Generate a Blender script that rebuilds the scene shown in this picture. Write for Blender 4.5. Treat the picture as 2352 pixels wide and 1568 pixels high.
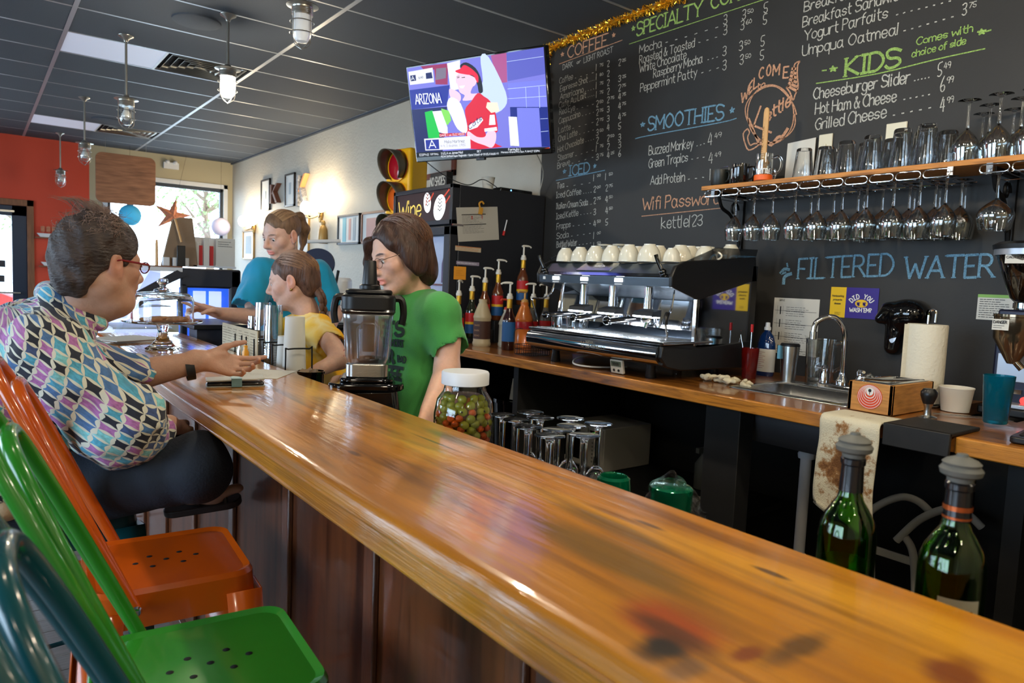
import bpy,bmesh,math,random
import numpy as np
from mathutils import Vector,Matrix,Euler
from mathutils.bvhtree import BVHTree

for _o in list(bpy.data.objects):
    bpy.data.objects.remove(_o)
S = bpy.context.scene
C = S.collection
PI = math.pi
R = math.radians
random.seed(7)

# ---------------------------------------------------------------- camera
cam_d = bpy.data.cameras.new('camera')
cam = bpy.data.objects.new('camera',cam_d)
C.objects.link(cam)
cam_d.sensor_width = 36.0
cam_d.lens = 1618.426 * 36.0 / 2352.0
cam_d.clip_start = 0.02
_yaw,_pit,_rol = 0.653114,0.083301,-0.042495
_f = Vector((math.sin(_yaw) * math.cos(_pit),math.cos(_yaw) * math.cos(_pit),-math.sin(_pit)))
_r = Vector((math.cos(_yaw),-math.sin(_yaw),0))
_d = _f.cross(_r)
_r2 = _r * math.cos(_rol) + _d * math.sin(_rol)
_d2 = -_r * math.sin(_rol) + _d * math.cos(_rol)
_m = Matrix((_r2,-_d2,-_f)).transposed().to_4x4()
_m.translation = Vector((0,0,1.38))
cam.matrix_world = _m
cam_d.dof.use_dof = True
cam_d.dof.focus_distance = 2.2
cam_d.dof.aperture_fstop = 6.3
S.camera = cam

# ---------------------------------------------------------------- world, exposure
S.view_settings.view_transform = 'Standard'
S.view_settings.look = 'None'
S.view_settings.exposure = 0.0
S.view_settings.gamma = 1.0
S.view_settings.use_curve_mapping = False
wd = bpy.data.worlds.new('sky')
S.world = wd
wd.use_nodes = True
bgn = wd.node_tree.nodes['Background']
bgn.inputs[0].default_value = (0.62,0.80,1.0,1)
bgn.inputs[1].default_value = 13.0

def area(name,loc,rot,sx,sy,power,col):
    l = bpy.data.lights.new(name,'AREA')
    l.shape = 'RECTANGLE'; l.size = sx; l.size_y = sy; l.energy = power; l.color = col
    o = bpy.data.objects.new(name,l); C.objects.link(o)
    o.location = loc; o.rotation_euler = rot
    return o
def point(name,loc,power,col,r=0.04):
    l = bpy.data.lights.new(name,'POINT')
    l.energy = power; l.color = col; l.shadow_soft_size = r
    o = bpy.data.objects.new(name,l); C.objects.link(o); o.location = loc
    return o
def spot(name,loc,aim,power,col,ang=70,r=0.05):
    l = bpy.data.lights.new(name,'SPOT')
    l.energy = power; l.color = col; l.shadow_soft_size = r; l.spot_size = R(ang); l.spot_blend = .6
    o = bpy.data.objects.new(name,l); C.objects.link(o); o.location = loc
    o.rotation_euler = (Vector(aim) - Vector(loc)).to_track_quat('-Z','Y').to_euler()
    return o
# daylight through the shop front (far wall) and through the windows of the left wall
# (sky light enters through the openings; the light portals only guide its sampling)
def portal(loc,rot,sx,sy):
    o = area('window_portal',loc,rot,sx,sy,1,(1,1,1)); o.data.cycles.is_portal = True
portal((2.2,11.26,1.65),(R(-90),0,0),1.5,1.86)
portal((-.2,11.26,1.1),(R(-90),0,0),1.2,1.75)
portal((-3.52,6.6,1.6),(0,R(-90),0),1.7,5.0)
portal((-3.52,1.2,1.6),(0,R(-90),0),1.7,3.0)
# unseen warm spots added without lamp bodies to warm the bar and chalkboard wall
WARM = (1.0,0.84,0.62)
for (lx,ly,ax,ay,az,pw) in ((.35,.25,2.9,1.6,1.2,30),(.5,-.6,2.9,.9,1.3,25),(.1,1.1,.7,.9,1.0,16)):
    spot('unseen_warm_spot',(lx,ly,2.86),(ax,ay,az),pw,WARM,100)

# ---------------------------------------------------------------- materials
MATS = {}
def ND(nt,t,**kw):
    n = nt.nodes.new(t)
    for k,v in kw.items(): setattr(n,k,v)
    return n
def mat(name,col=(.8,.8,.8),rough=.5,metal=0.,spec=None,coat=0.,coatr=.05,trans=0.,ior=1.45,emis=None,es=0.,
        alpha=1.,bump=0.,bs=50.,var=0.,vs=8.,stretch=(1,1,1),bstretch=None,sheen=0.,sss=0.,rvar=0.,vcol=None,detail=3.):
    if name in MATS: return MATS[name]
    m = bpy.data.materials.new(name); m.use_nodes = True
    nt = m.node_tree; b = nt.nodes['Principled BSDF']; L = nt.links.new
    I = b.inputs
    I['Base Color'].default_value = (*col,1); I['Roughness'].default_value = rough; I['Metallic'].default_value = metal
    I['IOR'].default_value = ior
    if spec is not None: I['Specular IOR Level'].default_value = spec
    I['Coat Weight'].default_value = coat; I['Coat Roughness'].default_value = coatr
    I['Transmission Weight'].default_value = trans; I['Alpha'].default_value = alpha
    I['Sheen Weight'].default_value = sheen
    if sss:
        I['Subsurface Weight'].default_value = sss; I['Subsurface Scale'].default_value = .01
        I['Subsurface Radius'].default_value = (1,.35,.2)
    if emis: I['Emission Color'].default_value = (*emis,1); I['Emission Strength'].default_value = es
    src = None
    if vcol:
        a = ND(nt,'ShaderNodeVertexColor',layer_name=vcol); src = a.outputs[0]
        L(src,I['Base Color'])
    if var or bump or rvar:
        tc = ND(nt,'ShaderNodeTexCoord')
    if var:
        mp = ND(nt,'ShaderNodeMapping'); mp.inputs['Scale'].default_value = stretch; L(tc.outputs['Object'],mp.inputs[0])
        nz = ND(nt,'ShaderNodeTexNoise'); nz.inputs['Scale'].default_value = vs; nz.inputs['Detail'].default_value = detail
        L(mp.outputs[0],nz.inputs['Vector'])
        mr = ND(nt,'ShaderNodeMapRange'); mr.inputs[1].default_value = .3; mr.inputs[2].default_value = .7
        mr.inputs[3].default_value = 1 - var; mr.inputs[4].default_value = 1 + var; L(nz.outputs[0],mr.inputs[0])
        vm = ND(nt,'ShaderNodeVectorMath',operation='SCALE')
        if src: L(src,vm.inputs[0])
        else: vm.inputs[0].default_value = col
        L(mr.outputs[0],vm.inputs['Scale']); L(vm.outputs[0],I['Base Color'])
    if rvar:
        nz = ND(nt,'ShaderNodeTexNoise'); nz.inputs['Scale'].default_value = vs; L(tc.outputs['Object'],nz.inputs['Vector'])
        mr = ND(nt,'ShaderNodeMapRange'); mr.inputs[3].default_value = rough - rvar; mr.inputs[4].default_value = rough + rvar
        L(nz.outputs[0],mr.inputs[0]); L(mr.outputs[0],I['Roughness'])
    if bump:
        mp = ND(nt,'ShaderNodeMapping'); mp.inputs['Scale'].default_value = bstretch or (1,1,1); L(tc.outputs['Object'],mp.inputs[0])
        nz = ND(nt,'ShaderNodeTexNoise'); nz.inputs['Scale'].default_value = bs; nz.inputs['Detail'].default_value = 4
        L(mp.outputs[0],nz.inputs['Vector'])
        bp = ND(nt,'ShaderNodeBump'); bp.inputs['Strength'].default_value = 1.0; bp.inputs['Distance'].default_value = bump
        L(nz.outputs[0],bp.inputs['Height']); L(bp.outputs[0],I['Normal'])
        if coat: L(bp.outputs[0],I['Coat Normal'])
    MATS[name] = m
    return m
def srgb(r,g,b):
    f = lambda c: (c / 255 / 12.92) if c <= 10 else ((c / 255 + .055) / 1.055) ** 2.4
    return (f(r),f(g),f(b))
def glassmat(name,col=(1,1,1),rough=0.0,ior=1.45,bump=0,bs=40):
    return mat(name,col,rough,trans=1.0,ior=ior,bump=bump,bs=bs)
def thinglass(name,col=(1,1,1),rough=.02,w=.12):
    'thin pane or thin-walled vessel: clear with a fresnel sheen'
    if name in MATS: return MATS[name]
    m = bpy.data.materials.new(name); m.use_nodes = True; nt = m.node_tree; nt.nodes.clear(); L = nt.links.new
    out = ND(nt,'ShaderNodeOutputMaterial'); tr = ND(nt,'ShaderNodeBsdfTransparent'); gl = ND(nt,'ShaderNodeBsdfGlossy')
    tr.inputs[0].default_value = (*col,1); gl.inputs['Roughness'].default_value = rough
    lw = ND(nt,'ShaderNodeLayerWeight'); lw.inputs[0].default_value = .35
    mr = ND(nt,'ShaderNodeMapRange'); mr.inputs[3].default_value = w * .4; mr.inputs[4].default_value = min(1,w * 5); L(lw.outputs['Facing'],mr.inputs[0])
    mx = ND(nt,'ShaderNodeMixShader'); L(mr.outputs[0],mx.inputs[0]); L(tr.outputs[0],mx.inputs[1]); L(gl.outputs[0],mx.inputs[2])
    L(mx.outputs[0],out.inputs[0]); MATS[name] = m
    return m

# ---------------------------------------------------------------- mesh builder
def Tm(loc=(0,0,0),rot=(0,0,0),sc=(1,1,1)):
    return Matrix.LocRotScale(Vector(loc),Euler(rot),Vector(sc))
def catmull(P,n=6,closed=False):
    P = [Vector(p) for p in P]; out = []; N = len(P)
    for i in range(N if closed else N - 1):
        if closed: a,b,c,d = P[i - 1],P[i],P[(i + 1) % N],P[(i + 2) % N]
        else: a,b,c,d = P[max(i - 1,0)],P[i],P[i + 1],P[min(i + 2,N - 1)]
        for k in range(n):
            t = k / n
            out.append(.5 * ((2 * b) + (c - a) * t + (2 * a - 5 * b + 4 * c - d) * t * t + (3 * b - a - 3 * c + d) * t ** 3))
    if not closed: out.append(P[-1])
    return out
class B:
    def __init__(s): s.v = []; s.f = []; s.mi = []; s.T = None; s.m = 0
    def add(s,vs,fs):
        o = len(s.v)
        if s.T: vs = [s.T @ Vector(v) for v in vs]
        s.v += [tuple(v) for v in vs]; s.f += [tuple(i + o for i in f) for f in fs]; s.mi += [s.m] * len(fs)
        return s
    def box(s,a,b):
        x0,y0,z0 = a; x1,y1,z1 = b
        return s.add([(x0,y0,z0),(x1,y0,z0),(x1,y1,z0),(x0,y1,z0),(x0,y0,z1),(x1,y0,z1),(x1,y1,z1),(x0,y1,z1)],
                     [(0,3,2,1),(4,5,6,7),(0,1,5,4),(1,2,6,5),(2,3,7,6),(3,0,4,7)])
    def hexa(s,bot,top):
        return s.add(list(bot) + list(top),[(0,3,2,1),(4,5,6,7),(0,1,5,4),(1,2,6,5),(2,3,7,6),(3,0,4,7)])
    def tube(s,P,r,n=8,closed=False):
        P = [Vector(p) for p in P]; N = len(P)
        rr = r if isinstance(r,(list,tuple)) else [r] * N
        vs = []; up = None
        for i,p in enumerate(P):
            if closed: t = (P[(i + 1) % N] - P[i - 1])
            else: t = P[min(i + 1,N - 1)] - P[max(i - 1,0)]
            t = t.normalized() if t.length > 1e-9 else Vector((0,0,1))
            if up is None: up = t.orthogonal().normalized()
            up = (up - t * up.dot(t)); up = up.normalized() if up.length > 1e-6 else t.orthogonal().normalized()
            w = t.cross(up)
            for k in range(n):
                a = 2 * PI * k / n
                vs.append(p + (up * math.cos(a) + w * math.sin(a)) * rr[i])
        fs = []
        for i in range(N if closed else N - 1):
            j = (i + 1) % N
            for k in range(n):
                l = (k + 1) % n
                fs.append((i * n + k,i * n + l,j * n + l,j * n + k))
        if not closed:
            fs.append(tuple(range(n - 1,-1,-1))); fs.append(tuple((N - 1) * n + k for k in range(n)))
        return s.add(vs,fs)
    def lathe(s,prof,n=24,c=(0,0,0),sx=1,sy=1):
        vs = []; idx = []
        for r,z in prof:
            if r < 1e-6: idx.append([len(vs)]); vs.append((c[0],c[1],c[2] + z))
            else:
                idx.append(list(range(len(vs),len(vs) + n)))
                for k in range(n):
                    a = 2 * PI * k / n; vs.append((c[0] + r * math.cos(a) * sx,c[1] + r * math.sin(a) * sy,c[2] + z))
        fs = []
        for i in range(len(prof) - 1):
            A,D = idx[i],idx[i + 1]
            for k in range(n):
                l = (k + 1) % n
                if len(A) == 1 and len(D) == 1: continue
                if len(A) == 1: fs.append((A[0],D[l],D[k]))
                elif len(D) == 1: fs.append((A[k],A[l],D[0]))
                else: fs.append((A[k],A[l],D[l],D[k]))
        return s.add(vs,fs)
    def cyl(s,c,r,h,n=24,r2=None):
        r2 = r if r2 is None else r2
        return s.lathe([(0,0),(r,0),(r2,h),(0,h)],n,c)
    def ell(s,c,r,n=16,m=10):
        if not isinstance(r,(list,tuple)): r = (r,r,r)
        vs = [(c[0],c[1],c[2] - r[2])]
        for i in range(1,m):
            a = -PI / 2 + PI * i / m
            for k in range(n):
                t = 2 * PI * k / n
                vs.append((c[0] + r[0] * math.cos(a) * math.cos(t),c[1] + r[1] * math.cos(a) * math.sin(t),c[2] + r[2] * math.sin(a)))
        vs.append((c[0],c[1],c[2] + r[2])); fs = []
        for k in range(n): fs.append((0,1 + (k + 1) % n,1 + k))
        for i in range(m - 2):
            for k in range(n):
                a = 1 + i * n + k; b = 1 + i * n + (k + 1) % n
                fs.append((a,b,b + n,a + n))
        e = len(vs) - 1; o = 1 + (m - 2) * n
        for k in range(n): fs.append((o + k,o + (k + 1) % n,e))
        return s.add(vs,fs)
    def prism(s,poly,z0,z1,ax='z'):
        'extrude a 2-D polygon (counter-clockwise) along an axis'
        g = {'z': lambda p,q,z: (p,q,z),'x': lambda p,q,z: (z,p,q),'y': lambda p,q,z: (q,z,p)}[ax]
        n = len(poly); vs = [g(p,q,z0) for p,q in poly] + [g(p,q,z1) for p,q in poly]
        fs = [tuple(range(n - 1,-1,-1)),tuple(range(n,2 * n))] + [(k,(k + 1) % n,n + (k + 1) % n,n + k) for k in range(n)]
        return s.add(vs,fs)
    def quad(s,a,b,c,d): return s.add([a,b,c,d],[(0,1,2,3)])
def rrect(x0,y0,x1,y1,r,n=5):
    o = []
    for cx,cy,a0 in ((x1 - r,y0 + r,-90),(x1 - r,y1 - r,0),(x0 + r,y1 - r,90),(x0 + r,y0 + r,180)):
        for k in range(n + 1):
            a = R(a0 + 90 * k / n); o.append((cx + r * math.cos(a),cy + r * math.sin(a)))
    return o
def obj(name,b,m,parent=None,bevel=0.,seg=2,smooth=40,solid=0.,label=None,sub=0):
    me = bpy.data.meshes.new(name)
    me.from_pydata(b.v,[],b.f); me.validate()
    ms = m if isinstance(m,(list,tuple)) else [m]
    for x in ms: me.materials.append(x)
    if len(ms) > 1:
        if len(me.polygons) == len(b.mi): me.polygons.foreach_set('material_index',b.mi)
    me.polygons.foreach_set('use_smooth',[True] * len(me.polygons))
    me.set_sharp_from_angle(angle=R(smooth))
    me.update()
    o = bpy.data.objects.new(name,me); C.objects.link(o)
    if parent: o.parent = parent
    if solid:
        md = o.modifiers.new('solid','SOLIDIFY'); md.thickness = solid; md.offset = 0
    if bevel:
        md = o.modifiers.new('bevel','BEVEL'); md.width = bevel; md.segments = seg; md.limit_method = 'ANGLE'; md.angle_limit = R(35)
    if sub:
        md = o.modifiers.new('sub','SUBSURF'); md.levels = sub; md.render_levels = sub
    if label: o['label'] = label
    return o
def thing(name,label,cat,loc=(0,0,0),rz=0,group=None,rot=None):
    o = bpy.data.objects.new(name,None); C.objects.link(o); o.empty_display_size = .05
    o.location = loc; o.rotation_euler = rot or (0,0,rz)
    o['label'] = label; o['category'] = cat
    if group: o['group'] = group
    return o
def tag(o,label,cat,group=None,loc=None,rz=None):
    o['label'] = label; o['category'] = cat
    if group: o['group'] = group
    if loc is not None: o.location = loc
    if rz is not None: o.rotation_euler = (0,0,rz)
    return o
def struct(o,kind='structure'): o['kind'] = kind; return o
def dup(root,loc,rz=None,label=None,rot=None,parent=None):
    r = root.copy(); C.objects.link(r)
    if loc is not None: r.location = loc
    if rz is not None: r.rotation_euler = (0,0,rz)
    if rot is not None: r.rotation_euler = rot
    if parent: r.parent = parent
    if label: r['label'] = label
    for ch in root.children:
        c = ch.copy(); C.objects.link(c); c.parent = r
        for g in ch.children:
            d = g.copy(); C.objects.link(d); d.parent = c
    return r

# ---------------------------------------------------------------- hand-lettering: a stroke alphabet
# every glyph: width | strokes, each stroke a run of x,y digit pairs on a 0-9 grid (y 2 = baseline, y 8 = cap height, 6 = x height)
GL = dict(zip("ABCDEFGHIJKLMNOPQRSTUVWXYZabcdefghijklmnopqrstuvwxyz0123456789&.-'/?:*!,()","""
6|023862|1454;5|0802|083847463505|053554533202;5|5748280604224253;5|0802|083856543202;4|48080242|0535;4|480802|0535;5|57482806042242535535;5|0802|5852|0555;2|1812|0828|0222;4|4843321203
5|0802|4805|0552;4|080242;6|0208346862;5|02085258;6|381705133253655738;4|0802|083847463505;6|381705133253655738|4361;5|0802|083847463505|2552;5|5738180715455453321203;6|0868|3832
5|080412425458;6|083268;8|0822466288;5|0852|5802;6|083568|3532;5|08580252
5|45361604123244|464352;4|0802|052645432203;4|45361604123243;4|45361604123243|4842;4|044445361604123243;3|38281712|0636;4|45361604123243|4641301001;4|0802|0526364542;1|0602|0708;2|26211000|2728
4|0802|360442;1|0802;6|0602|0516263532|3546566562;4|0602|0526364542;4|26050322434526;4|0600|052645432203;4|45361604123243|4640;3|0602|041636;4|4526051434432203;3|18132232|0636
4|0603123243|4642;4|062246;6|0612355266;4|0642|4602;4|0623|4610;4|06460242
4|28060422444628;1|0802;4|072847460242;4|0728473515|3544432203;4|280444|3732;4|4808053544432203;4|381604123243443504;4|084812;4|2807154443220304354728;4|463515061838474532
5|5217283704123255;1|0212;4|0535;1|0807;4|0248;4|072847460 424|2322;1|0506|0203;4|284306561328;1|0804|0302;2|1201;2|18060412;2|08262402""".replace('0 4','04').replace(chr(10),';').strip(';').split(';')))
def strokes(text,mono=None):
    out = []; x = 0.
    for ch in text:
        if ch == ' ': x += .42; continue
        g = GL.get(ch)
        sharp = ch in 'AEFHIKLMNTVWXYZkvwxz147*'
        if not g: x += .4; continue
        g = g.split('|'); w = int(g[0])
        for st in g[1:]:
            pts = [((int(st[i])) / 6. + x,(int(st[i + 1]) - 2) / 6.) for i in range(0,len(st) - 1,2)]
            if len(pts) > 1: out.append((pts,sharp))
        x += (w + .9) / 6.
    return out,x
def chaik(p):
    if len(p) < 3: return p
    o = [p[0]]
    for i in range(len(p) - 1):
        a,b = p[i],p[i + 1]
        if i: o.append((a[0] * .75 + b[0] * .25,a[1] * .75 + b[1] * .25))
        if i < len(p) - 2: o.append((a[0] * .25 + b[0] * .75,a[1] * .25 + b[1] * .75))
    o.append(p[-1]); return o
def write(b,text,fr,to,h,w,n,up=None,lift=.0012,jit=.04,serif=0,rnd=random.Random(3),h2=None):
    'letters as flat chalk or ink ribbons from point fr to point to; h cap height, w stroke width, n surface normal'
    fr,to,n = Vector(fr),Vector(to),Vector(n).normalized()
    st,W = strokes(text)
    e = (to - fr); e1 = e / W
    u = Vector(up) if up else n.cross(e.normalized()).normalized()
    h2 = h2 or h
    def P(p,k=0):
        hh = h + (h2 - h) * p[0] / W
        return fr + e1 * p[0] + u * (p[1] * hh) + n * (lift + k)
    for s_,sharp in st:
        s2 = [(x + rnd.uniform(-jit,jit) * .5,y + rnd.uniform(-jit,jit)) for x,y in s_]
        if not sharp: s2 = chaik(s2)
        if serif:
            for q in (s_[0],s_[-1]):
                if abs(q[1]) < .05 or abs(q[1] - 1) < .05:
                    a,c_ = P((q[0] - .13,q[1])),P((q[0] + .13,q[1]))
                    ribbon(b,[a,c_],w * .45,n)
        if sharp:
            for q0,q1 in zip(s2,s2[1:]): ribbon(b,[P(q0,rnd.random() * .0003),P(q1,rnd.random() * .0003)],w,n)
        else: ribbon(b,[P(q,rnd.random() * .0003) for q in s2],w,n)
def ribbon(b,P,w,n):
    vs = []; N = len(P)
    for i,p in enumerate(P):
        t = (P[min(i + 1,N - 1)] - P[max(i - 1,0)])
        if t.length < 1e-9: t = Vector((0,0,1))
        q = n.cross(t.normalized()) * (w / 2)
        e = t.normalized() * w * .25 * (-1 if i == 0 else 1 if i == N - 1 else 0)
        vs += [p - q + e,p + q + e]
    b.add(vs,[(2 * i,2 * i + 2,2 * i + 3,2 * i + 1) for i in range(N - 1)])
def scribble(b,o,ex,ez,nl,n,w,rnd,fill=.8):
    'small print: rows of word-like strokes on a sheet with corner o and edge vectors ex (line direction) and ez (downwards)'
    o,ex,ez = Vector(o),Vector(ex),Vector(ez)
    for i in range(nl):
        x = 0.
        end = fill * rnd.uniform(.6,1.)
        while x < end:
            l = rnd.uniform(.04,.16)
            a = o + ex * x + ez * ((i + .5) / nl) + n * .0008
            ribbon(b,[a,a + ex * min(l,1 - x)],w,n)
            x += l + .03

# ---------------------------------------------------------------- organic shapes: distance field on a grid, one continuous surface
class Field:
    def __init__(s,lo,hi,res):
        s.lo = np.array(lo,np.float32); s.res = res
        s.n = np.ceil((np.array(hi) - np.array(lo)) / res).astype(int) + 1
        s.V = np.full(tuple(s.n),.05,np.float32)
        s.ax = [s.lo[i] + res * np.arange(s.n[i],dtype=np.float32) for i in range(3)]
    def _sl(s,lo,hi):
        a = np.clip(np.floor((np.array(lo) - s.lo) / s.res).astype(int),0,s.n)
        b = np.clip(np.ceil((np.array(hi) - s.lo) / s.res).astype(int) + 1,0,s.n)
        return tuple(slice(x,y) for x,y in zip(a,b))
    def _do(s,lo,hi,fn,k,mode,m=.03):
        sl = s._sl(np.array(lo) - m - k,np.array(hi) + m + k)
        if any(q.stop <= q.start for q in sl): return s
        X = s.ax[0][sl[0]][:,None,None]; Y = s.ax[1][sl[1]][None,:,None]; Z = s.ax[2][sl[2]][None,None,:]
        d = fn(X,Y,Z); V = s.V[sl]
        if mode == 'sub':
            if k > 0: h = np.clip(.5 - .5 * (V + d) / k,0,1); s.V[sl] = V * (1 - h) - d * h + k * h * (1 - h)
            else: s.V[sl] = np.maximum(V,-d)
        elif mode == 'and': s.V[sl] = np.maximum(V,d)
        else:
            if k > 0: h = np.clip(.5 + .5 * (d - V) / k,0,1); s.V[sl] = d * (1 - h) + V * h - k * h * (1 - h)
            else: s.V[sl] = np.minimum(V,d)
        return s
    def cone(s,a,b,ra,rb=None,k=.01,mode='add',flat=None):
        rb = ra if rb is None else rb
        a = np.array(a,float); b = np.array(b,float); ba = b - a; L2 = max(float(ba @ ba),1e-12)
        def fn(X,Y,Z):
            px,py,pz = X - a[0],Y - a[1],Z - a[2]
            t = np.clip((px * ba[0] + py * ba[1] + pz * ba[2]) / L2,0,1)
            qx,qy,qz = px - t * ba[0],py - t * ba[1],pz - t * ba[2]
            if flat is not None:
                fd,fs = flat; fd = np.array(fd,float); fd /= np.linalg.norm(fd)
                c = qx * fd[0] + qy * fd[1] + qz * fd[2]
                g = (1 / fs - 1) * c
                qx = qx + g * fd[0]; qy = qy + g * fd[1]; qz = qz + g * fd[2]
            return (np.sqrt(qx * qx + qy * qy + qz * qz) - (ra + (rb - ra) * t)).astype(np.float32)
        r = max(ra,rb)
        return s._do(np.minimum(a,b) - r,np.maximum(a,b) + r,fn,k,mode)
    def ell(s,c,r,k=.01,mode='add',rot=None):
        if not isinstance(r,(list,tuple)): r = (r,r,r)
        c = np.array(c,float); M = np.array(rot if rot is not None else np.eye(3),float)   # rows: local axes
        def fn(X,Y,Z):
            px,py,pz = X - c[0],Y - c[1],Z - c[2]
            q = [(px * M[i][0] + py * M[i][1] + pz * M[i][2]) for i in range(3)]
            k0 = np.sqrt(sum((q[i] / r[i]) ** 2 for i in range(3)))
            k1 = np.sqrt(sum((q[i] / r[i] ** 2) ** 2 for i in range(3))) + 1e-9
            return (k0 * (k0 - 1) / k1).astype(np.float32)
        R_ = max(r)
        return s._do(c - R_,c + R_,fn,k,mode)
    def plane(s,p,n,mode='and'):
        p = np.array(p,float); n = np.array(n,float); n /= np.linalg.norm(n)
        return s._do(s.lo,s.lo + s.res * s.n,lambda X,Y,Z: ((X - p[0]) * n[0] + (Y - p[1]) * n[1] + (Z - p[2]) * n[2]).astype(np.float32),0,mode)
    def noise(s,amp,sc,seed=0,stretch=(1,1,1)):
        rg = np.random.RandomState(seed); X = s.ax[0][:,None,None]; Y = s.ax[1][None,:,None]; Z = s.ax[2][None,None,:]
        for i in range(5):
            w = rg.normal(size=3) * sc * np.array(stretch); ph = rg.uniform(0,6.28)
            w2 = rg.normal(size=3) * sc * .5
            s.V += (amp / 2.2 * np.sin(X * w[0] + Y * w[1] + Z * w[2] + ph + 1.5 * np.sin(X * w2[0] + Y * w2[1] + Z * w2[2]))).astype(np.float32)
        return s
    def mesh(s):
        V = s.V; ng = V < 0; nx,ny,nz = V.shape
        c = ng[:-1,:-1,:-1]
        cnt = np.zeros((nx - 1,ny - 1,nz - 1),np.int8)
        for i in (0,1):
            for j in (0,1):
                for k in (0,1): cnt += ng[i:nx - 1 + i,j:ny - 1 + j,k:nz - 1 + k]
        I = np.argwhere((cnt > 0) & (cnt < 8))
        idx = -np.ones((nx - 1,ny - 1,nz - 1),np.int64); idx[tuple(I.T)] = np.arange(len(I))
        acc = np.zeros((len(I),3)); num = np.zeros(len(I))
        for ax in range(3):
            o1,o2 = [q for q in range(3) if q != ax]
            for u in (0,1):
                for w in (0,1):
                    off = np.zeros(3,int); off[o1] = u; off[o2] = w; A = I + off; off2 = off.copy(); off2[ax] = 1; Bq = I + off2
                    va = V[tuple(A.T)]; vb = V[tuple(Bq.T)]; mk = (va < 0) != (vb < 0)
                    t = np.where(mk,va / np.where(mk,va - vb,1),0)
                    p = off[None,:] + np.zeros((len(I),3)); p[:,ax] = t
                    acc += p * mk[:,None]; num += mk
        P = (I + acc / num[:,None]) * s.res + s.lo
        F = []
        for ax in range(3):
            o1,o2 = (ax + 1) % 3,(ax + 2) % 3
            sa = [slice(None)] * 3; sb = [slice(None)] * 3; sa[ax] = slice(0,-1); sb[ax] = slice(1,None)
            a = ng[tuple(sa)]; b_ = ng[tuple(sb)]
            E = np.argwhere(a != b_); E = E[(E[:,o1] > 0) & (E[:,o2] > 0) & (E[:,o1] < V.shape[o1] - 1) & (E[:,o2] < V.shape[o2] - 1)]
            if not len(E): continue
            sg = a[tuple(E.T)]
            def g(d1,d2):
                q = E.copy(); q[:,o1] -= d1; q[:,o2] -= d2; return idx[tuple(q.T)]
            Q = np.stack([g(1,1),g(0,1),g(0,0),g(1,0)],1)
            Q[~sg] = Q[~sg][:,::-1]
            F.append(Q)
        return P,np.concatenate(F)
def sdf_obj(name,parts,m,parent=None,colfn=None,label=None,relax=1):
    'parts: list of Fields joined in ONE mesh'
    Vs,Fs,o = [],[],0
    for f in parts:
        P,F = f.mesh()
        for _ in range(relax):      # light relaxation
            s_ = np.zeros_like(P); n_ = np.zeros(len(P))
            for a,b_ in ((0,1),(1,2),(2,3),(3,0)):
                np.add.at(s_,F[:,a],P[F[:,b_]]); np.add.at(n_,F[:,a],1)
                np.add.at(s_,F[:,b_],P[F[:,a]]); np.add.at(n_,F[:,b_],1)
            P = P * .5 + .5 * s_ / np.maximum(n_,1)[:,None]
        Vs.append(P); Fs.append(F + o); o += len(P)
    P = np.concatenate(Vs); F = np.concatenate(Fs)
    me = bpy.data.meshes.new(name)
    me.vertices.add(len(P)); me.vertices.foreach_set('co',P.astype(np.float32).ravel())
    me.loops.add(len(F) * 4); me.loops.foreach_set('vertex_index',F.astype(np.int32).ravel())
    me.polygons.add(len(F)); me.polygons.foreach_set('loop_start',np.arange(len(F),dtype=np.int32) * 4)
    me.polygons.foreach_set('use_smooth',[True] * len(F))
    me.update(calc_edges=True); me.validate()
    me.materials.append(m)
    if colfn is not None:
        ca = me.color_attributes.new('tone','FLOAT_COLOR','POINT')
        col = np.ones((len(P),4),np.float32); col[:,:3] = colfn(P)
        ca.data.foreach_set('color',col.ravel())
    ob = bpy.data.objects.new(name,me); C.objects.link(ob)
    if parent: ob.parent = parent
    if label: ob['label'] = label
    return ob
# ================================================================ THE ROOM
XW,YF,ZC = 3.10,11.10,2.975     # chalkboard wall, shop-front wall, ceiling
m_ceil = mat('ceiling_tile_paint',srgb(64,71,82),.8,bump=.0006,bs=260,var=.12,vs=190)
m_tbar = mat('painted_grid_metal',srgb(150,156,165),.33,.35)
m_gray = mat('grey_textured_plaster',srgb(184,177,163),.62,bump=.004,bs=38,var=.03,vs=5)
m_tan = mat('tan_wall_paint',srgb(176,166,138),.7,bump=.0008,bs=120)
m_red = mat('coral_red_wall_paint',srgb(205,72,48),.6,bump=.0008,bs=120)
m_dark = mat('dark_back_paint',srgb(24,24,26),.7,var=.2,vs=6)
m_board = mat('chalkboard_paint',srgb(40,39,38),.6,var=.16,vs=2.2,bump=.0004,bs=90,detail=6)
m_white = mat('white_trim_paint',srgb(215,218,222),.4)
m_floor0 = mat('floor_underlay',srgb(48,44,42),.7)
m_plank = mat('grey_wood_floorboard',srgb(112,104,98),.32,var=.25,vs=9,stretch=(1,14,1),bump=.0006,bs=30,bstretch=(1,18,1))
m_pane = thinglass('window_pane',(.97,.99,1))
m_wood = mat('brown_wood_trim',srgb(128,84,58),.45,var=.2,vs=6,stretch=(8,8,1))

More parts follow.
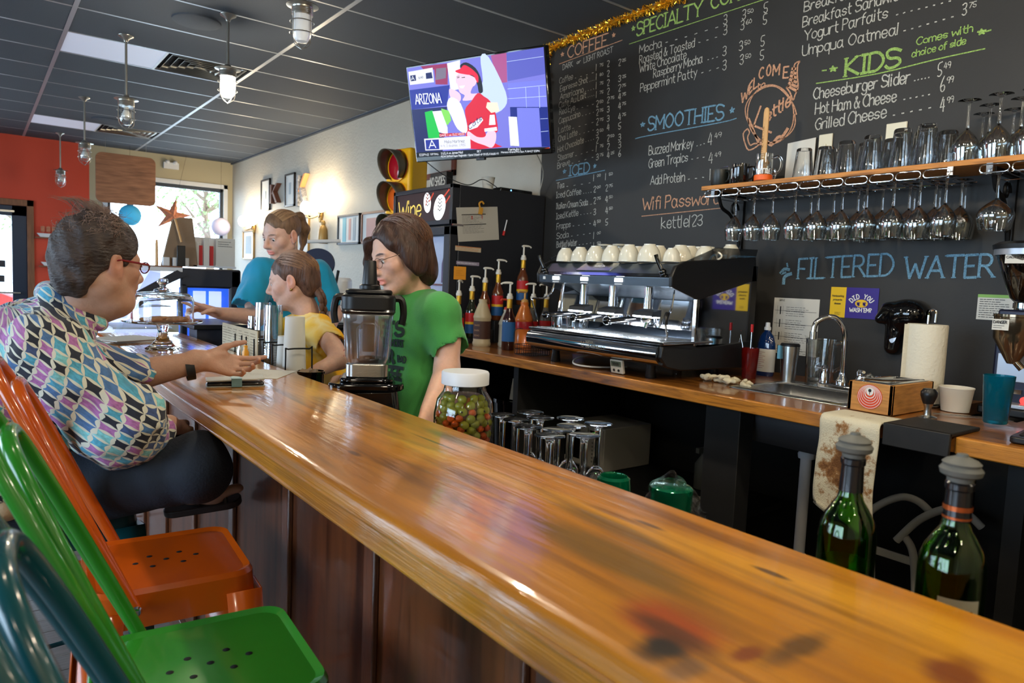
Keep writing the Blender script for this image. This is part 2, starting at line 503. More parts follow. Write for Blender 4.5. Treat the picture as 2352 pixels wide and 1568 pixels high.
b = B(); b.box((-3.5,-1.6,-.12),(3.2,11.2,0.)); fl = struct(obj('floor',b,m_floor0))
b = B(); b.box((0,0,0),(.9,.105,.008)); pl = obj('plank',b,m_plank,fl,bevel=.0015,seg=1)
k = 0
for iy in range(34):
    for ix in range(3):
        o = pl if k == 0 else pl.copy()
        if k: C.objects.link(o)
        o.location = (-1.75 + ix * .904 + (iy % 3) * .27,.55 + iy * .108,0); k += 1
b = B(); b.box((-3.4,4.25,0),(1.4,11.1,.008)); b.box((-3.4,-1.5,0),(2.9,.53,.008)); obj('far_flooring',b,m_plank,fl)

# ceiling: dropped grid of dark painted tiles
b = B(); b.box((-3.5,-1.6,ZC + .03),(3.2,11.2,ZC + .12)); ce = struct(obj('ceiling',b,m_dark))
GX,GY = 1.277,.5815
xs = [.528 + GX * i for i in range(-4,3)]; ys = [5.31 + GY * i for i in range(-12,11)]
PANEL = {(0,1): 'light',(0,7): 'light'}
b = B(); b.box((0.012,.012,0),(GX - .012,GY - .012,.014)); tl = obj('tile',b,m_ceil,ce,bevel=.004,seg=1)
tl.location = (50,50,50); first = True
for i in range(-4,3):
    for j in range(-12,11):
        x = .528 + GX * i; y = 5.31 + GY * j
        if x > 3.1 or y > 11.05 or (i,j) in PANEL or x < -3.5 or y < -1.6: continue
        x1 = min(x + GX,3.1)
        if x1 < x + GX:
            bb = B(); bb.box((.012,.012,0),(x1 - x - .002,GY - .012,.014)); o = obj('tile',bb,m_ceil,ce)
        elif first: o = tl; first = False
        else: o = tl.copy(); C.objects.link(o)
        o.location = (x,y,ZC)
for i in range(-3,3):
    bb = B(); bb.box((-.014,-1.6,-.002),(.014,11.1,.02)); o = obj('grid_bar',bb,m_tbar,ce); o.location = (.528 + GX * i,0,ZC)
for j in range(-11,11):
    if 5.31 + GY * j > 11.05: continue
    bb = B(); bb.box((-3.5,-.009,-.001),(3.1,.009,.02)); o = obj('grid_bar',bb,m_tbar,ce); o.location = (0,5.31 + GY * j,ZC)
bb = B(); bb.box((3.07,-1.6,ZC - .022),(3.1,11.1,ZC)); obj('wall_angle',bb,m_ceil,ce)

# far wall: coral red left of X 1.248, tan right of it; door and window openings
def wall_boxes(b,x0,x1,z0,z1,holes,y0,y1):
    xsn = sorted({x0,x1} | {h[0] for h in holes} | {h[1] for h in holes})
    for a,c in zip(xsn,xsn[1:]):
        hs = [h for h in holes if h[0] <= a and h[1] >= c]
        if a < x0 or c > x1: continue
        if not hs: b.box((a,y0,z0),(c,y1,z1))
        else:
            if hs[0][2] > z0: b.box((a,y0,z0),(c,y1,hs[0][2]))
            b.box((a,y0,hs[0][3]),(c,y1,z1))
b = B(); b.m = 0
wall_boxes(b,1.248,3.22,0,ZC + .03,[(1.46,2.97,.72,2.58)],YF,YF + .14)
b.m = 1
wall_boxes(b,-3.5,1.248,0,ZC + .03,[(-.92,.55,0,2.09)],YF,YF + .14)
struct(obj('wall_far',b,[m_tan,m_red]))
# right wall in grey plaster, the chalkboard-painted stretch proud of it
b = B(); b.box((XW,-1.6,-.02),(XW + .12,11.2,ZC + .03)); wr = struct(obj('wall_right',b,m_gray))
b = B(); b.box((XW - .005,-1.6,.0),(XW + .002,3.80,ZC - .0)); cb = obj('chalkboard',b,m_board,wr,label='black chalkboard wall with the hand-lettered menu')
b = B()
wall_h = [(4.1,9.1,.75,2.45),(-.3,2.7,.75,2.45)]
ysn = [-1.6,-.3,2.7,4.1,9.1,11.2]
for a,c in zip(ysn,ysn[1:]):
    h = [q for q in wall_h if q[0] == a]
    if h: b.box((-3.5,a,0),(-3.4,c,.75)); b.box((-3.5,a,2.45),(-3.4,c,ZC))
    else: b.box((-3.5,a,0),(-3.4,c,ZC))
struct(obj('wall_left',b,m_tan))
b = B(); b.box((-3.5,-1.62,0),(3.2,-1.5,ZC + .03)); struct(obj('wall_back',b,m_tan))

# window_1 in the far wall
m_alu = mat('dark_window_frame',srgb(52,60,72),.4,.3)
b = B()
for x0,x1,z0,z1 in ((1.46,2.97,.72,.77),(1.46,2.97,2.53,2.58),(1.46,1.50,.72,2.58),(2.93,2.97,.72,2.58)): b.box((x0,YF + .03,z0),(x1,YF + .09,z1))
w1 = struct(obj('window_1',b,m_alu,bevel=.004))
b = B(); b.box((1.50,YF + .055,.77),(2.93,YF + .062,2.53)); obj('pane',b,m_pane,w1)
b = B()
for x0,x1,z0,z1 in ((2.97,3.03,.66,2.64),(1.40,1.46,.66,2.64),(1.40,3.03,2.58,2.64),(1.38,3.05,.66,.72)): b.box((x0,YF - .02,z0),(x1,YF + .005,z1))
obj('casing',b,m_white,w1,bevel=.004)
# door_1: glass shop door in a dark frame with wooden casing
m_door = mat('dark_blue_door_metal',srgb(38,52,74),.35,.4)
b = B()
for x0,x1,z0,z1 in ((-.92,-.80,0,2.09),(.39,.55,0,2.09),(-.92,.55,1.96,2.09),(-.92,.55,0,.22)): b.box((x0,YF + .02,z0),(x1,YF + .08,z1))
d1 = struct(obj('door_1',b,m_door,bevel=.006))
b = B(); b.box((-.80,YF + .045,.22),(.39,YF + .052,1.96)); obj('pane',b,m_pane,d1)
b = B(); b.box((.55,YF - .025,0),(.625,YF + .02,2.17)); b.box((-1.0,YF - .025,2.09),(.625,YF + .02,2.17)); b.box((-1.0,YF - .025,0),(-.92,YF + .02,2.17)); obj('casing',b,m_wood,d1,bevel=.004)
m_chrome = mat('polished_chrome',srgb(225,226,230),.08,1.0)
m_steel = mat('brushed_steel',srgb(190,190,188),.25,1.0,bump=.0002,bs=120,bstretch=(1,1,12))
b = B(); b.tube([(-.75,YF - .04,.98),(.47,YF - .04,.98)],.014,10); b.tube([(.44,YF - .04,.98),(.44,YF + .03,.98)],.012,8); b.tube([(-.72,YF - .04,.98),(-.72,YF + .03,.98)],.012,8)
obj('push_bar',b,m_steel,d1)
b = B(); b.box((-.02,YF - .02,2.0),(.42,YF + .02,2.03)); obj('door_closer',b,m_steel,d1,bevel=.004)
m_decal = mat('door_decal_ink',srgb(60,60,66),.6)
b = B(); b.box((-.05,YF + .040,1.30),(.32,YF + .044,1.39)); b.box((.09,YF + .040,1.11),(.31,YF + .044,1.20)); b.prism([(.02,1.0),(.15,.88),(.28,1.0)],YF + .040,YF + .044,'x'); obj('door_decal',B().add([(x,y,z) for x,y,z in []],[]) if 0 else b,m_decal,d1)
# side windows in the left wall (daylight)
for n_,(y0,y1) in enumerate(((4.1,9.1),(-.3,2.7))):
    b = B()
    b.box((-3.48,y0,.75),(-3.42,y1,.8)); b.box((-3.48,y0,2.4),(-3.42,y1,2.45))
    nn = 4 if n_ == 0 else 3
    for i in range(nn + 1):
        y = y0 + (y1 - y0 - .05) * i / nn; b.box((-3.48,y,.75),(-3.42,y + .05,2.45))
    w = struct(obj('window_%d' % (n_ + 2),b,m_alu))
    for i in range(nn):
        bb = B(); ya = y0 + (y1 - y0 - .05) * i / nn + .05; yb = y0 + (y1 - y0 - .05) * (i + 1) / nn
        bb.box((-3.455,ya,.8),(-3.45,yb,2.4)); obj('pane',bb,m_pane,w)

# what lies outside the shop front
m_pave = mat('outdoor_pavement',srgb(190,188,182),.8,var=.1,vs=2)
b = B(); b.box((-14,11.25,-.15),(16,34,-.02)); b.box((-14,-3,-.15),(-3.55,11.25,-.02)); struct(obj('outdoor_ground',b,m_pave))
m_leaf = mat('tree_leaves',srgb(110,150,80),.7,var=.3,vs=5)
m_bark = mat('tree_bark',srgb(96,78,62),.9,var=.3,vs=12,stretch=(4,4,1))
def tree(x,y,h,label,seed):
    rn = random.Random(seed)
    t = thing('tree',label,'tree',(x,y,-.02),group=None)
    b = B(); b.tube(catmull([(0,0,0),(.05,0,h * .3),(-.05,.1,h * .55),(.05,0,h * .8)],4),[.13 - .1 * i / 12 for i in range(13)],8)
    for k in range(7):
        a = rn.uniform(0,6.28); z = h * rn.uniform(.4,.7); b.tube([(0,0,z),(math.cos(a) * .7,math.sin(a) * .7,z + .5),(math.cos(a) * 1.3,math.sin(a) * 1.3,z + .9)],[.05,.03,.01],6)
    obj('trunk',b,m_bark,t)
    b = B()
    for k in range(1500):
        u = Vector((rn.gauss(0,1),rn.gauss(0,1),rn.gauss(0,1))).normalized() * (rn.random() ** .4)
        c = Vector((u.x * 1.5,u.y * 1.5,h * .74 + u.z * h * .32)); q = Vector((rn.gauss(0,1),rn.gauss(0,1),rn.gauss(0,1))).normalized(); w = q.orthogonal().normalized() * .07; v = q.cross(w)
        b.add([c - w,c - v * .5,c + w,c + v * .5],[(0,1,2,3)])
    struct(obj('foliage',b,m_leaf,t),'stuff')
tree(4.6,18.5,5.2,'leafy green street tree seen through the right of the shop window',3)
tree(1.2,24.5,5.0,'farther green street tree behind the hanging wooden board',5)
m_car = mat('car_red_paint',srgb(150,40,36),.3,coat=.6)
m_carglass = mat('car_dark_glass',srgb(30,36,44),.1)
m_tyre = mat('tyre_rubber',srgb(25,25,25),.8)
def car(x,y,label,m):
    t = thing('car',label,'car',(x,y,-.02))
    b = B(); b.prism([(-2.2,.3),(2.2,.3),(2.25,.75),(1.9,.9),(1.2,.95),(.7,1.42),(-.9,1.45),(-1.6,1.0),(-2.15,.9)],-.85,.85,'x')
    b.v = [(v[1],v[0],v[2]) for v in b.v]; b.f = [f[::-1] for f in b.f]
    obj('body',b,m,t,bevel=.06,seg=3)
    b = B(); b.prism([(-1.35,.98),(1.05,.98),(.65,1.36),(-.85,1.38)],-.87,.87,'x'); b.v = [(v[1],v[0],v[2]) for v in b.v]; b.f = [f[::-1] for f in b.f]; obj('side_windows',b,m_carglass,t,bevel=.03)
    for wx in (-1.35,1.35):
        for wy in (-.84,.84):
            b = B(); b.T = Tm((wx,wy,.33),(R(90),0,0)); b.lathe([(0,-.1),(.2,-.1),(.33,-.09),(.33,.09),(.2,.1),(0,.1)],20); obj('wheel',b,m_tyre,t)
car(-1.6,17.0,'red car parked outside the glass door',m_car)
CHALK = {
('coffee','tan'): [
 ('COFFEE',3.578,2.847,3.206,2.843,0.072,0.011,1),
 (None,[3.659,2.828,3.089,2.845],0.004),
 ('*',3.646,2.867,3.615,2.868,0.03,0.005,0),
 ('*',3.176,2.877,3.15,2.877,0.028,0.005,0),
],
('coffee','white'): [
 ('DARK',3.62,2.782,3.518,2.785,0.034,0.0035,0),
 ('or',3.485,2.791,3.445,2.792,0.019,0.0035,0),
 ('LIGHT ROAST',3.42,2.783,3.16,2.792,0.034,0.0035,0),
 ('Coffee',3.649,2.698,3.512,2.703,0.038,0.0036,0),
 ('. . . .',3.497,2.704,3.315,2.704,0.029,0.003,0),
 ('Espresso Shot',3.637,2.644,3.371,2.656,0.038,0.0036,0),
 ('. . . .',3.357,2.657,3.312,2.657,0.029,0.003,0),
 ('Americano',3.634,2.593,3.405,2.601,0.039,0.0036,0),
 ('. . . .',3.391,2.602,3.308,2.604,0.029,0.003,0),
 ('Cafe Au Lait',3.642,2.538,3.378,2.562,0.039,0.0036,0),
 ('. . . .',3.364,2.563,3.305,2.564,0.029,0.003,0),
 ('Red Eye',3.634,2.495,3.478,2.503,0.038,0.0036,0),
 ('. . . .',3.464,2.505,3.301,2.51,0.029,0.003,0),
 ('Cappuccino',3.635,2.437,3.425,2.454,0.039,0.0036,0),
 ('. . . .',3.41,2.455,3.297,2.46,0.03,0.003,0),
 ('Latte',3.633,2.376,3.511,2.386,0.038,0.0036,0),
 ('. . . .',3.497,2.388,3.292,2.399,0.03,0.003,0),
 ('Chai Latte',3.632,2.319,3.444,2.34,0.039,0.0036,0),
 ('. . . .',3.429,2.342,3.289,2.35,0.029,0.003,0),
 ('Hot Chocolate',3.632,2.25,3.379,2.285,0.039,0.0036,0),
 ('. . . .',3.365,2.287,3.285,2.293,0.03,0.003,0),
 ('Steamer',3.628,2.195,3.468,2.209,0.039,0.0036,0),
 ('. . . .',3.454,2.211,3.28,2.226,0.03,0.003,0),
 ('Breve',3.628,2.144,3.502,2.161,0.039,0.0036,0),
 ('. . . .',3.487,2.164,3.276,2.183,0.03,0.003,0),
 ('1',3.302,2.711,3.278,2.711,0.04,0.0042,0),
 ('75',3.272,2.729,3.237,2.727,0.017,0.003,0),
 ('2',3.207,2.713,3.184,2.713,0.039,0.0042,0),
 ('2',3.11,2.699,3.087,2.699,0.04,0.0042,0),
 ('25',3.081,2.717,3.047,2.715,0.017,0.003,0),
 ('1',3.298,2.654,3.273,2.654,0.04,0.0042,0),
 ('80',3.267,2.672,3.233,2.67,0.017,0.003,0),
 ('2',3.203,2.654,3.179,2.654,0.039,0.0042,0),
 ('1',3.294,2.599,3.269,2.6,0.041,0.0042,0),
 ('75',3.263,2.618,3.229,2.617,0.017,0.003,0),
 ('2',3.198,2.597,3.175,2.598,0.04,0.0042,0),
 ('3',3.103,2.602,3.079,2.602,0.041,0.0042,0),
 ('25',3.073,2.621,3.04,2.619,0.017,0.003,0),
 ('1',3.289,2.544,3.265,2.544,0.04,0.0042,0),
 ('75',3.259,2.563,3.225,2.562,0.017,0.003,0),
 ('2',3.194,2.546,3.171,2.546,0.039,0.0042,0),
 ('2',3.099,2.548,3.075,2.549,0.041,0.0042,0),
 ('75',3.069,2.568,3.036,2.567,0.017,0.003,0),
 ('2',3.285,2.487,3.261,2.487,0.04,0.0042,0),
 ('50',3.255,2.506,3.221,2.505,0.017,0.003,0),
 ('2',3.191,2.494,3.167,2.495,0.039,0.0042,0),
 ('75',3.161,2.513,3.128,2.512,0.016,0.003,0),
 ('4',3.095,2.496,3.071,2.496,0.04,0.0042,0),
 ('75',3.065,2.515,3.032,2.515,0.017,0.003,0),
 ('2',3.281,2.434,3.257,2.435,0.04,0.0042,0),
 ('75',3.251,2.454,3.217,2.453,0.016,0.003,0),
 ('3',3.186,2.438,3.163,2.438,0.039,0.0042,0),
 ('4',3.091,2.44,3.067,2.441,0.041,0.0042,0),
 ('75',3.061,2.46,3.028,2.46,0.017,0.003,0),
 ('2',3.277,2.376,3.253,2.378,0.041,0.0042,0),
 ('75',3.247,2.397,3.212,2.396,0.016,0.003,0),
 ('3',3.182,2.381,3.159,2.382,0.04,0.0042,0),
 ('4',3.086,2.376,3.062,2.377,0.04,0.0042,0),
 ('75',3.056,2.396,3.023,2.396,0.017,0.003,0),
 ('3',3.272,2.309,3.248,2.311,0.041,0.0042,0),
 ('50',3.242,2.33,3.207,2.33,0.017,0.003,0),
 ('4',3.178,2.329,3.155,2.331,0.04,0.0042,0),
 ('5',3.081,2.32,3.058,2.322,0.041,0.0042,0),
 ('2',3.268,2.261,3.244,2.263,0.041,0.0042,0),
 ('2',3.173,2.263,3.15,2.265,0.04,0.0042,0),
 ('50',3.144,2.284,3.111,2.284,0.016,0.003,0),
 ('3',3.077,2.255,3.053,2.257,0.041,0.0042,0),
 ('1',3.265,2.213,3.241,2.215,0.041,0.0042,0),
 ('75',3.234,2.234,3.2,2.235,0.017,0.003,0),
 ('2',3.169,2.211,3.146,2.213,0.04,0.0042,0),
 ('3',3.073,2.209,3.049,2.211,0.041,0.0042,0),
 ('3',3.261,2.159,3.236,2.161,0.04,0.0042,0),
 ('75',3.23,2.18,3.196,2.181,0.017,0.003,0),
 ('4',3.165,2.16,3.142,2.162,0.039,0.0042,0),
 ('25',3.136,2.181,3.103,2.182,0.016,0.003,0),
 ('6',3.069,2.158,3.046,2.16,0.041,0.0042,0),
],
('iced','blue'): [
 ('ICED',3.508,2.088,3.307,2.091,0.064,0.011,1),
 (None,[3.635,2.069,3.179,2.091],0.004),
 ('*',3.57,2.104,3.539,2.105,0.03,0.005,0),
 ('*',3.281,2.11,3.257,2.113,0.027,0.005,0),
],
('iced','white'): [
 ('Tea',3.626,2.012,3.545,2.018,0.039,0.0036,0),
 ('. . . .',3.527,2.021,3.288,2.025,0.03,0.003,0),
 ('1',3.275,2.033,3.251,2.036,0.041,0.0042,0),
 ('00',3.244,2.055,3.21,2.057,0.017,0.003,0),
 ('1',3.169,2.032,3.146,2.035,0.04,0.0042,0),
 ('50',3.14,2.054,3.107,2.056,0.017,0.003,0),
 ('Iced Coffee',3.626,1.952,3.379,1.961,0.039,0.0036,0),
 ('. . . .',3.362,1.964,3.284,1.966,0.029,0.003,0),
 ('2',3.269,1.961,3.245,1.964,0.04,0.0042,0),
 ('00',3.239,1.983,3.205,1.986,0.017,0.003,0),
 ('2',3.164,1.961,3.14,1.964,0.04,0.0042,0),
 ('75',3.135,1.983,3.101,1.986,0.017,0.003,0),
 ('Italian Cream Soda',3.621,1.879,3.311,1.888,0.039,0.0036,0),
 ('. . . .',3.294,1.891,3.278,1.892,0.029,0.003,0),
 ('2',3.264,1.891,3.24,1.894,0.041,0.0042,0),
 ('75',3.234,1.914,3.199,1.917,0.017,0.003,0),
 ('4',3.159,1.893,3.135,1.896,0.04,0.0042,0),
 ('50',3.129,1.916,3.096,1.918,0.016,0.003,0),
 ('Iced Kettle',3.616,1.812,3.396,1.828,0.039,0.0036,0),
 ('. . . .',3.379,1.831,3.274,1.837,0.03,0.003,0),
 ('3',3.259,1.82,3.235,1.824,0.041,0.0042,0),
 ('4',3.153,1.824,3.13,1.827,0.04,0.0042,0),
 ('50',3.124,1.847,3.091,1.85,0.016,0.003,0),
 ('Frapps',3.606,1.744,3.465,1.757,0.039,0.0036,0),
 ('. . . .',3.447,1.761,3.269,1.772,0.03,0.003,0),
 ('4',3.254,1.748,3.229,1.752,0.04,0.0042,0),
 ('50',3.223,1.772,3.189,1.775,0.017,0.003,0),
 ('5',3.148,1.752,3.125,1.756,0.04,0.0042,0),
 ('Soda',3.602,1.681,3.475,1.692,0.039,0.0036,0),
 ('. . . .',3.458,1.696,3.265,1.711,0.03,0.003,0),
 ('1',3.248,1.675,3.224,1.679,0.041,0.0042,0),
 ('00',3.218,1.699,3.183,1.704,0.017,0.003,0),
 ('Bottled Water',3.598,1.624,3.396,1.636,0.04,0.0036,0),
 ('. . . .',3.379,1.639,3.26,1.65,0.03,0.003,0),
 ('1',3.243,1.612,3.219,1.617,0.041,0.0042,0),
 ('50',3.213,1.637,3.179,1.641,0.017,0.003,0),
],
('specialty','green'): [
 ('SPECIALTY',2.974,2.84,2.5,2.834,0.075,0.013,1),
 ('COFFEE',2.452,2.849,2.139,2.845,0.067,0.013,1),
 (None,[3.03,2.808,2.102,2.809],0.004),
 ('*',3.016,2.874,2.989,2.874,0.031,0.005,0),
],
('specialty','white'): [
 ('Mocha',2.944,2.734,2.769,2.733,0.046,0.0042,0),
 ('Roasted & Toasted',2.94,2.674,2.541,2.68,0.047,0.0042,0),
 ('White Chocolate',2.936,2.624,2.592,2.63,0.047,0.0042,0),
 ('Raspberry Mocha',2.826,2.572,2.481,2.586,0.046,0.0042,0),
 ('Peppermint Patty',2.921,2.512,2.511,2.52,0.047,0.0042,0),
 ('. . . . . .',2.748,2.749,2.385,2.745,0.043,0.004,0),
 ('. . .',2.52,2.695,2.391,2.695,0.041,0.004,0),
 ('. . .',2.451,2.591,2.383,2.593,0.041,0.004,0),
 ('. . .',2.487,2.531,2.368,2.535,0.041,0.004,0),
 ('3',2.366,2.747,2.34,2.746,0.052,0.0042,0),
 ('3',2.254,2.742,2.229,2.742,0.051,0.0042,0),
 ('50',2.224,2.765,2.188,2.762,0.021,0.003,0),
 ('5',2.131,2.741,2.107,2.741,0.05,0.0042,0),
 ('3',2.362,2.694,2.336,2.694,0.053,0.0042,0),
 ('3',2.259,2.692,2.234,2.692,0.051,0.0042,0),
 ('60',2.229,2.715,2.193,2.713,0.022,0.003,0),
 ('5',2.131,2.687,2.107,2.686,0.049,0.0042,0),
 ('3',2.358,2.587,2.332,2.587,0.052,0.0042,0),
 ('3',2.26,2.59,2.235,2.591,0.052,0.0042,0),
 ('50',2.229,2.614,2.194,2.612,0.022,0.003,0),
 ('5',2.135,2.584,2.112,2.585,0.05,0.0042,0),
 ('3',2.353,2.515,2.326,2.516,0.053,0.0042,0),
 ('3',2.25,2.521,2.225,2.522,0.051,0.0042,0),
 ('50',2.219,2.545,2.184,2.544,0.022,0.003,0),
 ('5',2.134,2.517,2.11,2.518,0.05,0.0042,0),
],
('smoothies','blue'): [
 ('SMOOTHIES',2.844,2.28,2.318,2.266,0.078,0.013,1),
 (None,[2.938,2.249,2.836,2.253,2.356,2.252,2.248,2.259],0.005),
 ('*',2.902,2.306,2.87,2.307,0.03,0.006,0),
 ('*',2.29,2.285,2.264,2.289,0.032,0.006,0),
],
('smoothies','white'): [
 ('Buzzed Monkey',2.827,2.141,2.507,2.144,0.052,0.0045,0),
 ('4',2.415,2.141,2.383,2.144,0.064,0.0042,0),
 ('49',2.375,2.175,2.329,2.177,0.027,0.003,0),
 ('. . .',2.487,2.151,2.432,2.157,0.041,0.004,0),
 ('Green Tropics',2.822,2.067,2.538,2.076,0.051,0.0045,0),
 ('4',2.403,2.045,2.373,2.048,0.058,0.0042,0),
 ('49',2.366,2.077,2.325,2.079,0.024,0.003,0),
 ('. . .',2.518,2.084,2.426,2.087,0.042,0.004,0),
 ('Add Protein',2.802,1.97,2.551,1.97,0.051,0.0045,0),
 ('1',2.389,1.962,2.36,1.966,0.058,0.0042,0),
 ('. . .',2.531,1.978,2.418,1.981,0.042,0.004,0),
],
('wifi','tan'): [
 ('Wifi Password',2.851,1.83,2.313,1.835,0.07,0.007,0),
 (None,[2.854,1.796,2.311,1.811],0.004),
],
('wifi','white'): [
 ('kettle123',2.702,1.719,2.411,1.725,0.063,0.005,0),
],
('breakfast','white'): [
 ('Breakfast Burrito',1.916,2.691,1.476,2.692,0.045,0.005,0),
 ('Breakfast Sandwich',1.917,2.623,1.455,2.625,0.047,0.005,0),
 ('Yogurt Parfaits',1.905,2.557,1.52,2.562,0.048,0.005,0),
 ('Umpqua Oatmeal',1.909,2.489,1.468,2.482,0.048,0.005,0),
 ('. . . . . . . .',1.49,2.565,1.276,2.563,0.026,0.005,0),
 ('. . . . . . .',1.454,2.49,1.261,2.499,0.025,0.005,0),
 ('3',1.236,2.492,1.217,2.492,0.05,0.0042,0),
 ('75',1.213,2.516,1.186,2.515,0.021,0.003,0),
],
('kids','green'): [
 ('KIDS',1.692,2.354,1.447,2.348,0.078,0.017,1),
 ('Comes with',1.398,2.42,1.189,2.424,0.029,0.0045,0),
 ('choice of side',1.413,2.374,1.21,2.382,0.028,0.0045,0),
 (None,[1.827,2.35,1.548,2.337,1.326,2.346,1.144,2.348],0.005),
 ('-*',1.803,2.389,1.732,2.382,0.028,0.006,0),
 ('*-',1.174,2.402,1.119,2.401,0.023,0.006,0),
],
('kids','white'): [
 ('Cheeseburger Slider',1.836,2.279,1.408,2.273,0.05,0.0055,0),
 ('5',1.306,2.271,1.288,2.274,0.057,0.0042,0),
 ('49',1.284,2.301,1.258,2.302,0.024,0.003,0),
 ('. . . . .',1.394,2.278,1.334,2.279,0.025,0.005,0),
 ('Hot Ham & Cheese',1.821,2.21,1.457,2.205,0.05,0.0055,0),
 ('6',1.291,2.211,1.272,2.215,0.058,0.0042,0),
 ('99',1.269,2.242,1.243,2.244,0.024,0.003,0),
 ('. . . . .',1.43,2.208,1.324,2.211,0.026,0.005,0),
 ('Grilled Cheese',1.815,2.138,1.492,2.146,0.05,0.0055,0),
 ('4',1.284,2.132,1.266,2.136,0.057,0.0042,0),
 ('99',1.262,2.163,1.236,2.166,0.024,0.003,0),
 ('. . . . .',1.468,2.15,1.314,2.157,0.026,0.005,0),
],
('welcome','tan'): [
 ('W',2.228,2.325,2.183,2.357,0.056,0.008,0),
 ('E',2.183,2.363,2.164,2.385,0.052,0.008,0),
 ('L',2.159,2.387,2.137,2.396,0.053,0.008,0),
 ('C',2.132,2.426,2.105,2.433,0.052,0.008,0),
 ('O',2.092,2.434,2.065,2.436,0.052,0.008,0),
 ('M',2.056,2.431,2.017,2.426,0.051,0.008,0),
 ('E',1.999,2.408,1.966,2.404,0.051,0.008,0),
 ('to',2.137,2.377,2.091,2.388,0.031,0.006,0),
 (None,[1.929,2.227,1.931,2.186,1.945,2.15,1.97,2.123,2.003,2.108,2.041,2.106,2.081,2.118,2.119,2.143,2.151,2.179,2.173,2.222,2.184,2.268,2.181,2.312,2.165,2.349,2.138,2.376,2.103,2.389,2.064,2.389,2.024,2.374,1.988,2.348,1.959,2.312,1.938,2.271,1.929,2.227],0.006),
 (None,[1.924,2.227,1.918,2.185,1.932,2.151,1.966,2.126,2.009,2.113,2.051,2.112,2.086,2.123,2.116,2.146,2.145,2.181,2.174,2.224,2.195,2.27,2.197,2.313,2.175,2.348,2.137,2.371,2.094,2.383,2.057,2.382,2.025,2.37,1.994,2.345,1.962,2.31,1.932,2.268,1.915,2.225],0.006),
 (None,[2.175,2.245,2.107,2.114],0.012),
 (None,[2.143,2.207,2.111,2.296],0.01),
 (None,[2.143,2.207,2.042,2.159],0.01),
 ('ettle',2.077,2.209,1.943,2.279,0.061,0.009,0),
 (None,[1.979,2.361,1.948,2.378,1.946,2.435,1.942,2.463,1.918,2.468,1.927,2.454,1.926,2.408,1.917,2.349,1.93,2.317,1.938,2.295,1.957,2.333,1.979,2.361],0.007),
 (None,[1.969,2.365,1.922,2.333],0.012),
 (None,[1.967,2.38,1.925,2.354],0.012),
 (None,[1.964,2.396,1.928,2.375],0.012),
 (None,[1.961,2.412,1.931,2.396],0.012),
 (None,[1.959,2.427,1.934,2.417],0.012),
 (None,[1.956,2.443,1.937,2.439],0.012),
 (None,[2.178,2.197,2.201,2.176,2.186,2.124,2.162,2.09,2.12,2.101,2.107,2.114,2.136,2.118,2.157,2.114,2.174,2.153,2.165,2.177,2.178,2.197],0.007),
 (None,[2.1,2.113,2.066,2.121,2.037,2.099,2.006,2.131,1.98,2.133,1.956,2.165],0.016),
],
('water','blue'): [
 ('FILTERED',1.845,1.455,1.404,1.479,0.093,0.013,1),
 ('WATER',1.365,1.468,1.032,1.479,0.087,0.014,1),
 (None,[1.907,1.527,1.902,1.51],0.008),
 (None,[1.936,1.48,1.919,1.5,1.893,1.497],0.014),
 (None,[1.932,1.477,1.91,1.484],0.01),
 (None,[1.917,1.43,1.916,1.457,1.902,1.471,1.881,1.478],0.016),
],
}
m_chalk = {}
for nm_,c_ in (('white',(176,175,168)),('tan',(190,142,112)),('green',(140,172,92)),('blue',(104,144,168))):
    m = mat('chalk_' + nm_,srgb(*c_),.9,var=.45,vs=210,detail=5)
    m_chalk[nm_] = m
NW = Vector((-1,0,0))
for (sec_,col_),rows_ in CHALK.items():
    b = B(); rn_ = random.Random(len(sec_) * 7 + len(col_))
    for r_ in rows_:
        if r_[0] is None:
            q = r_[1]; P_ = [Vector((XW - .0065,q[i],q[i + 1])) for i in range(0,len(q),2)]
            if len(P_) > 2: P_ = catmull(P_,3)
            ribbon(b,P_,r_[2],NW)
        else:
            t_,y0,z0,y1,z1,h_,w_,sf = r_
            write(b,t_,(XW - .0055,y0,z0),(XW - .0055,y1,z1),h_,w_ * (.72 if sf else 1),NW,up=(0,0,1),serif=sf,rnd=rn_,jit=.035 if sf == 0 else .012)
    b.v = [(x,y,z) for x,y,z in b.v if 1]
    obj('chalk_lettering',b,m_chalk[col_],wr,label='%s chalk lettering of the %s section' % (col_,{'coffee': 'coffee menu','iced': 'iced drinks','water': 'filtered water','wifi': 'wifi password','welcome': 'welcome kettle drawing','kids': "kids' menu"}.get(sec_,sec_)))
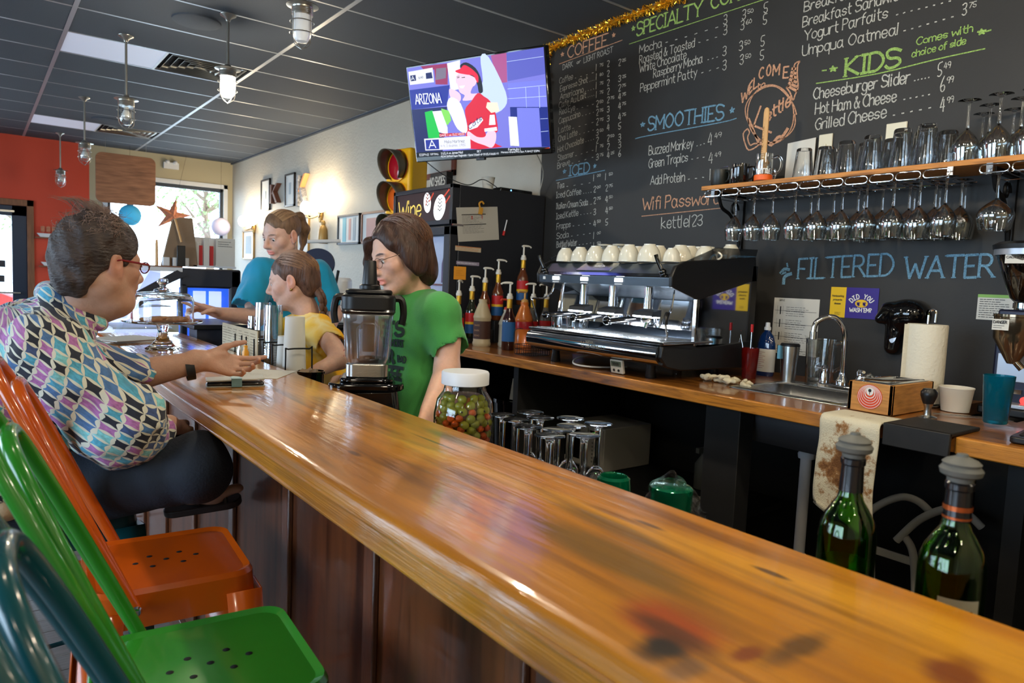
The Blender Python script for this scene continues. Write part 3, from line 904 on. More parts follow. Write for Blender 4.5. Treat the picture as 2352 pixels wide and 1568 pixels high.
# ================================================================ WOODS
def wood_material(name,c_light,c_dark,c_streak,rough,coat,grain=1.,knots=(),bumpd=.0009,along='y'):
    m = bpy.data.materials.new(name); m.use_nodes = True; nt = m.node_tree; L = nt.links.new; bs = nt.nodes['Principled BSDF']
    tc = ND(nt,'ShaderNodeTexCoord'); mp = ND(nt,'ShaderNodeMapping'); L(tc.outputs['Object'],mp.inputs[0])
    mp.inputs['Scale'].default_value = (1,.09,1) if along == 'y' else (.09,1,1)
    def noise(sc,det,dist=0.,src=mp):
        n = ND(nt,'ShaderNodeTexNoise'); n.inputs['Scale'].default_value = sc; n.inputs['Detail'].default_value = det; n.inputs['Distortion'].default_value = dist; L(src.outputs[0],n.inputs['Vector']); return n
    big = noise(5.5 * grain,3,.6); fine = noise(60 * grain,4,.2); mid = noise(17 * grain,4,.9)
    def ramp(src,stops):
        r = ND(nt,'ShaderNodeValToRGB'); e = r.color_ramp.elements
        e[0].position,e[0].color = stops[0][0],(*stops[0][1],1); e[1].position,e[1].color = stops[-1][0],(*stops[-1][1],1)
        for p_,c_ in stops[1:-1]: q = e.new(p_); q.color = (*c_,1)
        L(src,r.inputs[0]); return r
    r1 = ramp(big.outputs[0],[(.30,c_dark),(.47,c_light),(.62,c_light),(.74,c_streak)])
    r2 = ramp(mid.outputs[0],[(.30,(.45,.40,.34)),(.48,(1,1,1)),(.70,(1.12,1.1,1.05))])
    r3 = ramp(fine.outputs[0],[(.3,(.80,.78,.74)),(.55,(1,1,1))])
    mx = ND(nt,'ShaderNodeMix',data_type='RGBA',blend_type='MULTIPLY'); mx.inputs[0].default_value = 1; L(r1.outputs[0],mx.inputs[6]); L(r2.outputs[0],mx.inputs[7])
    my = ND(nt,'ShaderNodeMix',data_type='RGBA',blend_type='MULTIPLY'); my.inputs[0].default_value = .8; L(mx.outputs[2],my.inputs[6]); L(r3.outputs[0],my.inputs[7])
    cur = my.outputs[2]
    for (kx,ky,rx,ry,cc,amt) in knots:        # knots and flame figure of the slab, where the wood has them
        sb = ND(nt,'ShaderNodeVectorMath',operation='SUBTRACT'); sb.inputs[1].default_value = (kx,ky,0); L(tc.outputs['Object'],sb.inputs[0])
        ml = ND(nt,'ShaderNodeVectorMath',operation='MULTIPLY'); ml.inputs[1].default_value = (1 / rx,1 / ry,0); L(sb.outputs[0],ml.inputs[0])
        wn = noise(14,3,0,tc); wn2 = ND(nt,'ShaderNodeMath',operation='MULTIPLY'); wn2.inputs[1].default_value = .9; L(wn.outputs[0],wn2.inputs[0])
        ln = ND(nt,'ShaderNodeVectorMath',operation='LENGTH'); L(ml.outputs[0],ln.inputs[0])
        ad = ND(nt,'ShaderNodeMath',operation='ADD'); L(ln.outputs['Value'],ad.inputs[0]); L(wn2.outputs[0],ad.inputs[1])
        mr = ND(nt,'ShaderNodeMapRange'); mr.interpolation_type = 'SMOOTHSTEP'; mr.inputs[1].default_value = .75; mr.inputs[2].default_value = 1.45; mr.inputs[3].default_value = amt; mr.inputs[4].default_value = 0; L(ad.outputs[0],mr.inputs[0])
        mk = ND(nt,'ShaderNodeMix',data_type='RGBA',blend_type='MIX'); L(mr.outputs[0],mk.inputs[0]); L(cur,mk.inputs[6]); mk.inputs[7].default_value = (*cc,1); cur = mk.outputs[2]
    L(cur,bs.inputs['Base Color'])
    bs.inputs['Roughness'].default_value = rough; bs.inputs['Coat Weight'].default_value = coat; bs.inputs['Coat Roughness'].default_value = .07
    bn = noise(26,3,.3,tc); bn2 = noise(170,2,0,tc)
    ba = ND(nt,'ShaderNodeMath',operation='MULTIPLY_ADD'); L(bn2.outputs[0],ba.inputs[0]); ba.inputs[1].default_value = .13; L(bn.outputs[0],ba.inputs[2])
    bp = ND(nt,'ShaderNodeBump'); bp.inputs['Distance'].default_value = bumpd; bp.inputs['Strength'].default_value = 1; L(ba.outputs[0],bp.inputs['Height'])
    L(bp.outputs[0],bs.inputs['Normal']); L(bp.outputs[0],bs.inputs['Coat Normal'])
    return m
ORG = srgb(200,128,12)
m_bar = wood_material('varnished_pine_bar_top',ORG,srgb(150,88,14),srgb(232,166,36),.32,1.0,1.0,
    knots=[(.545,.435,.060,.075,srgb(170,66,8),.9),(.53,.42,.022,.075,srgb(84,40,14),.85),(.498,.405,.036,.034,srgb(26,20,18),.97),(.49,.37,.03,.02,srgb(70,60,56),.6),(.56,.355,.030,.014,srgb(120,40,8),.8),(.61,.335,.07,.022,srgb(84,56,20),.8),
           (.62,.60,.055,.22,srgb(112,84,22),.75),(.70,.66,.030,.16,srgb(104,76,22),.65),(.585,.42,.03,.09,srgb(150,92,20),.5),(.747,.451,.008,.030,srgb(60,32,10),.85),(.747,.643,.008,.040,srgb(70,38,12),.8),(.735,.70,.012,.10,srgb(120,66,16),.6),
           (.69,.232,.05,.03,srgb(120,44,8),.8),(.79,1.22,.03,.16,srgb(90,82,26),.75),(.74,1.20,.006,.14,srgb(60,34,16),.7),(.56,1.20,.010,.035,srgb(76,34,16),.8),(.73,1.75,.03,.12,srgb(80,52,26),.55),(.55,.95,.05,.16,srgb(120,74,24),.5)],bumpd=.0009)
m_counter = wood_material('oiled_counter_wood',srgb(150,92,34),srgb(92,52,20),srgb(176,112,42),.28,.7,1.6,bumpd=.0006)
m_edge = wood_material('counter_edge_wood',srgb(188,122,40),srgb(120,72,24),srgb(206,142,56),.4,.4,3.2,bumpd=.0006)
m_panel = wood_material('dark_stained_panel',srgb(98,52,26),srgb(52,27,15),srgb(118,64,32),.3,.5,1.4,bumpd=.0006)
for n_ in m_panel.node_tree.nodes:
    if n_.bl_idname == 'ShaderNodeMapping': n_.inputs['Scale'].default_value = (1,1,.09)
m_shelfw = wood_material('pine_shelf_board',srgb(196,130,60),srgb(140,84,36),srgb(214,150,80),.5,0.,3.,bumpd=.0006)
m_blackp = mat('black_painted_wood',srgb(30,30,31),.55,var=.15,vs=8)
m_void = mat('under_counter_black',srgb(12,12,13),.8)

# ================================================================ THE BAR
bar = thing('bar_counter','long glossy honey-coloured wooden bar crossing the foreground','bar',(0,0,0))
# top with a bull-nosed customer edge, cut as a long profile
prof = [(.84,1.005),(.84,1.05),(.475,1.05),(.463,1.0485),(.455,1.0435),(.451,1.036),(.450,1.026),(.450,.990),(.455,.984),(.84,.984)]
ys_ = [-.95 + i * .1 for i in range(50)]
vs,fs = [],[]
n = len(prof)
for y in ys_:
    for (x,z) in prof: vs.append((x + .002 * math.sin(y * 5.3) * (x < .5),y,z))
for i in range(len(ys_) - 1):
    for k in range(n): fs.append((i * n + k,i * n + (k + 1) % n,(i + 1) * n + (k + 1) % n,(i + 1) * n + k))
fs.append(tuple(range(n - 1,-1,-1))); fs.append(tuple((len(ys_) - 1) * n + k for k in range(n)))
b = B().add(vs,fs); obj('bar_top',b,m_bar,bar,smooth=30)
b = B(); b.tube([(.4515,-.94,1.0225),(.4515,3.94,1.0225)],.0045,6); b.tube([(.452,-.94,.990),(.452,3.94,.990)],.004,6); obj('edge_bead',b,m_bar,bar)
XP = .60
b = B(); b.box((XP,-.95,0),(.64,3.94,.984)); obj('bar_front',b,m_panel,bar)
b = B(); b.box((0,0,0),(.012,.045,.90)); bt = obj('batten',b,m_panel,bar,bevel=.003)
first = True
for y in (3.44,2.985,2.53,2.075,1.62,1.165,.71,.255,-.2,-.65):
    o = bt if first else bt.copy()
    if not first: C.objects.link(o)
    first = False; o.location = (XP - .012,y,.084)
b = B(); b.box((XP - .02,-.95,.0),(XP,3.94,.084)); obj('kick_board',b,m_panel,bar,bevel=.003)
b = B(); b.box((XP - .018,-.95,.94),(XP,3.94,.984)); obj('top_rail',b,m_panel,bar,bevel=.003)
b = B(); b.box((.64,-.95,.0),(.82,3.3,.86)); obj('bar_carcass',b,m_blackp,bar)
b = B(); b.box((.82,-.95,.825),(1.17,.78,.85)); b.box((.82,.80,.865),(1.17,1.62,.89)); b.box((.82,1.62,.865),(1.07,3.3,.89)); b.box((.82,.78,.825),(1.17,.80,.89)); obj('service_shelf',b,m_blackp,bar,bevel=.003)
b = B(); b.box((.84,-.95,.0),(.86,3.3,.82)); obj('shelf_support',b,m_blackp,bar)

# ================================================================ BACK COUNTER
bc = thing('back_counter','wooden back counter along the chalkboard wall under the espresso machine','counter')
b = B()
# worktop with the sink cut-out X 2.41-2.83, Y 1.20-1.70
for x0,x1,y0,y1 in ((2.19,2.42,1.03,3.72),(2.82,3.094,1.03,3.72),(2.42,2.82,1.03,1.225),(2.42,2.82,1.67,3.72)): b.box((x0,y0,.957),(x1,y1,1.0))
obj('worktop',b,m_counter,bc)
b = B(); b.box((2.168,1.03,.955),(2.192,3.72,1.001)); obj('front_edge',b,m_edge,bc,bevel=.004)
b = B(); b.box((2.31,1.57,0),(2.40,1.73,.955)); obj('leg',b,m_blackp,bc,bevel=.003)
b = B(); b.box((2.24,2.86,0),(3.05,2.90,.955)); obj('side_panel',b,m_blackp,bc)
b = B(); b.box((2.55,1.78,.38),(3.05,2.86,.405)); obj('lower_shelf',b,m_blackp,bc)
b = B(); b.box((3.05,1.03,0),(3.094,3.72,.955)); obj('back_panel',b,m_void,bc)
c2 = thing('side_counter','separate wooden counter under the coffee grinder at the right edge','counter')
b = B(); b.box((2.21,-1.3,.957),(3.094,.79,1.0)); obj('worktop',b,m_counter,c2)
b = B(); b.prism(rrect(2.185,-1.3,2.215,.79,.008,3),.952,1.001); obj('front_edge',b,m_edge,c2,bevel=.004)
b = B(); b.box((2.5,.70,0),(3.05,.75,.957)); obj('side_panel',b,m_blackp,c2)
b = B(); b.box((3.05,-1.3,0),(3.094,.79,.957)); obj('back_panel',b,m_void,c2)

# sink
sk = thing('sink','stainless steel drop-in sink in the back counter','sink',(2.62,1.447,1.0))
b = B()
def ring(r0,r1,z0,z1,bb=None):
    bb = b if bb is None else bb
    n = len(r0); vs = [(x,y,z0) for x,y in r0] + [(x,y,z1) for x,y in r1]; bb.add(vs,[(k,(k + 1) % n,n + (k + 1) % n,n + k) for k in range(n)])
o0 = rrect(-.232,-.255,.232,.255,.03); o1 = rrect(-.22,-.245,.22,.245,.028); i0 = rrect(-.185,-.215,.10,.215,.05); i1 = rrect(-.165,-.195,.08,.195,.05)
ring(o0,o1,.001,.006); ring(o1,i0,.006,.004); ring(i0,i1,.004,-.17)
b.add([(x,y,-.17) for x,y in i1],[tuple(range(len(i1)))])
obj('basin',b,m_steel,sk,smooth=50,solid=.0015)
b = B(); b.lathe([(0,.002),(.02,.002),(.026,.0),(.028,.004),(.03,0)],20,(-.045,0,-.169)); obj('drain',b,m_chrome,sk)
# faucet
fc = thing('faucet','chrome gooseneck faucet with two handles behind the sink','faucet',(2.775,1.43,1.006))
b = B(); b.prism(rrect(-.03,-.10,.03,.10,.025),0,.02); obj('base_plate',b,m_chrome,fc,bevel=.005)
b = B(); P = [(0,0,.02),(0,0,.16),(-.005,.005,.24),(-.03,.025,.285),(-.065,.05,.29),(-.095,.075,.265),(-.1,.08,.225)]
b.tube(catmull(P,6),.0105,12); b.lathe([(.0,0),(.022,0),(.022,.02),(.014,.035),(.012,.05)],16,(0,0,.018)); b.cyl((-.1,.08,.20),.014,.03,12); obj('spout',b,m_chrome,fc)
for s_ in (-1,1):
    b = B(); b.lathe([(0,0),(.02,0),(.019,.03),(.015,.045),(.017,.06),(.01,.07),(0,.072)],16,(0,s_ * .075,.02)); b.tube([(0,s_ * .075,.075),(-.03,s_ * .10,.085)],.006,8); obj('handle',b,m_chrome,fc)
b = B(); b.tube([(.03,-.13,-.006),(.03,-.13,.05),(.0,-.11,.075),(-.02,-.09,.06)],.008,8); b.lathe([(0,0),(.012,0),(.012,.02),(0,.024)],12,(.03,-.13,.05)); obj('side_sprayer',b,m_chrome,fc)
# underside basin + waste pipe
m_pvc = mat('white_pvc_pipe',srgb(196,196,200),.45)
m_undersink = mat('sink_underside_grey',srgb(84,84,88),.6,.3)
b = B(); u0 = rrect(2.40,1.215,2.745,1.68,.06); u1 = rrect(2.44,1.26,2.70,1.64,.06)
ring(u0,u1,.953,.80); b.add([(x,y,.80) for x,y in u1],[tuple(range(len(u1)))[::-1]])
o = obj('sink_underside',b,m_undersink,None,solid=.002); o.parent = sk; o.location = (-2.62,-1.447,-1.0)
wp = thing('waste_pipe','white plastic waste pipe hanging under the sink','pipe',(2.57,1.44,0))
b = B(); b.tube([(0,0,.36),(0,0,.80)],.021,16); b.tube([(0,0,.10),(0,0,.36)],.019,16); obj('pipe',b,m_pvc,wp)
for z in (.745,.335):
    b = B(); b.lathe([(.021,0),(.031,.002),(.033,.018),(.026,.03),(.021,.03)],10,(0,0,z)); obj('slip_nut',b,m_pvc,wp)
b = B(); b.tube(catmull([(0,0,.12),(0,0,.05),(.05,0,.02),(.1,0,.05),(.1,0,.16),(.2,0,.18),(.5,0,.18)],5),.019,12); obj('trap',b,m_pvc,wp)

# ================================================================ WALL SHELF, RACK, GLASSES
ZS = 1.888
sh = thing('wall_shelf','long pine wall shelf over the sink carrying glasses','shelf',(0,0,0))
b = B(); b.box((2.84,-.3,ZS - .020),(3.094,2.24,ZS)); obj('board',b,m_shelfw,sh,bevel=.002)
m_iron = mat('black_cast_iron',srgb(18,18,19),.5,.4)
def bracket(y):
    b = B()
    b.box((3.075,y - .012,ZS - .30),(3.094,y + .012,ZS - .02)); b.box((2.87,y - .012,ZS - .045),(3.09,y + .012,ZS - .028))
    b.tube(catmull([(2.89,y,ZS - .05),(2.92,y,ZS - .10),(2.99,y,ZS - .13),(3.05,y,ZS - .20),(3.08,y,ZS - .28)],5),.009,6)
    sp = [(3.02 + .035 * (1 - t / 14) * math.cos(t * .62),y,ZS - .10 + .04 * (1 - t / 14) * math.sin(t * .62)) for t in range(13)]
    b.tube(sp,.006,6)
    sp = [(3.045 + .02 * (1 - t / 14) * math.cos(-t * .62 + 2),y,ZS - .225 + .03 * (1 - t / 14) * math.sin(-t * .62 + 2)) for t in range(13)]
    b.tube(sp,.005,6)
    obj('bracket',b,m_iron,sh)
for y in (2.17,1.0): bracket(y)
# wire stemware rack: rounded wire loops under the board
m_wire = mat('chromed_wire',srgb(226,228,232),.12,1.0)
def rack(y0,n,w,label):
    t = thing('stemware_rack',label,'rack',(2.80,y0,ZS - .045),group=None)
    for i in range(n):
        y = -(i + .5) * w; b = B(); a = w * .46
        P = []
        for sx,cy in ((-1,y + a - .012),(1,y - a + .012)):
            for k in range(7):
                an = PI / 2 + (sx == 1) * PI + PI * k / 6
                P.append((0,cy + .012 * math.cos(an) * (1 if 1 else 1) * (1),.012 * math.sin(an)))
        P = []
        for k in range(7): an = PI / 2 + PI * k / 6; P.append((0,y - a + .014 + .014 * math.cos(an),.014 * math.sin(an)))
        for k in range(7): an = -PI / 2 + PI * k / 6; P.append((0,y + a - .014 + .014 * math.cos(an),.014 * math.sin(an)))
        b.tube(P,.0022,6,closed=True)
        for s_ in (-1,1): b.tube([(0,y + s_ * (a - .004),-.014),(.04,y + s_ * (a - .012),-.016),(.27,y + s_ * (a - .012),-.016)],.002,6)
        obj('wire_loop',b,m_wire,t)
    b = B(); b.tube([(.05,0,-.008),(.05,-n * w,-.008)],.0025,6); b.tube([(.24,0,-.008),(.24,-n * w,-.008)],.0025,6); obj('cross_wire',b,m_wire,t)
    for y in (-.02,-n * w + .02):
        b = B(); b.box((.04,y - .01,-.012),(.06,y + .01,.026)); obj('screw_clip',b,m_wire,t)
    return t
rack(2.19,11,.0985,'chromed wire stemware rack with eleven loops under the shelf')
rack(1.02,5,.0985,'second chromed wire stemware rack at the right end of the shelf')

m_glass = glassmat('clear_glass',(.98,.99,.99),0,1.45)
m_tglass = thinglass('thin_glassware',(.93,.95,.95),.03,.24)
def wine_glass(name,label,cat,h=.20,rb=.042,group=None,m=None):
    t = thing(name,label,cat,group=group)
    st = h * .45
    b = B(); b.lathe([(.0,.002),(.01,.0035),(.034,.001),(.036,.002),(.012,.006),(.0045,.012),(.0038,st * .6),(.0055,st),(0,st + .002)],20); obj('stem_and_foot',b,m or m_glass,t)
    b = B(); z0 = st; H = h - st; pr = []
    for k in range(13):
        u = k / 12; r = rb * (math.sin(min(1,u * 1.75) * PI / 2)) * (1 - .20 * max(0,u - .5) ** 1.3 * 2); pr.append((max(r,.002),z0 + H * u))
    pr = [(0,z0)] + pr[1:] + [(pr[-1][0] - .0015,pr[-1][1])] + [(max(r - .0015,.001),z + .0012) for r,z in pr[:0:-1]] + [(0,z0 + .004)]
    b.lathe(pr,28); obj('bowl',b,m_tglass,t)
    return t
HG = 'wine glasses hanging upside down from the wire rack'
wg = wine_glass('wine_glass','clear wine glass hanging upside down at the left end of the rack','wine glass',.215,.043,HG)
wg.rotation_euler = (PI,0,0); wg.location = (2.845,2.04,ZS - .052)
spots = [(2.845,2.04,1.),(2.845,1.94,1.),(2.845,1.845,1.),(2.845,1.735,1.),(2.845,1.63,1),(2.845,1.525,1.02),(2.845,1.425,1.),(2.845,1.32,1.),(2.845,1.225,1.04),(2.845,1.135,1.)]
row2 = [(2.95,y,1.) for y in (1.735,1.63,1.525,1.425,1.32,1.225,1.135)]
row3 = [(3.045,y,1.) for y in (1.525,1.32,1.135,1.225)]
ordn = ['leftmost','second','third','fourth','fifth','sixth','seventh','eighth','ninth','tenth']
for i,(x,y,s_) in enumerate(spots):
    lb = 'wine glass hanging in the front row of the rack, %s from the left' % ordn[i]
    if i == 0: wg['label'] = lb; wg.scale = (1,1,1); continue
    o = dup(wg,(x,y,ZS - .052),rot=(PI,0,i * .4),label=lb); o.scale = (s_,) * 3
for i,(x,y,s_) in enumerate(row2):
    dup(wg,(x,y - .012,ZS - .052),rot=(PI,0,i * .7),label='wine glass hanging in the second row of the rack, %s from the left' % ordn[i])
for i,(x,y,s_) in enumerate(row3):
    dup(wg,(x,y + .012,ZS - .052),rot=(PI,0,i * .7),label='wine glass hanging in the rearmost row of the rack, %s' % ('leftmost','second','rightmost','third')[i])
lg = wine_glass('wine_glass','large round-bowled wine glass hanging alone at the right end','wine glass',.20,.058)
lg.rotation_euler = (PI,0,0); lg.location = (2.845,.97,ZS - .052)
# stemware standing upside down on the shelf
US = 'wine glasses standing upside down on the shelf'
for i,(x,y,h) in enumerate(((2.885,1.10,1.03),(2.975,1.062,1.0),(3.05,1.11,.95),(2.885,1.0,1.05),(2.975,.962,1.03),(3.05,1.01,.95),(2.89,.90,1.06))):
    lb = ['front left','second row left','back row left','front middle','second row middle','back row middle','rightmost, cut by the frame'][i]
    o = dup(wg,(x,y,ZS + .215 * h),rot=(PI,0,1.1 * i),label='upturned wine glass on the shelf, ' + lb); o.scale = (h,) * 3; o['group'] = US
# pint glasses standing upside down
def pint(h=.125,r0=.031,r1=.042):
    t = thing('pint_glass','','glass',group='upturned tumblers on the shelf')
    b = B(); b.lathe([(0,0),(r1,0),(r1,.002),(r0,h - .004),(r0 - .003,h),(0,h),(0,h - .012),(r0 - .004,h - .014),(r1 - .003,.0),(0,.0)][1:9],28); obj('body',b,m_glass,t)
    return t
pg = None
PG = [(2.885,1.735,1.),(2.885,1.635,.96),(2.885,1.545,1.05),(2.885,1.44,1.12),(2.885,1.325,1.2),(2.885,1.235,1.24),(2.965,1.66,1.),(2.965,1.50,1.05),(2.97,1.40,1.08),(2.96,1.28,1.16),(2.97,1.195,1.1),(3.05,1.237,1.22)]
lbs = ['short, first from the left, beside the paper roll','short, second from the left in front row','third from the left in front row','fourth in front row','tall, fifth in front row','tallest, sixth in front row','back row, behind the second','back row, behind the third','back row, behind the fourth','back row, behind the fifth and sixth','second row, last before the wine glasses','rearmost, last before the wine glasses']
for i,(x,y,s_) in enumerate(PG):
    if i == 0: pg = pint(); o = pg; o.location = (x,y,ZS)
    else: o = dup(pg,(x,y,ZS),rz=.5 * i)
    o.scale = (1.02,1.02,s_); o['label'] = 'upturned clear tumbler on the shelf, ' + lbs[i]
# mugs at the left end of the shelf
m_mugb = mat('dark_green_black_ceramic',srgb(24,28,26),.35); m_mugs = mat('shiny_black_mug_glaze',srgb(14,14,16),.08,.3,coat=1)
def mug(name,label,loc,rz,r,h,m,hm=None):
    t = thing(name,label,'mug',loc,rz)
    b = B(); b.lathe([(0,0),(r * .92,0),(r,.006),(r,h),(r - .003,h),(r - .004,.006),(0,.006)],28); obj('body',b,m,t)
    b = B(); b.tube(catmull([(r - .002,0,h * .82),(r + .018,0,h * .84),(r + .028,0,h * .6),(r + .02,0,h * .3),(r - .002,0,h * .2)],5),.0045,8); obj('handle',b,hm or m,t)
    return t
mg = mug('camping_mug','dark matte camping mug with wire handle at the left end of the shelf',(2.885,2.165,ZS),-1.9,.043,.075,m_mugb)
b = B(); b.tube(catmull([(-.02,.012,.072),(-.02,.012,.088),(.012,.012,.09),(.045,.012,.088),(.045,.012,.06)],4),.002,6); obj('wire_handle',b,m_wire,mg)
m2 = mug('mug','shiny black mug with a white letter emblem beside the camping mug',(2.885,2.055,ZS),-1.3,.04,.092,m_mugs)
m_ink_w = mat('white_print',srgb(220,220,220),.5)
def curved_text(b,text,r,z,h,a0,w,span,k=.0006):
    st,W = strokes(text)
    for s_,_sh in st:
        P = []; s2 = chaik(s_)
        for x,y in s2:
            a = a0 + span * (x / W - .5); P.append(Vector(((r + k) * math.cos(a),(r + k) * math.sin(a),z + y * h)))
        n = Vector((math.cos(a0),math.sin(a0),0)); ribbon(b,P,w,n)
b = B(); curved_text(b,'K',.04,.025,.045,PI + 1.15,.004,.8); b.T = Tm((0,0,0)); obj('emblem',b,m_ink_w,m2)
m3 = mug('steel_mug','polished steel mug behind the shiny black mug',(2.96,1.995,ZS),-1.2,.04,.085,m_chrome)
# glass beer mug with clay powder, a wooden spatula and an orange band
bm = thing('beer_mug','clear glass mug holding a wooden spatula and corks','mug',(2.885,1.93,ZS))
b = B(); b.lathe([(0,0),(.036,0),(.038,.004),(.038,.125),(.035,.125),(.035,.012),(0,.012)],26); obj('body',b,m_tglass,bm)
b = B(); b.T = Tm((0,0,0),(0,0,-1.3)); b.tube(catmull([(.036,0,.105),(.062,0,.11),(.078,0,.085),(.07,0,.045),(.036,0,.03)],5),.006,8); obj('handle',b,m_glass,bm)
m_orange = mat('orange_plastic',srgb(230,96,20),.4); m_cork = mat('cork',srgb(176,128,84),.8,var=.3,vs=30)
b = B(); b.lathe([(.039,.004),(.041,.006),(.041,.028),(.039,.03)],26); obj('orange_band',b,m_orange,bm)
b = B(); curved_text(b,'KETTLE',.0395,.034,.02,PI - .55 + 1.2,.0042,1.5); obj('lettering',b,m_ink_w,bm)
rn_ = random.Random(5); b = B()
for k in range(16): a = rn_.uniform(0,6.28); rr = rn_.uniform(0,.022); b.T = Tm((rr * math.cos(a),rr * math.sin(a),.03 + .0035 * k),(rn_.uniform(-.8,.8),rn_.uniform(-.8,.8),0)); b.cyl((0,0,0),.009,.02,8)
o = obj('corks',b,m_cork,bm); o['kind'] = 'stuff'
sp = thing('wooden_spatula','wooden paint-stirrer handle standing upright in the glass mug','spatula',(2.885,1.935,ZS + .012))
m_lwood = mat('light_beech_wood',srgb(206,160,104),.55,var=.1,vs=20,stretch=(6,6,1))
b = B(); b.prism([(-.013,0),(.013,0),(.0135,.30),(.010,.318),(0,.324),(-.010,.318),(-.0135,.30)],-.004,.004,'x'); b.T = None
obj('blade',b,m_lwood,sp,bevel=.002)
b = B()
write(b,'THE KETTLE',(-.0055,.004,.12),(-.0055,.004,.24),.008,.0012,(-1,0,0),up=(0,1,0)); obj('print',b,mat('brown_ink',srgb(90,58,34),.7),sp)
# leaning paper + switch plates + roll
m_paper = mat('white_paper',srgb(206,204,196),.7); m_plate = mat('ivory_switch_plate',srgb(212,206,184),.4)
m_ink = mat('black_print',srgb(34,34,36),.7)
for nm,lb,y0,y1,z0,z1 in (('light_switch','ivory switch plate above the short tumblers',1.725,1.79,2.0,2.112),('outlet_plate','blank ivory plate behind the tall tumblers',1.405,1.49,2.03,2.116)):
    t = thing(nm,lb,'wall plate',(XW - .006,y0,z0))
    b = B(); b.box((-.007,0,0),(0,y1 - y0,z1 - z0)); obj('plate',b,m_plate,t,bevel=.003)
    b = B(); b.box((-.013,(y1 - y0) / 2 - .006,(z1 - z0) / 2 - .012),(-.006,(y1 - y0) / 2 + .006,(z1 - z0) / 2 + .012)); obj('toggle',b,m_plate,t,bevel=.002)
b = B(); b.T = Tm((3.07,1.87,ZS + .105),(R(-4),R(8),0)); b.box((-.002,-.075,-.105),(.002,.065,.105))
tag(obj('sheet_of_paper',b,m_paper,bevel=.0005),'blank white sheet leaning on the chalkboard behind the glass mug','paper')
# ================================================================ ESPRESSO MACHINE
m_hood = mat('graphite_hood_metal',srgb(96,106,116),.28,.75)
m_blackpl = mat('black_moulded_plastic',srgb(18,18,20),.38)
m_gloss = mat('glossy_black_plastic',srgb(8,8,10),.08,coat=.5)
m_mirror = mat('mirror_steel',srgb(210,212,216),.06,1.0)
m_led = mat('white_led',(1,1,1),.4,emis=(.82,.9,1.0),es=22.0)
m_btn = mat('lit_button',(1,1,1),.4,emis=(1,1,1),es=2.2)
em = thing('espresso_machine','wide chrome and black three-group espresso machine with cups on top','espresso machine',(2.22,2.32,1.0))
hw = .43
b = B(); b.prism([(-.005,.072),(.02,.066),(.02,.150),(-.004,.150),(-.020,.140),(-.029,.118),(-.026,.092)],-hw + .01,hw + .005,'y')
def px(b,prof,y0,y1):      # profile in x,z extruded along y
    return b.prism([(z,x) for x,z in prof][::-1],y0,y1,'y')
b = B(); px(b,[(-.005,.072),(.02,.066),(.02,.150),(-.004,.150),(-.020,.140),(-.029,.118),(-.026,.092)],-hw + .015,hw); obj('front_panel',b,m_mirror,em,smooth=60)
b = B(); curvedn = Vector((-1,0,0))
write(b,'NUOVA',(-.0295,-.005,.125),(-.0295,-.055,.125),.010,.0016,curvedn,up=(.05,0,1)); write(b,'SIMONELLI',(-.0285,-.005,.104),(-.0285,-.125,.104),.014,.0022,curvedn,up=(-.1,0,1)); ribbon(b,[Vector((-.030,.025,.13)),Vector((-.030,.025,.108)),Vector((-.030,.012,.104)),Vector((-.030,.008,.128))],.0028,curvedn)
obj('maker_lettering',b,mat('etched_grey',srgb(150,140,120),.4,.5),em)
b = B(); px(b,[(.0,.066),(.59,.05),(.60,.16),(.02,.152)],-hw,hw); obj('base_body',b,m_blackpl,em,bevel=.006)
b = B(); px(b,[(-.012,.152),(.31,.158),(.31,.166),(-.018,.166)],-hw - .012,hw); obj('drip_tray',b,m_steel,em,bevel=.003)
b = B()
for i in range(40): y = -hw + .03 + i * .0205; b.box((.01,y,.166),(.29,y + .006,.1685))
o = obj('tray_grate',b,m_steel,em); o['kind'] = 'stuff'
b = B(); px(b,[(.30,.166),(.34,.175),(.34,.33),(.325,.33)],-hw + .03,hw - .02); obj('splash_panel',b,m_mirror,em)
b = B(); px(b,[(.235,.166),(.30,.20),(.31,.20),(.31,.166)],-hw + .03,hw - .02); obj('splash_step',b,m_mirror,em)
b = B(); px(b,[(.03,.39),(.025,.425),(.045,.440),(.10,.485),(.14,.492),(.57,.515),(.59,.33),(.33,.33),(.25,.365),(.16,.385)],-hw + .015,hw - .015); obj('hood',b,m_hood,em,smooth=28)
b = B(); px(b,[(.026,.425),(.022,.430),(.040,.443),(.044,.438)],-hw + .01,hw - .01); obj('chrome_strip',b,m_chrome,em)
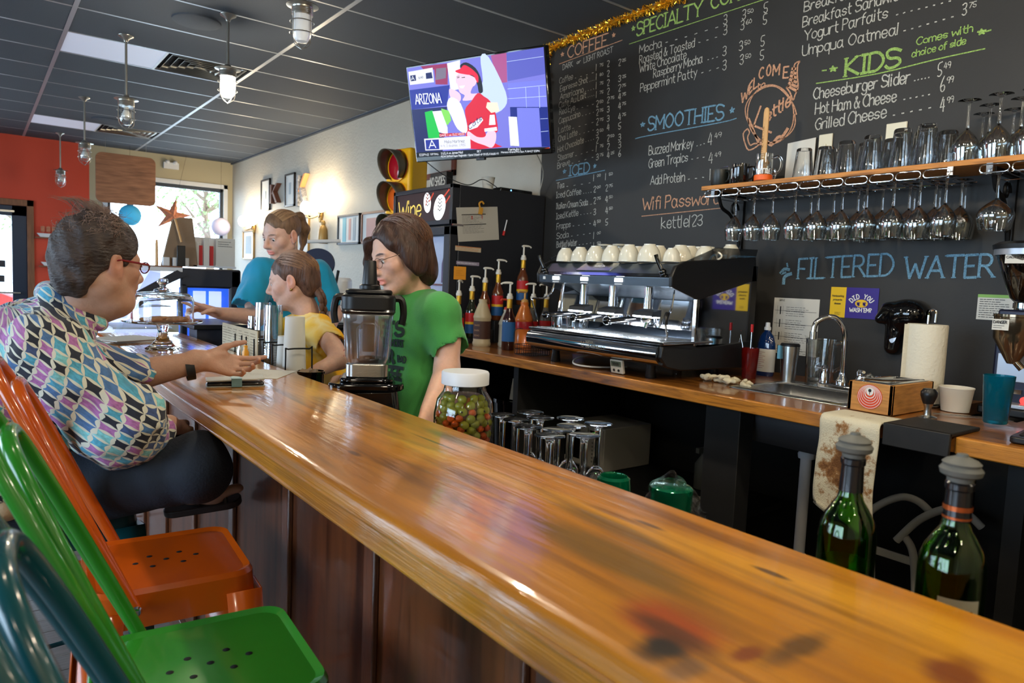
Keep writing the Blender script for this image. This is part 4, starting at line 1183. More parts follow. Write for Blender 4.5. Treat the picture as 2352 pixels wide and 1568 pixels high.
# name plate
b = B(); b.hexa([(.053,-.045,.453),(.053,.175,.453),(.058,.175,.449),(.058,-.045,.449)],[(.096,-.07,.489),(.096,.15,.489),(.101,.15,.485),(.101,-.07,.485)]); obj('name_plate',b,m_steel,em)
b = B(); nn = Vector((-.64,0,.77)); write(b,'AURELIA',(.0685,.07,.4685),(.0685,0,.4685),.012,.0022,nn,up=(.77,0,.64)); obj('model_lettering',b,m_ink_w,em)
for y in (.285,.085,-.135):
    b = B(); b.box((.0215,y - .024,.402),(.0275,y + .024,.420)); obj('display',b,m_btn,em,bevel=.002)
    b = B(); b.box((.022,y - .021,.391),(.0275,y + .021,.396)); obj('button_strip',b,m_white,em)
b = B(); b.box((.0215,.365,.404),(.0265,.379,.418)); obj('power_button',b,m_white,em)
for y in (.235,.035,-.185):
    b = B(); b.lathe([(0,.17),(.026,.17),(.030,.18),(.030,.20),(.022,.205),(.020,.26),(.022,.30),(0,.30)],20,(.17,y,.085)); obj('group_head',b,m_chrome,em)
    pf = B(); pf.lathe([(0,0),(.030,.002),(.034,.012),(.034,.03),(0,.03)],20,(.17,y,.228)); pf.tube([(.17,y,.232),(.165,y + .008,.205)],.009,8)
    pfo = obj('portafilter',pf,m_chrome,em)
    h_ = B(); h_.tube([(.145,y + .012,.243),(.10,y + .035,.240),(.05,y + .060,.235),(.01,y + .080,.231)],[.007,.013,.015,.011],12); h_.ell((.0,y + .084,.230),.019,14,10)
    obj('handle',h_,m_gloss,pfo)
    b = B(); b.hexa([(.06,y - .12,.258),(.06,y - .012,.258),(.12,y - .012,.262),(.12,y - .12,.262)],[(.066,y - .12,.280),(.066,y - .012,.280),(.12,y - .012,.290),(.12,y - .12,.290)]); obj('cup_light_housing',b,m_blackpl,em)
    b = B(); b.box((.064,y - .12,.2545),(.112,y - .015,.258)); b.box((.057,y - .118,.2565),(.060,y - .014,.262)); obj('led_bar',b,m_led,em)
    area('group_led',(2.31,2.32 + y - .066,1.25),(0,0,0),.05,.10,4.5,(.78,.88,1.0))
for s_ in (1,-1):           # side cheeks
    y0,y1 = (hw - .015,hw + .002) if s_ > 0 else (-hw - .004,-hw + .015)
    b = B(); px(b,[(.028,.388),(.022,.43),(.045,.475),(.10,.497),(.59,.541),(.61,.43),(.56,.426),(.20,.338)],y0,y1); obj('hood_cheek',b,m_blackpl,em,bevel=.004)
    b = B(); px(b,[(.11,.013 + .03),(.02,.06),(-.016,.10),(-.010,.148),(.20,.135),(.60,.165),(.61,.04)],y0 - .002,y1); obj('base_cheek',b,m_blackpl,em,bevel=.005)
    b = B(); px(b,[(.555,.05),(.61,.05),(.61,.50),(.575,.50)],y0,y1); obj('rear_pillar',b,m_blackpl,em)
    b = B(); px(b,[(.205,.14),(.57,.15),(.57,.43),(.205,.34)],y0 + .004,y1 - .003); obj('mirror_side',b,m_mirror,em)
    b = B(); b.box((.19,y0,.145),(.207,y1,.345)); obj('chrome_post',b,m_chrome,em,bevel=.003)
b = B(); px(b,[(.57,.06),(.60,.06),(.60,.50),(.57,.50)],-hw,hw); obj('back_panel',b,m_blackpl,em)
# rail and smoked guard round the cup tray
b = B(); b.tube([(.10,hw - .01,.508),(.16,hw - .01,.535),(.585,hw - .01,.56)],.004,6); obj('cup_rail',b,m_chrome,em)
b = B(); px(b,[(.11,.498),(.59,.541),(.60,.575),(.30,.565)],-hw - .003,-hw + .002); obj('smoked_guard',b,thinglass('smoked_acrylic',(.45,.45,.45)),em)
for y in (-.31,-.1,.31):
    b = B(); b.lathe([(.022,0),(.024,.004),(.018,.05),(.022,.07),(0,.07)],14,(.07,y,0)); obj('foot',b,m_blackpl,em)
    b = B(); b.lathe([(.022,0),(.024,.004),(.018,.05),(.022,.07),(0,.07)],14,(.50,y,0)); obj('foot',b,m_blackpl,em)
for s_,y in ((1,.385),(-1,-.372)):     # steam levers and wands
    b = B(); b.tube([(.035,y,.452),(.02,y + .02,.50),(.016,y + .025,.52)],[.010,.008,.009],10); b.ell((.036,y,.45),.016,12,8); obj('steam_lever',b,m_gloss,em)
b = B(); b.tube(catmull([(.10,-.385,.385),(.09,-.388,.33),(.075,-.392,.29),(.045,-.40,.275),(.03,-.405,.25),(.06,-.395,.19),(.07,-.38,.172)],5),.0048,8); wnd = obj('steam_wand',b,m_chrome,em)
b = B(); b.tube(catmull([(.05,-.399,.278),(.034,-.405,.26),(.032,-.405,.235)],4),.012,10); obj('rubber_grip',b,m_blackpl,wnd)
b = B(); b.tube(catmull([(.10,.385,.385),(.09,.39,.34),(.06,.41,.31),(.03,.43,.306),(.012,.445,.30),(.03,.44,.24),(.04,.43,.19)],5),.0048,8); obj('steam_wand',b,m_chrome,em)
b = B(); b.tube(catmull([(.12,.335,.385),(.115,.34,.32),(.105,.34,.27),(.10,.335,.245)],4),.008,8); obj('water_spout',b,m_chrome,em)
b = B(); b.tube(catmull([(.3,.15,.06),(.1,.17,.035),(.02,.12,.012),(.04,.0,.01),(.2,-.05,.01)],6),.004,6); obj('hose',b,m_white,em)

# cups on the machine
m_china = mat('cream_china',srgb(214,210,194),.18,coat=.4)
def cup(label,loc,r,h,rz,handle=True):
    t = thing('coffee_cup',label,'cup',loc,rz,'upturned cream cups on the espresso machine')
    pr = [(r,0),(r * .985,h * .18),(r * .93,h * .42),(r * .8,h * .68),(r * .6,h * .88),(r * .5,h * .94),(r * .5,h),(r * .44,h),(r * .44,h * .93),(0,h * .93)]
    b = B(); b.lathe(pr,28); b.lathe([(r - .003,0),(r,0)],28); obj('bowl',b,m_china,t)
    if handle:
        b = B(); b.tube(catmull([(r * .93,0,h * .18),(r + .014,0,h * .22),(r + .022,0,h * .42),(r + .010,0,h * .6),(r * .78,0,h * .66)],5),.0042,8); obj('handle',b,m_china,t)
    return t
cl = ['first of the front row, above the left group','second of the front row','third of the front row','fourth of the front row','fifth of the front row','large sixth cup of the front row']
fr = [(2.345,2.655,.046,.067),(2.345,2.548,.046,.070),(2.345,2.442,.047,.074),(2.345,2.334,.047,.074),(2.345,2.226,.047,.077),(2.345,2.106,.052,.077)]
ZT = 1.495
for i,(x,y,r,h) in enumerate(fr): cup('upturned cream cup on the machine, ' + cl[i],(x,y,ZT),r,h,2.6 + .3 * i,False)
more = [(2.46,2.03,.05,.072,'behind the large one, handle to the left',2.9),(2.36,1.992,.038,.058,'small one by the right lever',1.2),(2.455,2.15,.048,.072,'second row between the fifth and sixth',1),(2.51,1.935,.046,.066,'near the right edge with a handle',5.2),(2.62,2.0,.044,.066,'third row near the right edge',2),(2.72,1.96,.048,.076,'last big one above the side cheek',3),(2.56,2.06,.048,.07,'third row behind the small one',0),(2.455,2.27,.047,.07,'second row behind the fourth',0),(2.455,2.39,.047,.07,'second row behind the third',0),(2.455,2.51,.047,.07,'second row behind the second',0),(2.68,2.10,.046,.068,'back row above the middle',.5),(2.76,2.06,.044,.06,'rearmost in the back row',.5)]
for x,y,r,h,l,rz in more: cup('upturned cream cup on the machine, ' + l,(x,y,ZT + (x - 2.34) * .055),r,h,rz,rz > .2)
m_sauc = m_china
for i,(x,y,l) in enumerate(((2.43,2.47,'cream saucer lying on the third cup'),(2.44,2.38,'cream saucer lying on the fourth cup'))):
    t = thing('saucer',l,'saucer',(x,y,ZT + .078)); b = B(); b.lathe([(0,0),(.03,.001),(.036,.007),(.034,.009),(.028,.004),(0,.004)],24); obj('plate',b,m_china,t)
# shot glasses on the drip tray
for i,(x,y,f,l) in enumerate(((2.31,2.665,.045,'left one'),(2.31,2.552,.05,'right one, more milky inside'))):
    t = thing('shot_glass','clear shot glass on the drip tray, ' + l,'glass',(x,y,1.17),group=None)
    b = B(); b.lathe([(0,0),(.020,0),(.025,.055),(.023,.055),(.019,.008),(0,.008)],20); obj('body',b,m_glass,t)
t = thing('shot_glass','upturned shot glass behind the right one on the drip tray','glass',(2.42,2.58,1.17))
b = B(); b.lathe([(.023,0),(.026,0),(.024,.05),(.012,.075),(0,.078),(0,.07),(.01,.066),(.021,.045),(.023,0)],20); obj('body',b,m_glass,t)

# ================================================================ SYRUP BOTTLES
m_pump = mat('white_pump_plastic',srgb(214,210,198),.4)
m_goldf = mat('gold_neck_foil',srgb(196,152,46),.35,.6)
m_red = MATS['coral_red_wall_paint']
m_lred = mat('red_label',srgb(186,30,34),.5); m_lblue = mat('blue_label',srgb(30,84,140),.5); m_lyel = mat('yellow_label',srgb(226,178,30),.5)
def syrup(loc,label,liquid,script=True,sticker='front',rz=PI):
    t = thing('syrup_bottle',label,'bottle',loc,rz)
    r = .037
    b = B(); b.lathe([(0,0),(r - .003,0),(r,.004),(r,.165),(r - .003,.18),(.02,.215),(.0145,.24),(.0135,.285),(0,.285)],24); obj('bottle',b,liquid,t)
    b = B(); b.lathe([(.0142,.215),(.0155,.222),(.0150,.29),(.0142,.292)],16); obj('neck_foil',b,m_goldf,t)
    pm = B(); pm.lathe([(0,.288),(.018,.288),(.0185,.302),(.015,.305),(.013,.318),(.006,.320),(.0055,.372),(0,.372)],14); pm.tube(catmull([(-.012,0,.372),(.0,0,.378),(.04,0,.376),(.052,0,.368)],4),[.007] * 4 + [.0065] * 4 + [.005] * 5,8)
    obj('pump',pm,m_pump,t)
    if sticker == 'front':
        b = B(); b.lathe([(r + .0006,.10),(r + .0006,.155)],24); obj('red_label',b,m_lred,t)
        b = B(); b.lathe([(r + .0006,.085),(r + .0006,.10)],24); obj('yellow_label',b,m_lyel,t)
        b = B(); b.lathe([(r + .0006,.03),(r + .0006,.085)],24); obj('blue_label',b,m_lblue,t)
        b = B(); curved_text(b,'Torani',r,.112,.032,PI + .6 - rz + PI,.0045,1.7,k=.0016); obj('script',b,m_ink_w,t)
    else:
        b = B(); b.lathe([(r + .0006,.05),(r + .0006,.16)],24); obj('blue_back_label',b,m_lblue,t)
        b = B(); rn = random.Random(4)
        for k in range(7): curved_text(b,'lllllll'[:4 + k % 3],r,.07 + k * .011,.003,PI + .5 - rz + PI,.0012,1.1,k=.0014)
        obj('small_print',b,m_ink_w,t)
        b = B()
        for k in range(14): 
            a = PI + .2 - rz + PI + k * .05; ribbon(b,[Vector(((r + .0016) * math.cos(a),(r + .0016) * math.sin(a),.053)),Vector(((r + .0016) * math.cos(a),(r + .0016) * math.sin(a),.070))],.0012,Vector((math.cos(a),math.sin(a),0)))
        obj('barcode',b,m_ink_w,t)
    return t
m_darkliq = mat('dark_syrup_bottle',srgb(44,16,14),.06,coat=1)
m_amberliq = mat('amber_syrup_bottle',srgb(96,46,16),.06,coat=1)
m_clearliq = mat('clear_syrup_bottle',srgb(150,150,140),.05,coat=1,trans=.7)
m_greenliq = mat('green_syrup_bottle',srgb(26,34,20),.06,coat=1)
syrup((2.39,3.16,1.0),'dark red syrup bottle with a blue back label, nearest on the counter',m_darkliq,sticker='back',rz=PI * .82)
syrup((2.335,3.6,1.0),'syrup bottle with white pump beside the green shirt, leftmost',m_greenliq,rz=PI * .2)
syrup((2.43,3.6,1.03),'syrup bottle with white pump, second from the left on the riser',m_greenliq,rz=-.2)
syrup((2.525,3.6,1.085),'amber syrup bottle behind the chocolate sauce bottle',m_amberliq,rz=-.3)
syrup((2.625,3.6,1.14),'syrup bottle with red label, second highest on the riser',m_amberliq,rz=-.3)
syrup((2.82,3.6,1.24),'highest syrup bottle with red label, top of the riser',m_amberliq,rz=-.2)
syrup((2.665,3.29,1.0),'clear syrup bottle with red label left of the espresso machine',m_clearliq,rz=PI * .9)
syrup((2.80,3.33,1.0),'clear syrup bottle half hidden behind the drip tray end',m_clearliq,rz=PI * .95)
syrup((2.88,3.10,1.0),'syrup bottle standing behind the left steam wand',m_amberliq,rz=.4)
rs = thing('bottle_riser','black stepped riser that lifts the rear syrup bottles','rack')
for x0,x1,z in ((2.39,2.475,1.028),(2.482,2.570,1.083),(2.577,2.675,1.138),(2.77,2.87,1.238)):
    b = B(); b.box((x0,3.555,1.0),(x1,3.645,z)); obj('step',b,m_blackp,rs,bevel=.002)
# sauce bottles
def jug(name,loc,label,m,r,h,lab=None,cap=None,capc=None):
    t = thing(name,label,'bottle',loc,PI)
    b = B(); b.lathe([(0,0),(r - .004,0),(r,.008),(r,.022),(r - .003,.027),(r - .003,h * .58),(r,h * .6),(r,h * .63),(r * .92,h * .68),(r * .5,h * .9),(r * .42,h * .93),(r * .45,h * .96),(r * .45,h),(0,h)],28); obj('bottle',b,m,t)
    if lab:
        b = B(); b.lathe([(r - .0022,h * .16),(r - .0022,h * .54)],28); obj('label',b,lab,t)
    if cap:
        b = B(); cap(b,h); obj('pump',b,capc or m_pump,t)
    return t
m_sauce = mat('cocoa_white_plastic',srgb(176,160,128),.35); m_slab = mat('brown_label',srgb(62,36,28),.5)
m_brown = mat('chocolate_pump',srgb(50,28,24),.3,coat=.3)
def pumpcap(b,h,s=1.): b.lathe([(0,h - .002),(.02 * s,h - .002),(.02 * s,h + .012),(.012,h + .016),(.006,h + .02),(.006,h + .055),(0,h + .055)],12); b.tube([(-.01,0,h + .058),(.045,0,h + .06),(.052,0,h + .052)],.006,8)
jc = jug('sauce_bottle',(2.375,3.40,1.0),'large beige chocolate sauce bottle with a brown label',m_sauce,.054,.275,m_slab)
b = B()
for k,tx in enumerate(('SAUCE','DARK','SCHO')): curved_text(b,tx,.052,.12 - k * .03,.009,.35,.0016,.7,k=.0016)
obj('label_lettering',b,mat('tan_print',srgb(160,124,90),.6),jc)
jug('sauce_bottle',(2.495,3.317,1.0),'white sauce jug half empty behind the dark syrup bottle',mat('milky_plastic',srgb(190,188,172),.4),.05,.22,None,pumpcap,m_red)
jo = jug('sauce_bottle',(2.545,3.22,1.0),'orange caramel sauce bottle with a red band',mat('caramel_sauce',srgb(206,112,44),.25,coat=.4),.053,.27,None,pumpcap,mat('caramel_pump',srgb(204,156,84),.4))
b = B(); b.lathe([(.0512,.115),(.0535,.15),(.0512,.158)],28); obj('red_band',b,mat('crimson_band',srgb(168,34,44),.3),jo)
# wire basket left of the machine
wb = thing('wire_basket','black wire basket at the left foot of the espresso machine','basket',(2.36,2.905,1.0))
b = B()
for z in (.003,.03,.055): b.tube([(x,y,z) for x,y in rrect(-.07,-.07,.07,.07,.015,3)],.0018,5,closed=True)
for k in range(9):
    u = -.062 + k * .0155
    for p in ((u,-.07),(u,.07),(-.07,u),(.07,u)): b.tube([(p[0],p[1],.003),(p[0],p[1],.055)],.0012,4)
    b.tube([(u,-.07,.003),(u,.07,.003)],.0012,4)
b.tube(catmull([(-.07,.07,.05),(-.07,.07,.12),(-.07,.03,.14),(-.07,.0,.14)],5),.002,5)
obj('wire_frame',b,m_iron,wb)
# timer
tm = thing('kitchen_timer','small white digital timer leaning below the espresso machine','timer',(2.235,2.155,1.002),rot=(0,R(-12),0))
m_offw = mat('off_white_plastic',srgb(196,194,184),.4); m_lcd = mat('lcd_grey_green',srgb(96,108,92),.3)
b = B(); b.box((0,-.037,0),(.016,.037,.062)); obj('body',b,m_offw,tm,bevel=.004)
b = B(); b.box((-.0012,-.03,.033),(.002,.03,.056)); obj('screen',b,m_lcd,tm)
b = B(); write(b,'00:00',(-.0016,.018,.038),(-.0016,-.02,.038),.013,.0022,(-1,0,0),up=(0,0,1)); obj('digits',b,m_ink,tm)
for y in (.014,-.014):
    b = B(); b.T = Tm((-.001,y,.016),(0,R(-90),0)); b.cyl((0,0,0),.006,.002,12); obj('button',b,m_ink,tm)
# rag
def cloth_lump(loc,label,sx,sy,h,m,name='rag',seed=1):
    F_ = Field((-sx,-sy,-.02),(sx,sy,h + .02),.0035)
    rn = random.Random(seed)
    for k in range(16):
        a = (rn.uniform(-sx * .55,sx * .55),rn.uniform(-sy * .65,sy * .65),rn.uniform(.006,h * .6)); an = rn.uniform(0,6.28); l = rn.uniform(.02,.05)
        F_.cone(a,(a[0] + math.cos(an) * l,a[1] + math.sin(an) * l,max(.004,a[2] + rn.uniform(-.01,.008))),rn.uniform(.008,.013),.006,k=.006)
    F_.noise(.004,90,seed); F_.plane((0,0,0),(0,0,-1))
    o = sdf_obj(name,[F_],m); o.location = loc; tag(o,label,'rag'); return o
m_rag = mat('cream_rag',srgb(196,186,158),.9,var=.1,vs=30,bump=.0012,bs=160)
cloth_lump((2.47,1.765,1.001),'crumpled cream rag lying at the left of the sink',.075,.14,.045,m_rag)
# red tumbler with a brush, dish soap, steel tumbler, pitcher
m_redp = mat('translucent_red_plastic',srgb(170,24,14),.12,trans=.85); m_rred = mat('red_rubber',srgb(180,20,24),.4)
rc = thing('red_tumbler','translucent red plastic tumbler left of the dish soap','tumbler',(2.74,1.835,1.0))
b = B(); b.lathe([(0,0),(.030,0),(.0385,.135),(.036,.135),(.028,.004),(0,.004)],26); obj('body',b,m_redp,rc)
th = thing('thermometer','steel probe with red cap standing in the red tumbler','thermometer',(2.74,1.835,1.006))
b = B(); b.tube([(0,0,0),(0,0,.20)],.0028,8); b.ell((0,0,.012),.011); obj('probe',b,m_steel,th)
b = B(); b.tube([(0,0,.20),(0,0,.235)],.0065,10); obj('cap',b,m_rred,th)
th = thing('thermometer','thin steel probe with red tip leaning left in the red tumbler','thermometer',(2.75,1.86,1.006))
b = B(); b.tube([(0,-.015,0),(-.01,.035,.20)],.002,8); obj('probe',b,m_steel,th)
b = B(); b.tube([(-.01,.035,.20),(-.012,.043,.228)],.006,10); obj('cap',b,m_rred,th)
ds = thing('dish_soap','dark blue dish soap bottle with a white cap and label','bottle',(2.915,1.87,1.0))
m_soap = mat('blue_soap_bottle',srgb(14,40,84),.08,coat=.8)
b = B(); b.lathe([(0,0),(.042,0),(.046,.008),(.046,.12),(.044,.15),(.034,.185),(.016,.205),(.014,.215),(0,.215)],26,sx=.62); obj('bottle',b,m_soap,ds)
b = B(); b.lathe([(0,0),(.015,0),(.015,.012),(.011,.016),(.010,.034),(0,.036)],14,(0,0,.212)); obj('cap',b,m_white,ds)
b = B(); b.lathe([(.0465,.02),(.0465,.125)],26,sx=.63); obj('label',b,m_paper,ds)
rn = random.Random(8); b = B()
for k in range(9): ribbon(b,[Vector((-.0300,.018,.11 - k * .009)),Vector((-.0300,-.018 + rn.random() * .02,.11 - k * .009))],.0018,Vector((-1,0,0)))
obj('label_print',b,mat('pink_grey_print',srgb(150,90,90),.6),ds)
st = thing('steel_tumbler','brushed stainless steel tumbler with black lid beside the soap','tumbler',(2.815,1.69,1.0))
b = B(); b.lathe([(0,0),(.030,0),(.031,.02),(.040,.150),(.040,.158),(0,.158)],30); obj('body',b,m_steel,st)
b = B(); b.lathe([(0,.156),(.0405,.156),(.0405,.164),(.036,.169),(0,.169)],30); obj('lid',b,m_blackpl,st)
b = B(); b.box((-.041,.022,.10),(-.028,.034,.158)); obj('hang_tag',b,mat('pastel_card',srgb(90,150,180),.6),st)
pt = thing('pitcher','clear plastic pitcher behind the faucet','pitcher',(2.90,1.595,1.0))
b = B(); b.lathe([(0,0),(.052,0),(.056,.006),(.064,.19),(.066,.195),(.062,.193),(.053,.008),(0,.006)],30); b.add([(-.02,.064,.196),(0,.082,.205),(.02,.064,.196),(.0,.066,.165)],[(0,1,3),(1,2,3)]); obj('body',b,m_tglass,pt)
b = B(); b.tube(catmull([(.0,-.062,.18),(0,-.1,.18),(0,-.105,.10),(0,-.06,.06)],5),.007,8); obj('handle',b,m_tglass,pt)
# knock box
kb = thing('knock_box','wooden knock box with an orange round logo sticker','box',(2.35,1.04,1.002),rz=0)
m_kbw = mat('worn_birch_box',srgb(182,128,66),.6,var=.25,vs=14,stretch=(1,1,8))
for nm,a_,c_ in (('side',(0,0,0),(.30,.012,.098)),('side',(0,.133,0),(.30,.145,.098)),('front_board',(0,.0,0),(.012,.145,.098)),('back_board',(.288,0,0),(.30,.145,.098)),('bottom',(.01,.01,0),(.29,.135,.006))):
    b = B(); b.box(a_,c_); obj(nm,b,m_kbw,kb,bevel=.0015,seg=1)
b = B(); ring(rrect(.010,.010,.290,.135,.01),rrect(.03,.028,.27,.117,.01),.0985,.101,b); ring(rrect(.03,.028,.27,.117,.01),rrect(.035,.033,.265,.112,.01),.101,.02,b); obj('steel_tray',b,m_steel,kb,solid=.001)
b = B(); b.tube([(.05,.12,.105),(.13,.10,.098),(.20,.07,.098),(.29,.03,.098)],.005,10); b.ell((.05,.12,.107),.008); obj('knock_bar',b,m_chrome,kb)
m_logo = mat('orange_red_print',srgb(206,72,38),.5)
b = B(); b.T = Tm((-.0004,.073,.052),(0,R(-90),0)); b.cyl((0,0,0),.041,.0008,40); lg_ = obj('logo_sticker',b,m_logo,kb)
b = B(); b.T = None
for i,rr in enumerate((.038,.0325,.027,.0215,.016)):
    cz = .052 + .012 * (i / 4.) ; P_ = [Vector((-.0016,.073 + rr * math.cos(a / 28 * 2 * PI),cz + rr * math.sin(a / 28 * 2 * PI))) for a in range(29)]
    ribbon(b,P_,.0016 if i < 4 else .003,Vector((-1,0,0)))
obj('sticker_rings',b,m_ink_w,lg_)
b = B(); b.T = Tm((-.0018,.073,.068),(0,R(-90),0)); b.cyl((0,0,0),.0115,.0004,20); obj('sticker_centre',b,m_ink_w,lg_)
b = B(); ribbon(b,[Vector((-.0025,.073,.060)),Vector((-.0025,.073,.072))],.002,Vector((-1,0,0))); b.T = Tm((-.0024,.073,.073),(0,R(-90),0)); b.cyl((0,0,0),.0055,.0003,12); ribbon(b,[Vector((0,0,0)),Vector((.0001,0,0))],.001,Vector((0,0,1))); obj('sticker_tree',b,m_ink,lg_)
# towel over the edge
tw = B(); rows_,cols_ = 30,16; vs = []; fs = []
for i in range(rows_ + 1):
    u = i / rows_ * .46
    for j in range(cols_ + 1):
        v = j / cols_
        if u < .14: x,z = 2.30 - u,1.0045
        elif u < .165: a = (u - .14) / .025 * PI / 2; x,z = 2.16 - .012 * math.sin(a),1.0045 - .012 * (1 - math.cos(a))
        else: x,z = 2.148 - .006 * math.sin(v * 7 + 1) * (u - .165) * 3 - .004,.9925 - (u - .165)
        y = 1.165 - v * .185 - (.02 * v if u > .3 else 0) * (u - .3) * 3
        if u > .165: z += -.045 * v * (u - .165) / .3 + .02 * (1 - v) ** 4 * (1 if u > .44 else 0)
        vs.append((x + .0015 * math.sin(9 * v + 3 * u * 20),y + .003 * math.sin(u * 22),z))
for i in range(rows_):
    for j in range(cols_): a = i * (cols_ + 1) + j; fs.append((a,a + cols_ + 1,a + cols_ + 2,a + 1))
tw.add(vs,fs)
m_towel = bpy.data.materials.new('coffee_stained_towel'); m_towel.use_nodes = True; nt = m_towel.node_tree; L = nt.links.new; bs_ = nt.nodes['Principled BSDF']; bs_.inputs['Roughness'].default_value = .95
tc = ND(nt,'ShaderNodeTexCoord'); nz = ND(nt,'ShaderNodeTexNoise'); nz.inputs['Scale'].default_value = 22; nz.inputs['Detail'].default_value = 8; nz.inputs['Roughness'].default_value = .7; L(tc.outputs['Object'],nz.inputs['Vector'])
sb = ND(nt,'ShaderNodeVectorMath',operation='SUBTRACT'); sb.inputs[1].default_value = (2.15,1.07,.85); L(tc.outputs['Object'],sb.inputs[0]); ml = ND(nt,'ShaderNodeVectorMath',operation='MULTIPLY'); ml.inputs[1].default_value = (4,9.5,6.0); L(sb.outputs[0],ml.inputs[0]); ln = ND(nt,'ShaderNodeVectorMath',operation='LENGTH'); L(ml.outputs[0],ln.inputs[0])
ad = ND(nt,'ShaderNodeMath',operation='MULTIPLY_ADD'); ad.inputs[1].default_value = .32; L(ln.outputs['Value'],ad.inputs[0]); L(nz.outputs[0],ad.inputs[2])
rp = ND(nt,'ShaderNodeValToRGB'); e = rp.color_ramp.elements; e[0].position = .56; e[0].color = (*srgb(104,66,34),1); e[1].position = .76; e[1].color = (*srgb(208,200,176),1); q = e.new(.66); q.color = (*srgb(150,108,66),1); L(ad.outputs[0],rp.inputs[0]); L(rp.outputs[0],bs_.inputs['Base Color'])
bpn = ND(nt,'ShaderNodeBump'); bpn.inputs['Distance'].default_value = .002; n2 = ND(nt,'ShaderNodeTexNoise'); n2.inputs['Scale'].default_value = 260; L(tc.outputs['Object'],n2.inputs['Vector']); L(n2.outputs[0],bpn.inputs['Height']); L(bpn.outputs[0],bs_.inputs['Normal'])
o = obj('towel',tw,m_towel,solid=.006); tag(o,'coffee-stained white terry towel hanging over the counter edge','towel')
# tamping mat, tamper
mt_ = thing('tamping_mat','black rubber tamping mat folded over the counter edge','mat',(2.165,.79,1.0))
m_rub = mat('black_rubber',srgb(26,24,23),.6,var=.25,vs=30)
b = B(); b.box((-.012,0,.001),(.20,.183,.012)); obj('pad',b,m_rub,mt_,bevel=.003)
b = B(); b.box((-.014,0,-.055),(-.0,.183,.012)); obj('lip',b,m_rub,mt_,bevel=.003)
b = B(); b.box((.03,.0,-.045),(.5,.24,-.0)); obj('bridge_board',b,m_counter,mt_)
tp = thing('tamper','coffee tamper with round black knob and steel base','tamper',(2.405,.955,1.003))
b = B(); b.lathe([(0,0),(.029,0),(.029,.008),(.026,.010),(.012,.014),(.010,.035),(.015,.05),(0,.05)],28); obj('base',b,m_steel,tp)
b = B(); b.lathe([(0,.046),(.014,.048),(.018,.058),(.024,.075),(.024,.088),(.016,.098),(0,.10)],24); obj('knob',b,m_blackpl,tp)
# paper towel roll on a stand
pr = thing('paper_towel_roll','white paper towel roll on a chrome stand behind the knock box','paper towels',(2.728,1.108,1.002))
b = B(); b.lathe([(0,0),(.070,0),(.070,.008),(0,.010)],30); b.tube([(0,0,.0),(0,0,.325)],.005,10); b.tube(catmull([(0,0,.32),(0,-.004,.34),(.0,-.016,.345),(0,-.024,.335),(0,-.024,.30)],4),.0045,8); b.tube([(-.07,.0,.005),(-.08,.05,.085)],.0035,8); b.ell((-.08,.05,.087),.007); obj('stand',b,m_chrome,pr)
m_ptow = mat('paper_towel',srgb(212,206,188),.9,bump=.003,bs=90)
b = B(); b.lathe([(.02,.012),(.064,.012),(.0655,.02),(.0655,.285),(.064,.292),(.02,.292)],40); b.add([(-.05,.042,.014),(-.066,.05,.012),(-.064,.052,.29),(-.05,.042,.29)],[(0,1,2,3)]); obj('roll',b,m_ptow,pr)
# paper bowl, spatula-spoon rest, teal tumbler, scale
bw = thing('paper_cup','short white paper cup behind the teal tumbler','cup',(2.70,.985,1.002))
b = B(); b.lathe([(0,.004),(.041,.004),(.041,0),(.0425,0),(.052,.078),(.054,.081),(.0535,.084),(.050,.080),(.041,.006),(0,.006)],30); obj('body',b,mat('white_paper_cup',srgb(206,200,186),.6),bw)
tt = thing('teal_tumbler','tall translucent teal plastic tumbler','tumbler',(2.49,.795,1.013))
m_tealp = mat('translucent_teal_plastic',srgb(10,128,150),.12,trans=.75,ior=1.3)
b = B(); b.lathe([(0,0),(.030,0),(.033,.004),(.0425,.148),(.0405,.148),(.0315,.012),(0,.010)],28); obj('body',b,m_tealp,tt)
tg = thing('tongs','steel tongs lying flat behind the tamper','tongs',(2.60,.90,1.004),rz=-1.0)
for s_ in (-1,1):
    b = B(); b.prism([(-.11,s_ * .004),(.06,s_ * .018 - .006),(.10,s_ * .02 - .010),(.115,s_ * .02),(.10,s_ * .02 + .012),(.06,s_ * .018 + .006),(-.11,s_ * .004 + .006)],0,.002); obj('arm',b,m_steel,tg)
sc = thing('scale','black digital scale at the right frame edge','scale',(2.34,.62,1.002),rz=.1)
b = B(); b.prism(rrect(-.09,-.07,.09,.07,.015),0,.018); obj('body',b,m_blackpl,sc,bevel=.004)
b = B(); b.prism(rrect(-.05,-.055,.08,.055,.01),.018,.021); obj('weighing_plate',b,m_rub,sc,bevel=.001)
b = B(); b.box((-.082,-.03,.0175),(-.058,.03,.0185)); obj('screen',b,m_lcd,sc)
